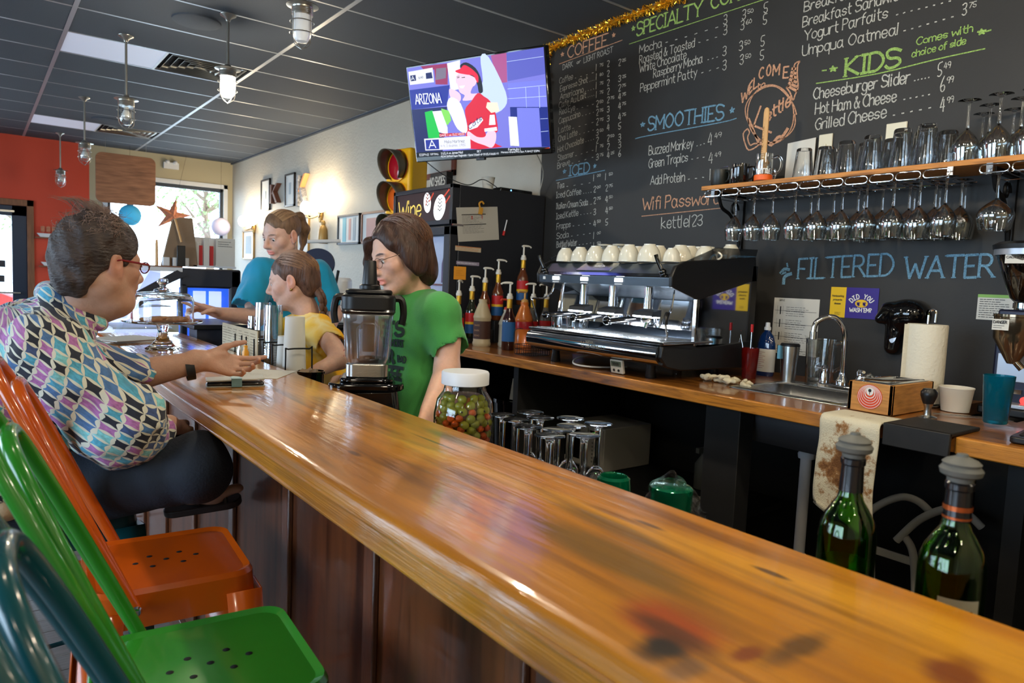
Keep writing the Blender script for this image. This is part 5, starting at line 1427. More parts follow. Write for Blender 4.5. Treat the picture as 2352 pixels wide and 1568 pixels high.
# coffee grinder
gr = thing('coffee_grinder','coffee grinder with a bean hopper and chrome doser at the right edge','grinder',(2.86,.85,1.0))
m_navy = mat('navy_painted_metal',srgb(30,34,54),.35,.3); m_silver = mat('silver_paint',srgb(168,172,180),.35,.7)
b = B(); b.box((-.10,-.09,0),(.14,.09,.03)); obj('base',b,m_blackpl,gr,bevel=.006)
b = B(); b.box((-.04,-.075,.03),(.14,.075,.36)); obj('body',b,m_navy,gr,bevel=.008)
b = B(); b.box((-.046,-.06,.115),(-.040,.06,.21)); obj('silver_plate',b,m_silver,gr,bevel=.002)
for y in (-.052,.052):
    b = B(); b.T = Tm((-.046,y,.122),(0,R(-90),0)); b.cyl((0,0,0),.004,.003,10); obj('screw',b,m_chrome,gr)
b = B(); b.T = Tm((-.040,-.03,.055),(0,R(-90),0)); b.cyl((0,0,0),.013,.006,20); obj('lit_switch',b,mat('lit_red_switch',srgb(220,20,20),.3,emis=(1,.05,.04),es=1.8),gr)
b = B(); b.box((-.048,-.02,.075),(-.04,.02,.09)); b.T = Tm((-.048,.0,.095),(0,R(-90),0)); b.cyl((0,.012,0),.006,.004,12); obj('catch',b,m_chrome,gr)
b = B(); b.box((-.10,-.065,.03),(-.03,.065,.045)); obj('drip_shelf',b,m_silver,gr,bevel=.003)
b = B(); b.lathe([(0,.18),(.016,.18),(.022,.19),(.062,.265),(.064,.335),(.066,.337),(.066,.345),(0,.345)],28,(-.095,0,0)); b.tube([(-.10,0,.20),(-.095,-.03,.165)],.012,10); obj('doser',b,mat('doser_metal',srgb(120,104,84),.14,.9),gr)
b = B(); n_ = Vector((-1,0,0)); b.box((-.1605,-.0,.292),(-.159,.048,.328)); obj('warning_label',b,m_paper,gr)
b = B(); write(b,'DANGER',(-.161,.044,.314),(-.161,.004,.314),.009,.0018,n_,up=(0,0,1)); scribble(b,(-.161,.044,.310),(0,-.04,0),(0,0,-.014),2,n_,.0014,random.Random(2)); obj('warning_print',b,m_ink,gr)
b = B(); b.lathe([(0,.36),(.04,.36),(.04,.385),(.055,.40),(.11,.56),(.11,.565),(.107,.565),(.052,.40),(.038,.39),(0,.39)],28); hp = obj('hopper',b,thinglass('smoky_hopper',(.5,.48,.46)),gr)
m_bean = mat('coffee_beans',srgb(74,40,24),.4,var=.5,vs=140,bump=.004,bs=130)
b = B(); b.lathe([(0,.392),(.036,.392),(.051,.402),(.072,.47),(0,.485)],24); o = obj('beans',b,m_bean,hp); o['kind'] = 'stuff'
b = B(); b.lathe([(0,.565),(.116,.565),(.118,.580),(.10,.590),(0,.592)],30); obj('hopper_lid',b,m_blackpl,gr)
b = B(); b.lathe([(.108,.545),(.112,.545),(.112,.565),(.108,.565)],30); obj('hopper_band',b,m_silver,gr)
b = B(); b.box((-.098,-.01,.515),(-.094,.05,.545)); b.T = None; obj('caution_label',b,m_paper,gr)
b = B(); write(b,'CAUTION',(-.0990,.046,.532),(-.0990,-.005,.532),.007,.0014,n_,up=(0,0,1)); obj('caution_print',b,m_ink,gr)
b = B(); b.lathe([(.041,.365),(.044,.366),(.044,.384),(.041,.385)],28); obj('collar',b,m_chrome,gr)

# posters and dispensers on the chalkboard wall
def sheet(name,label,y0,y1,z0,z1,m,cat='sign',x=XW - .0075):
    t = thing(name,label,cat,(x,y0,z0)); b = B(); b.box((-.001,0,0),(.001,y1 - y0,z1 - z0)); obj('sheet',b,m,t); return t
m_purple = mat('purple_poster',srgb(50,34,132),.5); m_yel = mat('yellow_poster',srgb(226,186,24),.5)
ps = sheet('handwashing_poster','purple and yellow handwashing poster on the chalkboard',1.462,1.605,1.287,1.422,m_purple)
b = B(); b.box((-.001,.143,0),(.001,.214,.135)); obj('yellow_half',b,m_yel,ps)
NX = Vector((-1,0,0))
b = B(); rn0 = random.Random(1)
def arc(b,text,cy,cz,r,a0,a1,h,w):
    n = len(text)
    for i,ch in enumerate(text):
        if ch == ' ': continue
        a = a0 + (a1 - a0) * i / (n - 1); y = cy - r * math.sin(a); z = cz + r * math.cos(a) * .8
        e = Vector((0,-math.cos(a),-math.sin(a) * .8)).normalized(); c = Vector((-.0012,y,z))
        write(b,ch,c - e * h * .33,c + e * h * .33,h,w,NX,up=NX.cross(e),rnd=rn0,jit=.01)
arc(b,'DID YOU',.072,.052,.045,-.95,.95,.020,.0042)
write(b,"WASH 'EM?",(-.0012,.122,.028),(-.0012,.024,.030),.017,.0038,NX,up=(0,0,1),jit=.01)
obj('poster_lettering',b,m_ink_w,ps)
b = B(); b.T = Tm((-.0012,.072,.066),(0,R(-90),0)); b.lathe([(0,0),(.0001,0),(.028,0),(0,.0004)],28,sx=.62); obj('yellow_oval',b,m_yel,ps)
b = B()
for s_ in (-1,1):
    c = Vector((-.0026,.072 + s_ * .013,.062)); ribbon(b,[c + Vector((0,-.003,-.004)),c + Vector((0,.003,.002))],.009,NX)
    for k in range(5): a = -.8 + k * .4; ribbon(b,[c,c + Vector((0,math.sin(a) * .011,math.cos(a) * .011))],.0022,NX)
obj('hand_prints',b,m_purple,ps)
b = B()
for i,tx in enumerate(('Handwashing','prevents','disease')): write(b,tx,(-.0012,.206 - .006 * i,.092 - i * .017),(-.0012,.152 + .006 * i,.092 - i * .017),.008,.0013,NX,up=(0,0,1))
scribble(b,(-.0012,.19,.024),(0,-.035,0),(0,0,-.014),4,NX,.001,rn0); obj('poster_text',b,m_ink,ps)
gs = sheet('laminated_guide','laminated white cleaning guide sheet on the chalkboard',1.726,1.958,1.095,1.362,m_paper)
b = B(); rn = random.Random(12)
write(b,'Grind',(-.0015,.205,.252),(-.0015,.175,.252),.010,.0012,NX,up=(0,0,1))
for k in range(4):
    z0 = .235 - k * .062
    ribbon(b,[Vector((-.0015,.195,z0 - .01)),Vector((-.0015,.195,z0 - .045))],.006,NX)
    for yy in (.212,.182): ribbon(b,[Vector((-.0015,yy,z0 - .006)),Vector((-.0015,yy,z0 - .046))],.001,NX)
    ribbon(b,[Vector((-.0015,.225,z0 - .028)),Vector((-.0015,.012,z0 - .030))],.0016,NX)
    scribble(b,(-.0015,.165,z0 - .006),(0,-.15,0),(0,0,-.05),5,NX,.0016,rn)
obj('guide_print',b,m_ink,gs)
ns = sheet('recipe_sheet','white instruction sheet with green header beside the grinder hopper',.955,1.085,1.315,1.412,m_paper)
b = B(); b.box((-.002,0,.085),(-.0008,.13,.097)); obj('green_header',b,mat('green_print',srgb(130,176,90),.6),ns)
b = B(); scribble(b,(-.0015,.122,.082),(0,-.115,0),(0,0,-.076),9,NX,.0022,random.Random(9),.95); obj('sheet_print',b,m_ink,ns)
# black soap dispenser
sd = thing('soap_dispenser','glossy black wall soap dispenser behind the paper towels','dispenser',(XW - .006,1.345,1.13))
F_ = Field((-.13,-.10,-.02),(.01,.13,.28),.004)
F_.ell((-.03,-.02,.19),(.07,.085,.062),.02); F_.cone((-.03,.01,.17),(-.025,.03,.05),.052,.035,.03); F_.cone((-.05,.05,.205),(-.06,.075,.165),.03,.022,.02); F_.plane((0,0,0),(1,0,0))
o = sdf_obj('housing',[F_],m_gloss,sd)
b = B(); b.T = Tm((-.062,.018,.10),(0,R(-80),0)); b.lathe([(0,0),(.022,0),(0,.004)],24,sx=1.5,sy=.7); obj('sight_window',b,m_silver,sd)

# ================================================================ UNDER THE COUNTER
m_micro = mat('white_microwave',srgb(186,182,172),.45)
mw = thing('microwave','white microwave oven on the shelf under the back counter','microwave',(2.60,2.57,.407))
b = B(); b.box((0,0,0),(.36,.45,.232)); obj('casing',b,m_micro,mw,bevel=.006)
b = B(); b.box((-.012,.12,.012),(.0,.44,.222)); dr = obj('door',b,m_micro,mw,bevel=.004)
b = B(); b.box((-.014,.17,.04),(-.011,.41,.195)); obj('window',b,m_gloss,dr)
b = B(); b.box((-.008,.006,.012),(.0,.112,.222)); cp = obj('control_panel',b,m_micro,mw,bevel=.003)
b = B(); b.box((-.010,.02,.17),(-.007,.10,.21)); obj('clock_window',b,m_gloss,cp)
b = B(); write(b,'1:06',(-.0106,.075,.192),(-.0106,.045,.192),.011,.002,NX,up=(0,0,1)); obj('clock_digits',b,mat('green_digits',(0,1,.1),.4,emis=(.15,1,.1),es=3),cp)
b = B()
for i in range(6):
    for j in range(3): b.T = Tm((-.0085,.034 + j * .022,.145 - i * .02),(0,R(-90),0)); b.cyl((0,0,0),.006,.001,8)
obj('buttons',b,mat('grey_button',srgb(120,118,112),.5),cp)
bx = thing('papers','loose white papers lying on the lower shelf right of the microwave','papers',(2.60,1.95,.407),rz=.2)
for k in range(4):
    b = B(); b.box((-.12,-.14,.001 * k),(.14 - .01 * k,.12,.001 * k + .0008)); o = obj('sheet',b,m_paper,bx); o.rotation_euler = (0,0,.12 * k)
tb = thing('spray_bottle','dim spray bottles standing behind on the lower shelf','bottle',(2.85,2.13,.407))
b = B(); b.lathe([(0,0),(.04,0),(.04,.12),(.015,.16),(.012,.18),(0,.18)],16); b.box((-.05,-.01,.18),(.02,.01,.205)); obj('bottle',b,mat('grey_plastic',srgb(90,92,88),.5),tb)
bn = thing('waste_bin','black waste bin with a liner under the left end of the counter','bin',(2.50,3.16,0))
b = B(); b.lathe([(0,0),(.13,0),(.16,.70),(.165,.70),(.165,.72),(.155,.72),(.125,.02),(0,.02)],20); obj('bin',b,m_gloss,bn)
b = B(); b.T = Tm((0,0,.70),(0,R(12),.3)); b.box((-.10,-.012,0),(-.02,.012,.12)); b.box((.01,-.05,0),(.08,-.035,.11)); obj('liner_paper',b,m_paper,bn)
ld = thing('step_stool','white tubular folding stool stored under the counter','stool')
m_wtube = mat('white_enamel_tube',srgb(176,174,166),.45)
for dy in (0,-.16):
    b = B(); b.tube(catmull([(2.78,1.055 + dy,.60),(2.76,1.10 + dy,.64),(2.75,1.16 + dy,.64),(2.74,1.24 + dy,.58),(2.73,1.31 + dy,.48)],6),.014,10); obj('top_tube',b,m_wtube,ld)
    b = B(); b.tube(catmull([(2.74,1.285 + dy,.50),(2.74,1.25 + dy,.44),(2.72,1.22 + dy,.25),(2.70,1.20 + dy,.01)],6),.014,10); obj('leg',b,m_wtube,ld)
b = B(); b.box((2.735,1.03,.40),(2.75,1.27,.43)); obj('tread',b,m_wtube,ld,bevel=.004)
TVP = [
 ('sky_lilac',[(0.0,1.0),(1.0,1.0),(1.0,0.0),(0.0,0.0)]),
 ('royal',[(-0.001,0.763),(0.322,0.759),(0.287,0.546),(-0.003,0.546)]),
 ('navy',[(-0.003,0.546),(0.287,0.535),(0.212,0.035),(0.002,0.035)]),
 ('lilac2',[(0.591,1.005),(0.752,1.001),(0.738,0.71),(0.636,0.721)]),
 ('rose',[(0.643,1.004),(0.752,1.001),(0.742,0.709),(0.673,0.713)]),
 ('pale',[(0.569,0.999),(0.627,0.986),(0.726,0.614),(0.712,0.463),(0.613,0.416),(0.535,0.631),(0.571,0.756)]),
 ('periw',[(0.752,0.996),(1.0,1.0),(1.001,0.741),(0.746,0.719)]),
 ('periw2',[(0.745,0.698),(1.001,0.687),(0.998,0.418),(0.748,0.456)]),
 ('deep',[(0.748,0.456),(1.002,0.417),(1.001,0.013),(0.736,0.048)]),
 ('periw2',[(0.795,0.441),(0.945,0.417),(0.945,0.023),(0.787,0.039)]),
 ('white',[(0.732,0.36),(0.79,0.348),(0.791,0.044),(0.729,0.055)]),
 ('red',[(0.113,1.012),(0.327,0.986),(0.308,0.767),(0.216,0.786),(0.217,0.944),(0.133,0.962)]),
 ('white',[(0.32,0.988),(0.42,1.01),(0.396,0.704),(0.327,0.696)]),
 ('grey',[(0.233,0.951),(0.31,0.946),(0.3,0.836),(0.219,0.831)]),
 ('green',[(0.106,0.502),(0.169,0.512),(0.213,0.322),(0.198,0.198),(0.112,0.213)]),
 ('lime',[(0.24,0.522),(0.3,0.487),(0.309,0.383),(0.275,0.333),(0.24,0.396)]),
 ('white',[(0.168,0.501),(0.238,0.499),(0.274,0.31),(0.27,0.231),(0.202,0.266)]),
 ('hair',[(0.416,0.945),(0.463,0.968),(0.526,0.898),(0.558,0.792),(0.567,0.68),(0.561,0.637),(0.536,0.642),(0.526,0.744),(0.478,0.832),(0.429,0.898)]),
 ('skin',[(0.38,0.841),(0.412,0.868),(0.485,0.83),(0.528,0.777),(0.514,0.724),(0.494,0.706),(0.476,0.643),(0.535,0.631),(0.517,0.579),(0.412,0.578),(0.43,0.63),(0.394,0.671),(0.383,0.752),(0.373,0.776)]),
 ('visor',[(0.376,0.898),(0.397,0.871),(0.463,0.84),(0.507,0.82),(0.533,0.742),(0.543,0.795),(0.531,0.842),(0.49,0.906),(0.446,0.944),(0.415,0.912)]),
 ('jersey',[(0.528,0.638),(0.57,0.596),(0.612,0.538),(0.643,0.41),(0.648,0.22),(0.603,0.217),(0.56,0.236),(0.57,0.155),(0.641,0.075),(0.658,0.05),(0.429,0.055),(0.406,0.184),(0.427,0.305),(0.421,0.475),(0.471,0.555)]),
 ('skin',[(0.63,0.217),(0.629,0.122),(0.595,0.05),(0.544,0.081),(0.471,0.128),(0.421,0.193),(0.432,0.248),(0.489,0.181),(0.549,0.17),(0.574,0.222)]),
 ('skin',[(0.32,0.72),(0.372,0.687),(0.4,0.636),(0.388,0.571),(0.336,0.593),(0.317,0.653)]),
 ('white',[(0.323,0.629),(0.395,0.548),(0.427,0.305),(0.408,0.229),(0.35,0.285),(0.312,0.428),(0.287,0.546)]),
 ('white',[(0.435,0.304),(0.537,0.385),(0.55,0.349),(0.502,0.28),(0.44,0.257)]),
 ('white',[(0.601,0.396),(0.635,0.395),(0.637,0.289),(0.589,0.292)]),
 ('flare',[(0.59,0.531),(0.663,0.517),(0.673,0.426),(0.613,0.416),(0.579,0.478)]),
 ('white',[(0.553,0.259),(0.643,0.265),(0.645,0.226),(0.552,0.226)]),
 ('hair',[(0.386,0.825),(0.404,0.83),(0.405,0.823),(0.387,0.818)]),
 ('hair',[(0.42,0.822),(0.446,0.821),(0.445,0.813),(0.421,0.815)]),
 ('hair',[(0.383,0.834),(0.405,0.841),(0.404,0.836),(0.384,0.83)]),
 ('white',[(0.396,0.735),(0.44,0.734),(0.425,0.707),(0.405,0.711)]),
 ('pale',[(0.742,0.644),(1.0,0.633),(1.0,0.629),(0.742,0.639)]),
 ('pale',[(0.741,0.545),(0.999,0.526),(0.999,0.521),(0.741,0.541)]),
 ('pale',[(0.865,0.635),(0.868,0.634),(0.864,0.433),(0.862,0.434)]),
 ('pale',[(0.954,0.627),(0.957,0.626),(0.953,0.416),(0.95,0.416)]),
 ('pale',[(0.752,0.914),(0.998,0.913),(0.998,0.909),(0.752,0.91)]),
 ('pale',[(0.951,0.307),(1.0,0.303),(1.0,0.299),(0.95,0.303)]),
 ('pale',[(0.948,0.176),(0.998,0.178),(0.998,0.174),(0.948,0.172)]),
 ('card',[(0.013,0.96),(0.209,0.966),(0.208,0.811),(0.014,0.817)]),
 ('navy',[(0.024,0.918),(0.068,0.917),(0.068,0.854),(0.024,0.855)]),
 ('navy',[(0.15,0.919),(0.197,0.92),(0.201,0.855),(0.149,0.857)]),
 ('card',[(0.079,0.208),(0.444,0.194),(0.439,0.059),(0.079,0.074)]),
 ('royal',[(0.089,0.192),(0.197,0.187),(0.194,0.078),(0.087,0.085)]),
 ('redbar',[(0.205,0.249),(0.405,0.236),(0.405,0.207),(0.205,0.214)]),
 ('black',[(-0.0,0.058),(0.658,0.039),(0.999,0.013),(1.001,-0.004),(0.001,-0.002)]),
 ('orange',[(0.725,-0.034),(0.964,-0.047),(0.998,0.008),(1.0,-0.009),(0.967,-0.064),(0.716,-0.05)]),
]
TVT = [
 ('ARIZONA','white',(0.044,0.6),(0.255,0.581),0.107,0.006),
 ('GAME 1 vs OLE MISS','white',(0.208,0.217),(0.401,0.21),0.023,0.0016),
 ('Malia Martinez','ink',(0.241,0.139),(0.399,0.131),0.03,0.0016),
 ('4-4, 2 doubles, 2 RBI','grey',(0.208,0.099),(0.404,0.091),0.025,0.0012),
 ('A','white',(0.113,0.098),(0.176,0.096),0.085,0.006),
 ('6:40','ink',(0.091,0.869),(0.129,0.868),0.025,0.0018),
 ('A','white',(0.031,0.865),(0.06,0.864),0.043,0.003),
 ('ESPN2','white',(0.027,0.017),(0.107,0.014),0.023,0.0018),
 ('SOFTBALL','white',(0.118,0.018),(0.186,0.016),0.018,0.0014),
 ('2 UCLA vs James Mad','white',(0.203,0.015),(0.377,0.013),0.023,0.0018),
 ('NCAA Softball Super Regionals - Game 2 (best-of-3) UCLA leads 1-0','white',(0.203,-0.017),(0.643,-0.028),0.021,0.0014),
 ('SET','white',(0.484,0.012),(0.518,0.011),0.02,0.0016),
 ('Formula 1','white',(0.715,0.004),(0.803,0.001),0.025,0.002),
 ('Monaco Grand Prix Sun. 9 AM ET ESPN','white',(0.663,-0.016),(0.932,-0.03),0.018,0.0014),
 ('LG','grey',(0.478,-0.055),(0.499,-0.056),0.011,0.001),
 ('Cats','navy',(0.44,0.263),(0.547,0.356),0.056,0.004),
]
# ================================================================ TELEVISION
tv = thing('television','flat television tilted high over the wine fridge showing a softball game','television',(2.44,3.58,2.118),rot=(R(13.6),0,R(-68.8)))
TW,TH = .985,.575
b = B(); b.box((-TW / 2,0,0),(TW / 2,.045,TH)); obj('casing',b,m_gloss,tv,bevel=.006)
b = B(); b.box((-.22,.045,.14),(.22,.075,.46)); obj('rear_housing',b,m_blackpl,tv,bevel=.01)
b = B(); b.box((-.03,-.003,-.012),(.03,.02,.004)); obj('logo_tab',b,m_blackpl,tv,bevel=.002)
def emi(name,c,s=1.):
    k = srgb(*c); return mat('screen_' + name,(0,0,0),.3,emis=k,es=s,spec=.2)
SC = dict(sky_lilac=(120,120,215),royal=(30,44,150),navy=(14,24,90),lilac2=(120,110,200),rose=(170,84,140),pale=(196,214,250),periw=(92,96,190),periw2=(120,126,226),deep=(26,40,130),white=(235,240,250),red=(150,40,90),grey=(120,110,130),green=(10,190,70),lime=(130,215,90),hair=(20,20,34),skin=(236,200,220),visor=(225,20,60),jersey=(214,24,54),flare=(255,225,205),card=(225,228,240),redbar=(200,20,40),black=(12,14,24),orange=(225,70,36),ink=(40,40,56))
sw_,sh_ = TW - .022,TH - .042; sx0,sz0 = -sw_ / 2,.03
scr = None
for i,(nm,poly) in enumerate(TVP):
    P = [(sx0 + max(0,min(1,u)) * sw_,sz0 + max(0,min(1,v)) * sh_) for u,v in poly]
    a = sum(P[k][0] * P[(k + 1) % len(P)][1] - P[(k + 1) % len(P)][0] * P[k][1] for k in range(len(P)))
    if nm in ('hair','skin','jersey','visor','pale','lime','white') and len(P) > 5:
        P = [(p.x,p.z) for p in catmull([(x,0,z) for x,z in P],3,True)]
    if a > 0: P = P[::1]
    else: P = P[::-1]
    bb = B(); y = -.0016 - .00012 * i
    bb.add([(x,y,z) for x,z in P],[tuple(range(len(P)))])
    o = obj('screen' if i == 0 else 'screen_picture',bb,emi(nm,SC[nm],1.25),tv if i == 0 else scr)
    if i == 0: scr = o
nt_ = Vector((0,-1,0))
for t_,c_,a,e_,hh,w in TVT:
    bb = B(); f = lambda q: (sx0 + q[0] * sw_,-.0062,sz0 + q[1] * sh_)
    write(bb,t_,f(a),f(e_),abs(hh) * sh_,w,nt_,up=(0,0,1),jit=.005); obj('screen_lettering',bb,emi(c_,SC[c_],1.25),scr)
b = B(); b.box((-.05,.07,.22),(.05,.10,.38)); b.tube([(0,.09,.30),(.18,.30,.30)],.022,8); b.tube([(.18,.30,.30),(-.12,.55,.29)],.022,8); obj('wall_arm',b,m_blackpl,tv)
tc_ = thing('cable','thin black cable drooping from the television to the fridge top','cable')
b = B(); b.tube(catmull([(2.30,4.0,2.13),(2.37,3.86,2.03),(2.50,3.80,1.985),(2.6,3.79,2.03),(2.68,3.785,2.01),(2.745,3.785,1.976)],6),.003,6); obj('cable',b,m_blackpl,tc_)
tc_ = thing('cable','pale straight cable hanging from the right of the television','cable')
b = B(); b.tube(catmull([(2.72,3.42,2.20),(3.0,3.66,2.12),(3.06,3.77,1.985)],4),.003,6); obj('cable',b,m_offw,tc_)

# ================================================================ WINE FRIDGE
fr_ = thing('wine_fridge','tall black glass-door wine fridge against the grey wall','fridge',(2.35,3.73,0))
m_fr = mat('fridge_black',srgb(30,32,38),.4)
b = B(); b.box((.05,0,.10),(.735,.77,1.97)); obj('cabinet',b,m_fr,fr_,bevel=.004)
b = B(); b.box((.04,.03,0),(.70,.74,.10)); obj('plinth',b,m_blackpl,fr_)
b = B()
for y0,y1,z0,z1 in ((0,.77,1.725,1.755),(0,.77,1.945,1.972),(0,.03,1.725,1.972),(.74,.77,1.725,1.972)): b.box((-.004,y0,z0),(.05,y1,z1))
obj('sign_frame',b,m_fr,fr_,bevel=.003)
m_signdark = mat('sign_dark_print',srgb(40,32,34),.3,emis=srgb(60,44,44),es=.5)
b = B(); b.box((.010,.03,1.755),(.016,.74,1.945)); lb = obj('lit_sign',b,m_signdark,fr_)
m_wwhite = mat('sign_glow_white',(1,1,1),.3,emis=(1,.96,.92),es=.9); m_wgold = mat('sign_glow_gold',srgb(210,180,80),.3,emis=srgb(220,190,100),es=.8); m_wred = mat('sign_glow_red',srgb(180,60,40),.3,emis=srgb(200,70,50),es=.6)
NXs = Vector((-1,0,0))
def blob(cy,cz,ry,rz_,tilt,m,nm,x=.0085):
    bb = B(); vs = [(x,cy + ry * math.cos(a) * math.cos(tilt) - rz_ * math.sin(a) * math.sin(tilt),cz + ry * math.cos(a) * math.sin(tilt) + rz_ * math.sin(a) * math.cos(tilt)) for a in [k / 24 * 2 * PI for k in range(24)]]
    bb.add(vs,[tuple(range(24))]); return obj(nm,bb,m,lb)
blob(.17,1.835,.068,.085,.5,m_wwhite,'printed_glass'); blob(.325,1.875,.045,.066,-.2,m_wwhite,'printed_glass')
bb = B()
for (y,z) in ((.165,1.84),(.32,1.88)):
    for k in range(4):
        for s_ in (-1,1): a = .3 + k * .35; ribbon(bb,[Vector((.0078,y,z + .04 - k * .022)),Vector((.0078,y + s_ * .022,z + .055 - k * .022)),Vector((.0078,y + s_ * .026,z + .045 - k * .022))],.006,NXs)
obj('printed_vine',bb,m_ink,lb)
bb = B(); write(bb,'Wine',(.0075,.71,1.785),(.0075,.385,1.79),.115,.010,NXs,up=(0,0,1),jit=.01,rnd=random.Random(4)); obj('wine_lettering',bb,m_wgold,lb)
bb = B()
for y0,z0,y1,z1 in ((.12,1.90,.06,1.94),(.10,1.86,.05,1.90),(.25,1.93,.30,1.88),(.32,1.93,.34,1.86)): ribbon(bb,[Vector((.0085,y0,z0)),Vector((.0085,y1,z1))],.012,NXs)
obj('printed_spark',bb,m_wred,lb)
dr = B()
for y0,y1,z0,z1 in ((0.002,.768,1.655,1.715),(.002,.768,.12,.20),(.002,.075,.12,1.715),(.70,.768,.12,1.715)): dr.box((-.012,y0,z0),(.048,y1,z1))
do = obj('door',dr,m_fr,fr_,bevel=.006)
b = B(); b.box((.02,.075,.20),(.026,.70,1.655)); obj('glass_pane',b,m_pane,do)
b = B(); b.box((.046,.07,.2),(.052,.71,1.66)); obj('lit_interior',b,mat('fridge_interior',srgb(200,215,235),.5,emis=srgb(170,200,240),es=.35),fr_)
b = B()
for z in (.5,.78,1.06,1.34):
    b.box((.034,.08,z),(.046,.70,z + .012))
obj('shelf_rack',b,m_steel,fr_)
for z in (1.36,1.08):
    for k in range(3):
        b = B(); b.T = Tm((.04,.14 + k * .2,z)); b.lathe([(0,0),(.03,0),(.03,.12),(.012,.17),(.012,.2),(0,.2)],12,sx=.2); obj('stored_bottle',b,(m_lblue,m_offw,m_greenliq)[k],fr_)
b = B(); b.T = Tm((.02,-.002,1.722)); b.box((-.02,-.004,-.006),(.06,.006,.006)); obj('hinge',b,m_chrome,fr_)
# things on and on the side of the fridge
def sidesheet(name,label,x0,x1,z0,z1,m,tilt=0,cat='paper'):
    t = thing(name,label,cat,((x0 + x1) / 2,3.7285,(z0 + z1) / 2),rot=(0,tilt,0)); b = B(); b.box((-(x1 - x0) / 2,-.0012,-(z1 - z0) / 2),((x1 - x0) / 2,0,(z1 - z0) / 2)); obj('sheet',b,m,t); return t
m_greyp = mat('laminated_paper',srgb(176,172,162),.35)
NYm = Vector((0,-1,0))
s1 = sidesheet('schedule_sheet','white printed schedule sheet held by a clip on the fridge side',2.385,2.70,1.635,1.845,m_greyp,R(7))
s1.rotation_euler = (0,-R(6.5),0)
b = B()
for k,z in enumerate((.06,-.002)): ribbon(b,[Vector((-.12,-.0024,z)),Vector((.06,-.0024,z))],.005,NYm)
obj('table_rule',b,m_ink,s1)
b = B(); scribble(b,(-.12,-.0022,.055),(.17,0,0),(0,0,-.05),6,NYm,.0018,random.Random(3),.95); scribble(b,(-.12,-.0022,-.008),(.17,0,0),(0,0,-.05),6,NYm,.0018,random.Random(6),.95); obj('table_print',b,mat('grey_print',srgb(110,108,104),.7),s1)
b = B(); write(b,'xx',(-.05,-.0026,.03),(-.04,-.0026,.03),.03,.002,NYm,up=(0,0,1)); write(b,'11',(.03,-.0026,.03),(.035,-.0026,.03),.03,.002,NYm,up=(0,0,1)); obj('red_marks',b,m_lred,s1)
ck = thing('clip','yellow wooden clip holding the schedule sheet','clip',(2.55,3.725,1.83),rot=(0,R(8),0))
b = B(); b.box((-.010,-.018,-.03),(.012,-.003,.012)); b.tube(catmull([(-.008,-.01,.01),(-.018,-.01,.035),(0,-.01,.05),(.016,-.01,.04)],4),.006,8); obj('clip',b,mat('yellow_wood',srgb(196,140,44),.5),ck)
s2 = sidesheet('sticker','long cream notice sticker below the schedule sheet',2.378,2.572,1.563,1.593,mat('cream_sticker',srgb(190,176,150),.5),R(1))
b = B(); scribble(b,(-.09,-.0024,.012),(.18,0,0),(0,0,-.024),3,NYm,.002,random.Random(1),1.); ribbon(b,[Vector((-.095,-.0022,.0125)),Vector((.095,-.0022,.0125))],.004,NYm); obj('sticker_print',b,mat('orange_print',srgb(190,120,70),.6),s2)
s3 = sidesheet('sticker','narrow purple edged sticker under the cream one',2.39,2.562,1.477,1.499,mat('mauve_sticker',srgb(146,136,156),.5),R(1))
b = B(); scribble(b,(-.08,-.0024,.006),(.16,0,0),(0,0,-.012),1,NYm,.004,random.Random(5),1.); obj('sticker_print',b,m_white,s3)
s4 = sidesheet('sticky_note','orange sticky note on the fridge side',2.374,2.464,1.385,1.466,mat('orange_note',srgb(226,150,40),.6))
b = B(); scribble(b,(-.03,-.0024,.02),(.06,0,0),(0,0,-.04),4,NYm,.0012,random.Random(7),.9); obj('note_writing',b,mat('pencil',srgb(150,96,40),.7),s4)
mk = thing('marker','red marker hung diagonally on the fridge side','marker',(2.755,3.722,1.745),rot=(0,R(14),0))
b = B(); b.tube([(0,0,-.04),(0,0,.04)],.004,8); obj('barrel',b,m_white,mk)
b = B(); b.tube([(0,0,-.065),(0,0,-.035)],.008,8); obj('tip',b,m_rred,mk)
ns_ = thing('no_shoes_sign','black NO SHOES block sign on top of the fridge','sign',(2.39,3.88,1.971))
b = B(); b.box((0,0,0),(.05,.20,.095)); obj('block',b,m_blackpl,ns_,bevel=.003)
b = B(); write(b,'NO SHOES',(-.0012,.195,.012),(-.0012,.01,.012),.055,.008,NXs,up=(0,0,1),jit=.005); obj('sign_lettering',b,m_greyp,ns_)
pc = thing('paper_cup','small white paper cup on top of the fridge','cup',(2.70,3.86,1.972))
b = B(); b.lathe([(0,.003),(.030,.003),(.031,0),(.044,.085),(.046,.088),(.044,.09),(.041,.084),(.030,.006),(0,.006)],24); obj('body',b,m_paper,pc)
sb_ = thing('set_top_box','flat black set-top box with a blue light on the fridge','set-top box',(2.76,3.80,1.9705),rz=0)
b = B(); b.box((0,0,0),(.27,.16,.032)); obj('casing',b,m_gloss,sb_,bevel=.006)
b = B(); b.ell((.085,-.002,.018),(.006,.002,.005),10,6); obj('indicator',b,mat('blue_light',(0,.2,1),.4,emis=(.2,.5,1),es=3),sb_)

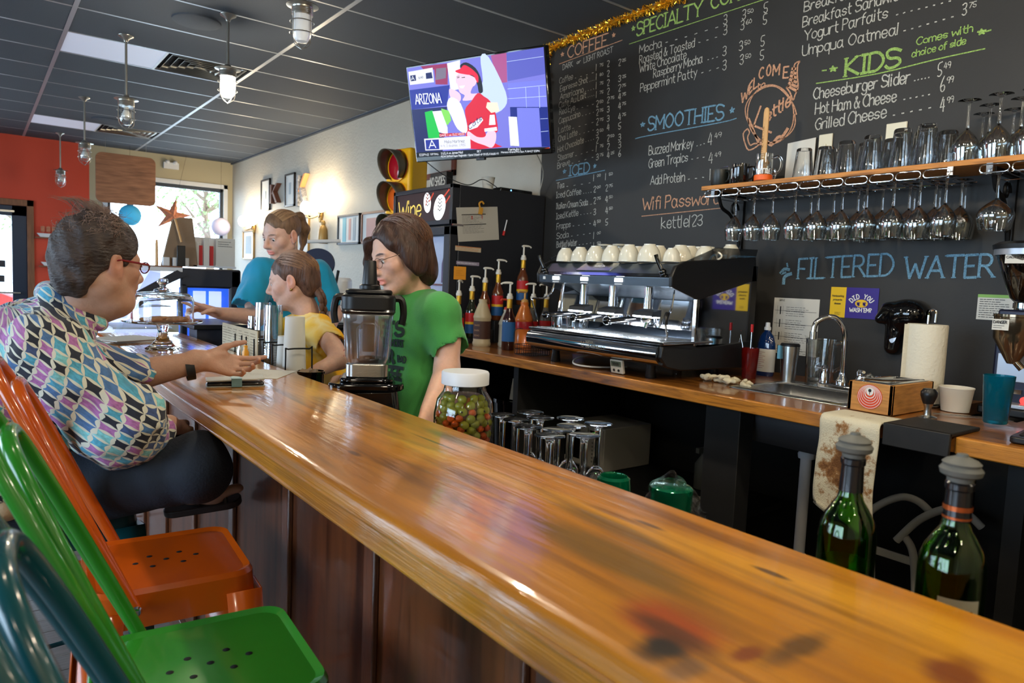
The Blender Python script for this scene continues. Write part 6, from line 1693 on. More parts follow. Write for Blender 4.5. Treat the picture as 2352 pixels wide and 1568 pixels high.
# ================================================================ TRAFFIC LIGHT
tl_ = thing('traffic_light','yellow traffic light with three hooded lamps on the wall','traffic light',(2.65,5.0,1.70),rz=R(12))
m_tly = mat('traffic_yellow',srgb(238,178,16),.4); m_visor = mat('visor_metal',srgb(96,90,78),.4,.5)
b = B(); b.box((-.02,-.15,-.10),(.17,.15,.68)); obj('housing',b,m_tly,tl_,bevel=.03,seg=3)
for k,(nm,cc) in enumerate((('green_lens',(20,90,60)),('amber_lens',(206,92,30)),('red_lens',(150,16,32)))):
    z = k * .245 + .055
    b = B(); b.T = Tm((-.02,0,z),(0,R(-90),0)); b.lathe([(0,.012),(.08,.008),(.108,0),(.125,-.002),(.125,.01)],24); ln_ = obj(nm,b,mat(nm,srgb(*cc),.12,coat=.6),tl_)
    b = B(); n = 20; vs = []; fs = []
    for i in range(n + 1):
        a = R(-55) + R(290) * i / n
        for j,d in enumerate((0,.04,.08,.12)):
            drop = d * .25; L_ = 1. if i not in (0,n) else .6
            vs.append((-.022 - d * (0.35 + .65 * (math.sin(a) * .5 + .5)) * 1.15,.118 * math.cos(a),z + .118 * math.sin(a) - drop * .3))
    for i in range(n):
        for j in range(3): q = i * 4 + j; fs.append((q,q + 1,q + 5,q + 4))
    b.add(vs,fs); obj('visor',b,m_visor,tl_,solid=.003)

# ================================================================ PENDANT LAMPS
m_galv = mat('galvanised_metal',srgb(176,172,164),.28,.9)
m_jar = thinglass('jar_glass',(.94,.96,.98),.05,.3)
m_frost = mat('frosted_glass',srgb(225,228,232),.35,trans=.35,emis=(1,1,1),es=.12)
m_bulbw = mat('dead_bulb',srgb(225,222,214),.3)
m_litjar = mat('lit_jar_glass',(1,1,1),.3,emis=(1.0,.93,.80),es=7.0)
m_lit = mat('lit_bulb',(1,1,1),.3,emis=(1.0,.90,.72),es=26.0)
def pendant(x,y,zc,label,lit=False,frosted=False,rod=True,power=25):
    'zc: height of the glass rim; the rod runs up to the ceiling'
    t = thing('pendant_lamp',label,'lamp',(x,y,ZC))
    L = ZC - zc
    if rod:
        b = B(); b.tube([(0,0,-L + .07),(0,0,-.01)],.0085,10); b.lathe([(0,-.0),(.05,-.001),(.048,-.006),(.02,-.022),(.012,-.04),(0,-.04)],20); obj('rod',b,m_galv,t)
    b = B()
    pr_ = [(0,.075),(.018,.07),(.03,.05),(.075,.046),(.078,.042),(.052,.036)]
    for k in range(4): pr_ += [(.050,.030 - k * .008),(.053,.026 - k * .008)]
    pr_ += [(.05,-.004),(0,-.004)]
    b.lathe([(r,z - L) for r,z in pr_],24); obj('cap',b,m_galv,t)
    b = B(); b.lathe([(r,z - L) for r,z in [(.046,0),(.047,-.07),(.044,-.105),(.030,-.128),(0,-.136)]],24); obj('glass_jar',b,m_litjar if lit else m_frost if frosted else m_jar,t)
    b = B()
    for k in range(4):
        a = k * PI / 2 + .4; P = [(.056 * math.cos(a),.056 * math.sin(a),.0 - L),(.058 * math.cos(a),.058 * math.sin(a),-.09 - L),(.046 * math.cos(a),.046 * math.sin(a),-.135 - L),(0,0,-.165 - L)]
        b.tube(catmull(P,4),.0022,5)
    for z,r in ((-.035,.058),(-.09,.0585)): b.tube([(r * math.cos(a),r * math.sin(a),z - L) for a in [q / 20 * 2 * PI for q in range(20)]],.0022,5,closed=True)
    obj('wire_cage',b,m_galv,t)
    b = B(); b.lathe([(0,-.005 - L),(.015,-.01 - L),(.016,-.03 - L),(.029,-.06 - L),(.028,-.078 - L),(.015,-.095 - L),(0,-.1 - L)],16); obj('bulb',b,m_lit if lit else m_bulbw,t)
    if lit: point('pendant_light',(x,y,zc - .20),power,(1,.86,.64),.04)
    return t
pendant(.868,5.70,2.50,'unlit caged pendant lamp in front of the ceiling vent, third from the door')
pendant(.868,8.05,2.50,'unlit caged pendant lamp, second from the door')
pendant(.868,10.45,2.48,'unlit caged pendant lamp nearest the coral wall')
pendant(1.294,4.76,2.60,'brightly lit caged pendant lamp over the bar',lit=True)
pendant(1.315,3.54,2.655,'caged pendant lamp with frosted glass at the top edge',frosted=True)
for y,w_ in ((2.2,'blender'),(1.0,'green stool'),(-.2,'near end of the bar')): pendant(1.315,y,2.66,'lit caged pendant lamp overhead nearest the ' + w_,lit=True)

for x,y,w_ in ((2.45,.1,'over the side counter'),(2.3,-.95,'over the far right of the counter'),(.2,-1.0,'behind the photographer'),(-.9,-.6,'over the tables behind'),(-.9,1.0,'over the tables at the left'),(-.9,2.8,'over the left tables near the customer')): pendant(x,y,2.6,'added lit caged pendant lamp outside the view ' + w_,lit=True,power=9)  # unseen lamps added to give the glassware more bright dots and warm fill
# ceiling fixtures
m_diff = mat('ceiling_diffuser',srgb(205,208,222),.5,emis=srgb(190,198,225),es=.35)
for j,lb_ in ((1,'near white ceiling light panel beside the vent'),(7,'far white ceiling light panel beside the vent')):
    y0 = 5.31 + GY * j
    t = thing('ceiling_light',lb_,'ceiling light',(.528,y0,ZC))
    b = B(); b.box((.012,.012,.002),(.64,GY - .012,.012)); obj('diffuser',b,m_diff,t)
    b = B(); b.box((.64,.01,-.003),(.655,GY - .01,.012)); obj('frame',b,m_white,t)
    v = thing('ceiling_vent',lb_.replace('white ceiling light panel beside the vent','four-way metal ceiling vent'),'vent',(.528 + .655,y0,ZC))
    b = B(); b.box((0,.01,.05),(.61,GY - .01,.06)); obj('back_plate',b,m_void,v)
    for k in range(5):
        i_ = .03 + k * .052; x0,x1,a0,a1 = i_,.61 - i_,.015 + i_ * .95,GY - .015 - i_ * .95
        b = B(); n4 = [(x0,a0),(x1,a0),(x1,a1),(x0,a1)]; w_ = .03; m4 = [(x0 + w_,a0 + w_),(x1 - w_,a0 + w_),(x1 - w_,a1 - w_),(x0 + w_,a1 - w_)]
        ring(n4,m4,0.0,.035,b); obj('louvre',b,m_galv,v,solid=.003)
for x,y,l in ((1.17,5.02,'near round dark ceiling speaker'),(1.188,9.06,'far round dark ceiling speaker')):
    t = thing('ceiling_speaker',l,'speaker',(x,y,ZC)); b = B(); b.lathe([(0,-.014),(.13,-.014),(.145,-.010),(.148,0)],32); obj('grille',b,m_ceil,t)
# hanging walnut board
m_walnut = mat('walnut_board',srgb(146,98,70),.45,var=.35,vs=7,stretch=(.6,1,5),detail=6)
hb = thing('hanging_board','blank rounded walnut board hung from the ceiling by two wires','board',(1.565,10.3,2.17))
b = B(); b.prism(rrect(-.34,0,.34,.62,.075,6),-.012,.012,'x'); b.v = [(v[1],v[0],v[2]) for v in b.v]; b.f = [f[::-1] for f in b.f]; obj('board',b,m_walnut,hb,bevel=.004)
for x in (-.23,.23):
    b = B(); b.tube([(x,0,.60),(x,0,ZC - 2.17)],.002,5); obj('wire',b,m_galv,hb)
# paper lanterns, star, emergency light
for x,z,r,c_,l in ((1.67,2.06,.14,(70,175,210),'blue paper lantern hanging in the shop window'),(2.83,2.0,.13,(214,206,226),'pale lilac paper lantern at the right of the window')):
    t = thing('paper_lantern',l,'lantern',(x,10.7,z))
    b = B(); b.lathe([(r * .3,-r * .95)] + [(r * math.cos(a) * (1 if k % 2 else .97),r * math.sin(a)) for k,a in enumerate([R(-70 + 10 * q) for q in range(15)])] + [(r * .3,r * .95)],24); obj('shade',b,mat('lantern_%d' % c_[0],srgb(*c_),.7,trans=.3),t)
    b = B(); b.box((-.04,-.006,r * .93),(.04,.006,r * 1.0)); b.tube([(0,0,r * .93),(0,0,ZC - z)],.0015,5); b.tube([(0,0,-r * .9),(0,0,r * .95)],.004,5); obj('hanger',b,m_ink,t)
t = thing('star_lantern','pierced orange paper star hanging in the shop window','star',(2.19,10.7,2.10),rot=(0,R(12),0))
m_star = mat('star_paper',srgb(186,120,92),.7,var=.35,vs=30)
b = B(); pts = []
for k in range(10): a = PI / 2 + k * PI / 5; r = .26 if k % 2 == 0 else .085; pts.append((r * math.cos(a),0,r * math.sin(a)))
vs = pts + [(0,-.07,0),(0,.07,0)]; b.add(vs,[(k,(k + 1) % 10,10) for k in range(10)] + [((k + 1) % 10,k,11) for k in range(10)]); obj('star',b,m_star,t,smooth=10)
b = B(); b.tube([(0,0,.2),(0,0,ZC - 2.12)],.0015,5); obj('string',b,m_ink,t)
t = thing('emergency_light','small white emergency light box on the tan wall','light',(2.25,YF - .002,2.78))
b = B(); b.box((-.10,-.05,0),(.10,0,.09)); obj('box',b,m_white,t,bevel=.005)
for x in (-.05,.05): b = B(); b.ell((x,-.05,.09),.03); obj('lamp_head',b,m_white,t)
# model ships on the coral wall
for x,z,l in ((.78,1.73,'upper white model ship on the coral wall'),(.82,1.36,'lower white model ship on the coral wall')):
    t = thing('model_ship',l,'model ship',(x,YF - .05,z))
    b = B(); b.prism([(-.13,.03),(-.09,-.02),(.09,-.02),(.13,.03)],-.03,.03,'x'); b.v = [(v[1],v[0],v[2]) for v in b.v]; b.f = [f[::-1] for f in b.f]; obj('hull',b,m_white,t,bevel=.006)
    b = B()
    for xx in (-.06,0,.06): b.tube([(xx,0,.03),(xx,0,.13)],.003,5); b.box((xx - .025,-.001,.05),(xx + .02,.001,.12))
    obj('masts',b,m_star,t)
    b = B(); b.box((-.15,-.02,-.035),(.15,.05,-.02)); obj('ledge',b,m_wood,t)

# ================================================================ GREY WALL DECOR
m_bframe = mat('black_picture_frame',srgb(40,34,32),.4); m_cream = mat('picture_mount',srgb(210,210,206),.6); m_gold = mat('gold_picture_frame',srgb(150,120,70),.4,.4)
def picture(y0,y1,z0,z1,frame,label,art,fw=.022):
    t = thing('framed_picture',label,'picture',(XW - .001,y0,z0)); w,h = y1 - y0,z1 - z0
    b = B()
    for a,c_ in (((-.025,0,0),(0,fw,h)),((-.025,w - fw,0),(0,w,h)),((-.025,0,0),(0,w,fw)),((-.025,0,h - fw),(0,w,h))): b.box(a,c_)
    obj('frame',b,frame,t,bevel=.002); b = B(); b.box((-.012,fw,fw),(-.004,w - fw,h - fw)); obj('mount',b,m_cream,t)
    for (nm,py,pz,pw,ph,m) in art:
        b = B(); b.box((-.0145,w / 2 + py * w - pw * w / 2,h / 2 + pz * h - ph * h / 2),(-.012,w / 2 + py * w + pw * w / 2,h / 2 + pz * h + ph * h / 2)); obj(nm,b,m,t)
    return t
m_glow = mat('print_grey',srgb(150,160,166),.6); m_pink = mat('print_pink',srgb(196,150,140),.6); m_teald = mat('print_teal',srgb(120,176,190),.6)
picture(9.36,9.71,2.19,2.60,m_bframe,'left small black-framed print in the upper row',[('drawing',0,0,.12,.25,m_glow)])
picture(8.46,8.79,2.19,2.59,m_bframe,'right black-framed print in the upper row',[('drawing',0,.05,.22,.35,m_glow)])
picture(10.0,10.5,1.55,1.96,m_gold,'pale framed page nearest the corner',[('drawing',0,0,.5,.6,m_glow)])
picture(7.98,8.36,1.62,2.05,m_gold,'gold-edged white picture behind the teal shirt head',[('drawing',-.1,.1,.1,.3,m_glow)])
picture(6.62,7.16,1.70,2.01,m_bframe,'colourful abstract picture above the slicer',[('brush_stroke',.2,0,.16,.8,m_teald),('brush_stroke',-.05,0,.1,.7,m_pink),('brush_stroke',-.25,0,.12,.75,m_glow)])
picture(6.05,6.58,1.70,2.01,m_wood,'brown-framed picture behind the traffic light',[('drawing',0,0,.6,.6,m_pink)])
picture(4.88,5.44,2.22,2.50,mat('mahogany_frame',srgb(124,64,48),.4),'mahogany-framed certificate under the television',[('page',0,0,.8,.7,m_paper)],.045)
def letter_k(y,z,h,m,label,d=.06,m2=None):
    t = thing('letter_k',label,'letter',(XW - .002,y,z))
    b = B(); b.box((-d,.09,0),(0,.15,h)); obj('stem',b,m,t,bevel=.003)
    b = B(); b.prism([(.10,h * .45),(-.07,h),(-.13,h),(.06,h * .5)][::-1],-d,0,'x'); obj('upper_arm',b,m2 or m,t,bevel=.003)
    b = B(); b.prism([(.07,h * .55),(.02,h * .60),(-.13,0),(-.06,0)],-d,0,'x'); obj('lower_arm',b,m,t,bevel=.003)
letter_k(9.08,2.26,.24,mat('rust_wood',srgb(104,66,52),.6),'dark rusty wooden letter K between the framed prints')
letter_k(8.14,2.17,.36,mat('patterned_letter',srgb(140,140,144),.6,var=.6,vs=40),'larger patterned and orange letter K right of the prints',m2=mat('orange_wood',srgb(204,142,88),.5))
# sconces
m_brass = mat('antique_brass',srgb(150,120,70),.3,.9); m_scon = mat('sconce_glow',(1,1,1),.4,emis=(1.0,.86,.62),es=14.0)
for y,z,l in ((7.60,2.07,'brass wall sconce with two glowing shades over the nativity figure'),(9.95,2.02,'brass wall sconce with glowing shades near the corner')):
    t = thing('wall_sconce',l,'sconce',(XW,y,z))
    b = B(); b.lathe([(0,-.12),(.02,-.11),(.03,-.02),(.012,.05),(.02,.09),(0,.14)],12,(-.03,0,0)); b.tube(catmull([(-.03,0,-.03),(-.10,.12,-.07),(-.12,.22,-.02)],5),.008,6); b.tube(catmull([(-.03,0,-.03),(-.10,-.12,-.07),(-.12,-.22,-.02)],5),.008,6); obj('arm',b,m_brass,t)
    for s_ in (-1,1):
        b = B(); b.ell((-.12,.22 * s_,.05),(.06,.06,.075)); obj('shade',b,m_scon,t)
        point('sconce_light',(XW - .20,y + .22 * s_,z + .14),13,(1,.80,.52),.06)
t = thing('carved_figure','carved wooden praying figure under the sconce','figure',(XW - .04,7.50,1.72))
b = B(); b.lathe([(0,0),(.05,0),(.055,.05),(.045,.15),(.03,.19),(.022,.2),(.028,.225),(.018,.25),(0,.256)],14); obj('body',b,m_gold,t)
b = B(); b.box((-.02,.02,0),(.02,.06,.2)); obj('niche',b,m_wood,t,bevel=.005)

# ================================================================ DISPLAY CASE AND FAR END OF THE BAR
dc = thing('display_case','refrigerated pastry display case with black end frame and blue-lit interior','display case',(.0,4.42,0))
m_case = mat('case_black_panel',srgb(36,38,48),.4); m_caseblue = mat('case_blue_light',srgb(60,110,220),.4,emis=srgb(50,100,235),es=.9); m_casew = mat('case_lit_back',srgb(215,225,255),.4,emis=srgb(200,212,255),es=1.1)
b = B(); b.box((.55,.05,0),(1.29,.85,.86)); obj('base_cabinet',b,m_case,dc)
b = B()
for x0,x1,z0,z1 in ((.95,1.29,1.27,1.385),(1.225,1.29,.86,1.385),(.95,.99,.86,1.30),(.95,1.29,.86,.90)): b.box((x0,0,z0),(x1,.03,z1))
obj('end_frame',b,m_case,dc,bevel=.012)
b = B(); b.box((.99,.02,.90),(1.225,.03,1.27)); obj('end_pane',b,m_pane,dc)
b = B(); b.box((.97,.12,.9),(1.25,.14,1.27)); obj('blue_interior',b,m_caseblue,dc)
for x0 in (1.04,1.13):
    b = B(); b.box((x0,.09,.9),(x0 + .07,.10,1.25)); obj('light_tube_panel',b,m_casew,dc)
b = B(); b.box((.78,0,1.36),(.96,.8,1.385)); obj('case_top',b,m_white,dc)
b = B(); b.box((.78,-.003,1.385),(.96,.8,1.392)); obj('red_trim',b,m_wood,dc)
b = B(); b.hexa([(.60,-.012,1.165),(.62,-.012,1.15),(.62,.012,1.15),(.60,.012,1.165)],[(.93,-.012,1.37),(.98,-.012,1.34),(.98,.012,1.34),(.93,.012,1.37)]); obj('sloping_arm',b,m_case,dc)
b = B(); b.quad((.56,0,.92),(.95,0,.92),(.95,0,1.33),(.79,0,1.36)); obj('front_pane',b,m_pane,dc,solid=.006)
b = B(); b.quad((.56,.55,.9),(.95,.55,.9),(.95,.55,1.36),(.79,.55,1.36)); obj('case_back',b,m_casew,dc)
for z in (1.02,1.18):
    b = B(); b.box((.56 + (z - .9) * .5,.12,z),(.93,.54,z + .01)); obj('shelf',b,m_white,dc)
# on the case
m_kraft = mat('brown_kraft_board',srgb(134,112,90),.7,var=.1,vs=10)
t = thing('menu_easel','brown slanted easel board with paddle on the display case','board',(.90,4.50,1.392))
b = B(); b.prism([(-.04,0),(.16,0),(.155,.06),(.13,.285),(.06,.285),(.02,.27)],-.01,.01,'x'); b.v = [(v[1],v[0],v[2]) for v in b.v]; b.f = [f[::-1] for f in b.f]; obj('back_board',b,m_kraft,t,bevel=.004)
b = B(); b.tube([(.03,-.03,.27),(.06,-.05,.14)],.006,8); b.prism([(.04,0),(.085,0),(.085,.12),(.06,.15),(.045,.12)],-.055,-.045,'x'); b.v = b.v[:18] + b.v[18:]; obj('paddle',b,m_lwood,t)
b = B(); b.box((.035,-.06,0),(.08,-.05,.12)); obj('chalk_tag',b,m_blackpl,t,bevel=.003)
t = thing('brochure_holder','clear holder full of white brochures and cards on the display case','holder',(1.035,4.49,1.392))
b = B(); b.box((0,0,0),(.245,.06,.012)); b.box((0,.055,0),(.245,.06,.18)); obj('stand',b,m_white,t)
rn = random.Random(3)
for k,(x0,w,h,m) in enumerate(((.002,.03,.15,m_paper),(.035,.02,.13,m_lred),(.06,.03,.175,m_paper),(.095,.022,.13,m_lred),(.13,.11,.18,m_paper))):
    b = B(); b.box((x0,.01 + .008 * (k % 2),.012),(x0 + w,.014 + .008 * (k % 2),h)); obj('brochure',b,m,t)
b = B(); scribble(b,(.14,.0075,.165),(.09,0,0),(0,0,-.04),3,Vector((0,-1,0)),.003,rn,1.); obj('brochure_print',b,mat('grey_print',(.4,.4,.4)),t)
for k in range(3):
    t = thing('card_holder',['leftmost small white card box on the display case','middle small white card box on the display case','right small white card box on the display case'][k],'holder',(.865 + k * .052,4.46,1.392)); b = B(); b.box((0,0,0),(.035,.03,.05)); obj('card_box',b,m_white,t,bevel=.003)
# black point-of-sale counter behind the bar
t = thing('service_counter','dark service counter behind the far end of the bar','counter')
b = B(); b.box((.88,3.74,0),(1.75,3.90,1.08)); obj('front',b,m_case,t)
b = B(); b.box((.86,3.72,1.08),(1.78,4.2,1.105)); obj('top',b,m_blackpl,t,bevel=.004)
# meat slicer
t = thing('meat_slicer','white meat slicer with a dark round guard behind the bar','slicer',(1.60,3.95,1.106),rz=R(-35))
b = B(); b.prism(rrect(-.16,-.10,.20,.14,.04),0,.10); b.prism(rrect(-.10,-.07,.17,.11,.04),.10,.26); obj('body',b,m_white,t,bevel=.02,seg=3)
b = B(); b.T = Tm((.0,-.08,.33),(R(68),0,0)); b.lathe([(0,-.012),(.095,-.01),(.10,0),(.095,.012),(0,.014)],36); obj('blade_guard',b,mat('slicer_dark_plate',srgb(64,70,92),.3,.4),t)
b = B(); b.T = Tm((-.10,-.07,.20),(0,R(60),.3)); b.lathe([(0,0),(.09,0),(.095,.012),(0,.014)],32,sx=1.2); obj('white_disc',b,m_white,t)
b = B(); b.tube([(-.06,-.10,.455),(.12,-.04,.47)],.010,8); obj('handle',b,m_white,t)
b = B(); b.tube([(.10,-.1,.16),(.13,-.13,.30)],.008,8); obj('lever',b,m_ink,t)

# cake stand with dome
cs_ = thing('cake_stand','clear glass pedestal cake stand with a domed lid on the bar','cake stand',(.60,3.10,1.0505))
b = B(); b.lathe([(0,.004),(.05,.004),(.062,0),(.066,.006),(.045,.02),(.026,.04),(.018,.075),(.024,.098),(.06,.106),(.135,.110),(.147,.114),(.147,.120),(.06,.118),(0,.117)],40); obj('stand',b,m_glass,cs_)
b = B(); b.lathe([(.114,.121),(.1155,.20),(.110,.215),(.095,.228),(.03,.235),(.018,.236),(.0175,.232),(.03,.2315),(.093,.224),(.107,.212),(.1125,.199),(.1115,.121),(.114,.121)],44); do = obj('dome',b,m_glass,cs_)
b = B(); b.lathe([(0,.234),(.03,.236),(.034,.241),(.02,.247),(.011,.253),(.013,.260),(.022,.272),(.020,.284),(0,.290)],24); obj('knob',b,m_glass,do)
m_cookie = mat('cookie',srgb(190,130,80),.8,var=.3,vs=40,bump=.002,bs=90)
for k,(x,y) in enumerate(((-.05,-.04),(.045,-.05),(0,.05),(.06,.04))):
    t = thing('cookie',['cookie under the dome, front left','cookie under the dome, front right','cookie under the dome, at the back','cookie under the dome, right'][k],'cookie',(.60 + x,3.10 + y,1.0505 + .121))
    b = B(); b.lathe([(0,0),(.038,0),(.042,.005),(.036,.011),(0,.014)],20); obj('cookie',b,m_cookie,t)
t = thing('menu_stack','stack of menus and papers behind the cake stand','papers',(.56,3.52,1.0505),rz=.25)
for k in range(4): b = B(); b.box((-.15,-.10,.003 * k),(.13 - .01 * k,.12,.003 * k + .0025)); o = obj('menu',b,(m_paper,m_cream,m_wood,m_paper)[k],t); o.rotation_euler = (0,0,.08 * k)
# cream menu strip standing at the back edge of the bar
mb = thing('menu_card','long cream printed menu card standing along the back of the bar','menu',(.862,2.72,.89),rz=0)
m_mcream = mat('cream_card',srgb(206,190,158),.6)
b = B(); b.box((0,.02,0),(.004,.50,.262)); obj('card',b,m_mcream,mb)
b = B(); rn = random.Random(4)
for k in range(6): scribble(b,(-.0006,.49 - k * .078,.252),(0,-.068,0),(0,0,-.24),22,Vector((-1,0,0)),.0026,rn,.95)
obj('card_print',b,mat('brown_print',srgb(150,132,108),.7),mb)
for nm,y,m,l in (('salt_shaker',2.83,m_chrome,'tiny chrome-topped shaker by the cup rack'),('hot_sauce',2.76,mat('yellow_sauce',srgb(220,150,30),.2),'tiny yellow sauce bottle by the cup rack')):
    t = thing(nm,l,'shaker',(.825,y,1.0505)); b = B(); b.lathe([(0,0),(.012,0),(.013,.02),(.007,.032),(.008,.045),(0,.048)],14); obj('body',b,m,t)
# cup rack on the service shelf
cr = thing('cup_rack','black wire rack holding stacks of cups behind the bar','rack',(0,0,0))
for k,(y,x) in enumerate(((3.02,.90),(2.93,.90),(2.87,.90),(2.77,.90),(2.66,.90),(2.56,.90),(2.42,.90))):
    b = B(); b.tube(catmull([(x - .04,y,.892),(x - .04,y,1.10),(x - .032,y,1.115),(x + .045,y,1.115),(x + .055,y,1.105),(x + .055,y,.892)],3),.0028,6); obj('hoop',b,m_iron,cr)
b = B(); b.tube([(.86,3.04,.894),(.86,2.40,.894)],.0028,6); b.tube([(.955,3.04,.894),(.955,2.40,.894)],.0028,6); obj('base_wire',b,m_iron,cr)
m_pcup = mat('white_cup_paper',srgb(216,214,206),.6); m_clear = thinglass('clear_plastic_cup',(.90,.93,.96),.06,.35)
def cupstack(x,y,z0,z1,r0,r1,label,m,n,lidrings=3,pitch=.009):
    t = thing('cup_stack',label,'cups',(x,y,z0),group='stacked takeaway cups in the wire rack')
    H = z1 - z0; b = B(); b.lathe([(r0,0),(r1,H - .004),(r1,H),(0,H)],28) if m is m_pcup else b.lathe([(r0,0),(r1,H),(r1 - .001,H),(r0 - .001,0)],28)
    obj('top_cup',b,m,t)
    for k in range(n):
        z = H * .0 + .004 + k * pitch
        b = B(); rr = r0 + (r1 - r0) * z / H; b.lathe([(rr,z),(rr + .0035,z + .001),(rr + .0035,z + .004),(rr,z + .005)],24); obj('cup_rim',b,m,t)
cupstack(.915,2.485,.90,1.225,.047,.034,'tall stack of white paper cups, nearest in the wire rack',m_pcup,3,pitch=.012)
cupstack(.925,2.60,.90,1.145,.040,.030,'shorter stack of white paper cups behind the tall one',m_pcup,3)
cupstack(.91,2.82,.90,1.26,.045,.030,'tall stack of clear plastic cups in the middle of the rack',m_clear,22,pitch=.010)
cupstack(.915,2.71,.90,1.255,.042,.032,'second tall stack of clear plastic cups beside the yellow shirt',m_clear,22,pitch=.010)
cupstack(.905,2.92,.90,1.20,.038,.024,'smaller stack of clear plastic cups at the left of the rack',m_clear,18,pitch=.010)
t = thing('lid_caddy','round black caddy at the near end of the cup rack','caddy',(.935,2.375,.892))
b = B(); b.lathe([(0,0),(.042,0),(.045,.14),(.048,.142),(.048,.15),(.044,.15),(.040,.02),(0,.02)],26); obj('cup',b,m_gloss,t)
b = B()
for k in range(5): b.T = Tm((.01 * math.cos(k),.012 * math.sin(k * 2),.12 + .004 * k),(.3 * k,.2,k)); b.box((-.02,-.004,0),(.02,.004,.03))
o = obj('sachets',b,m_kraft,t)

# ================================================================ BLENDER, OLIVE JAR, GLASSES, WINE BOTTLES
bl = thing('blender','large black and clear countertop blender behind the bar','blender',(.962,1.985,.8905),rz=R(-28))
m_basem = mat('blender_base_plastic',srgb(16,18,22),.18,coat=.5)
b = B(); b.hexa([(-.105,-.09,0),(.115,-.10,0),(.115,.10,0),(-.105,.09,0)],[(-.09,-.08,.155),(.09,-.095,.165),(.09,.095,.165),(-.09,.08,.155)]); obj('motor_base',b,m_basem,bl,bevel=.018,seg=3)
b = B(); b.prism(rrect(-.112,-.108,.112,.108,.05,6),.15,.172); b.prism(rrect(-.08,-.078,.08,.078,.035,6),.17,.185); obj('base_top',b,m_gloss,bl,bevel=.006)
b = B(); b.prism(rrect(-.063,-.063,.063,.063,.025,5),.185,.228); jr = obj('jar_collar',b,m_steel,bl,bevel=.004)
m_jarp = thinglass('blender_jar_plastic',(.80,.84,.90),.22,.42)
b = B()
def sq(r,z,c_=.35):
    return [(x,y,z) for x,y in rrect(-r,-r,r,r,r * c_,4)]
rings = [sq(.056,.224),sq(.062,.245),sq(.066,.30),sq(.072,.36),sq(.0765,.392)]
vs = [p for r_ in rings for p in r_]; n = len(rings[0]); fs = []
for i in range(len(rings) - 1):
    for k in range(n): fs.append((i * n + k,i * n + (k + 1) % n,(i + 1) * n + (k + 1) % n,(i + 1) * n + k))
fs.append(tuple(range(n))[::-1]); b.add(vs,fs); obj('jar',b,m_jarp,bl,smooth=50,solid=.003)
b = B()
for k in range(4):
    b.T = Tm((0,0,0),(0,0,k * PI / 2)); b.tube([(.064,-.026,.245),(.0705,-.030,.335),(.069,-.018,.35),(.069,.018,.35),(.0705,.030,.335),(.064,.026,.245)],.003,6)
obj('jar_ribs',b,m_jarp,bl)
b = B(); b.T = None; b.ell((0,0,.236),(.035,.035,.012)); b.box((-.04,-.006,.240),(.04,.006,.245)); b.box((-.006,-.04,.240),(.006,.04,.245)); obj('blades',b,m_steel,bl)
b = B(); ring([(x,y) for x,y,z in sq(.0745,0)],[(x,y) for x,y,z in sq(.080,0)],.375,.385,b); b.prism(rrect(-.080,-.080,.080,.080,.04,6),.385,.435); b.prism(rrect(-.070,-.070,.070,.070,.04,6),.435,.450); obj('lid',b,m_blackpl,bl,bevel=.008)
for s_ in (-1,1):
    b = B(); b.tube(catmull([(s_ * .078,0,.425),(s_ * .098,0,.42),(s_ * .105,0,.38),(s_ * .10,0,.345)],4),.011,8); obj('lid_tab',b,m_blackpl,bl)
b = B(); b.lathe([(0,.26),(.018,.26),(.019,.45),(.031,.452),(.031,.462),(.023,.466),(.0185,.535),(.017,.538),(0,.538)],22); obj('tamper',b,m_blackpl,bl)
b = B(); b.box((-.071,-.035,.245),(-.0705,-.015,.249)); b.box((-.071,-.035,.262),(-.0705,-.012,.266)); obj('red_marks',b,m_lred,bl)
m_badge = m_steel
b = B(); b.T = Tm((-.097,0,.06),(0,R(-82),0)); b.cyl((0,0,0),.022,.01,20); obj('speed_dial',b,m_blackpl,bl)

oj = thing('olive_jar','large glass jar of stuffed olives with a white lid','jar',(.985,1.475,.8905))
b = B(); b.lathe([(0,.003),(.06,.003),(.070,.008),(.077,.03),(.077,.155),(.070,.19),(.055,.212),(.052,.225),(.052,.235),(.050,.235),(.050,.222),(.053,.21),(.067,.188),(.0745,.155),(.0745,.03),(.066,.010),(0,.008)],40); obj('jar',b,m_glass,oj)
b = B(); b.lathe([(0,.262),(.058,.262),(.0605,.258),(.0605,.230),(.056,.228),(0,.228)],40); obj('lid',b,m_white,oj)
m_brine = mat('brine',srgb(150,70,22),.05,trans=.9,ior=1.33)
m_ol = mat('green_olive',srgb(150,152,40),.25,coat=.5); m_pim = mat('pimento_red',srgb(206,84,16),.4); m_hole = mat('olive_hole',srgb(70,60,20),.6)
rn = random.Random(11); bo,bp_,bh = B(),B(),B()
ol_done = 0
bb = B(); bb.ell((0,0,0),(.0115,.0115,.0125),12,8)
po = obj('olive',bb,m_ol,oj); first = True
for lay in range(13):
    z = .018 + lay * .0148
    R_ = .061 if z < .15 else .061 - (z - .15) * .35
    nn = int(2 * PI * R_ / .0245)
    for k in range(nn):
        a = 2 * PI * (k + .5 * (lay % 2) + rn.uniform(-.12,.12)) / nn; x,y = R_ * math.cos(a),R_ * math.sin(a)
        if math.cos(a - PI * 1.2) < -.25: continue
        if rn.random() < (.25 + .35 * (1 - lay / 13)) and lay < 11:
            bp_.ell((x * 1.02,y * 1.02,z + rn.uniform(-.003,.003)),(.010,.010,.009),8,6); continue
        o = po if first else po.copy()
        if not first: C.objects.link(o)
        first = False; o.location = (x,y,z + rn.uniform(-.002,.002)); o.rotation_euler = (rn.uniform(0,3),rn.uniform(0,3),0)
        if rn.random() < .4: bh.ell((x * 1.17 + rn.uniform(-.003,.003),y * 1.17,z + .002),.003,8,5)
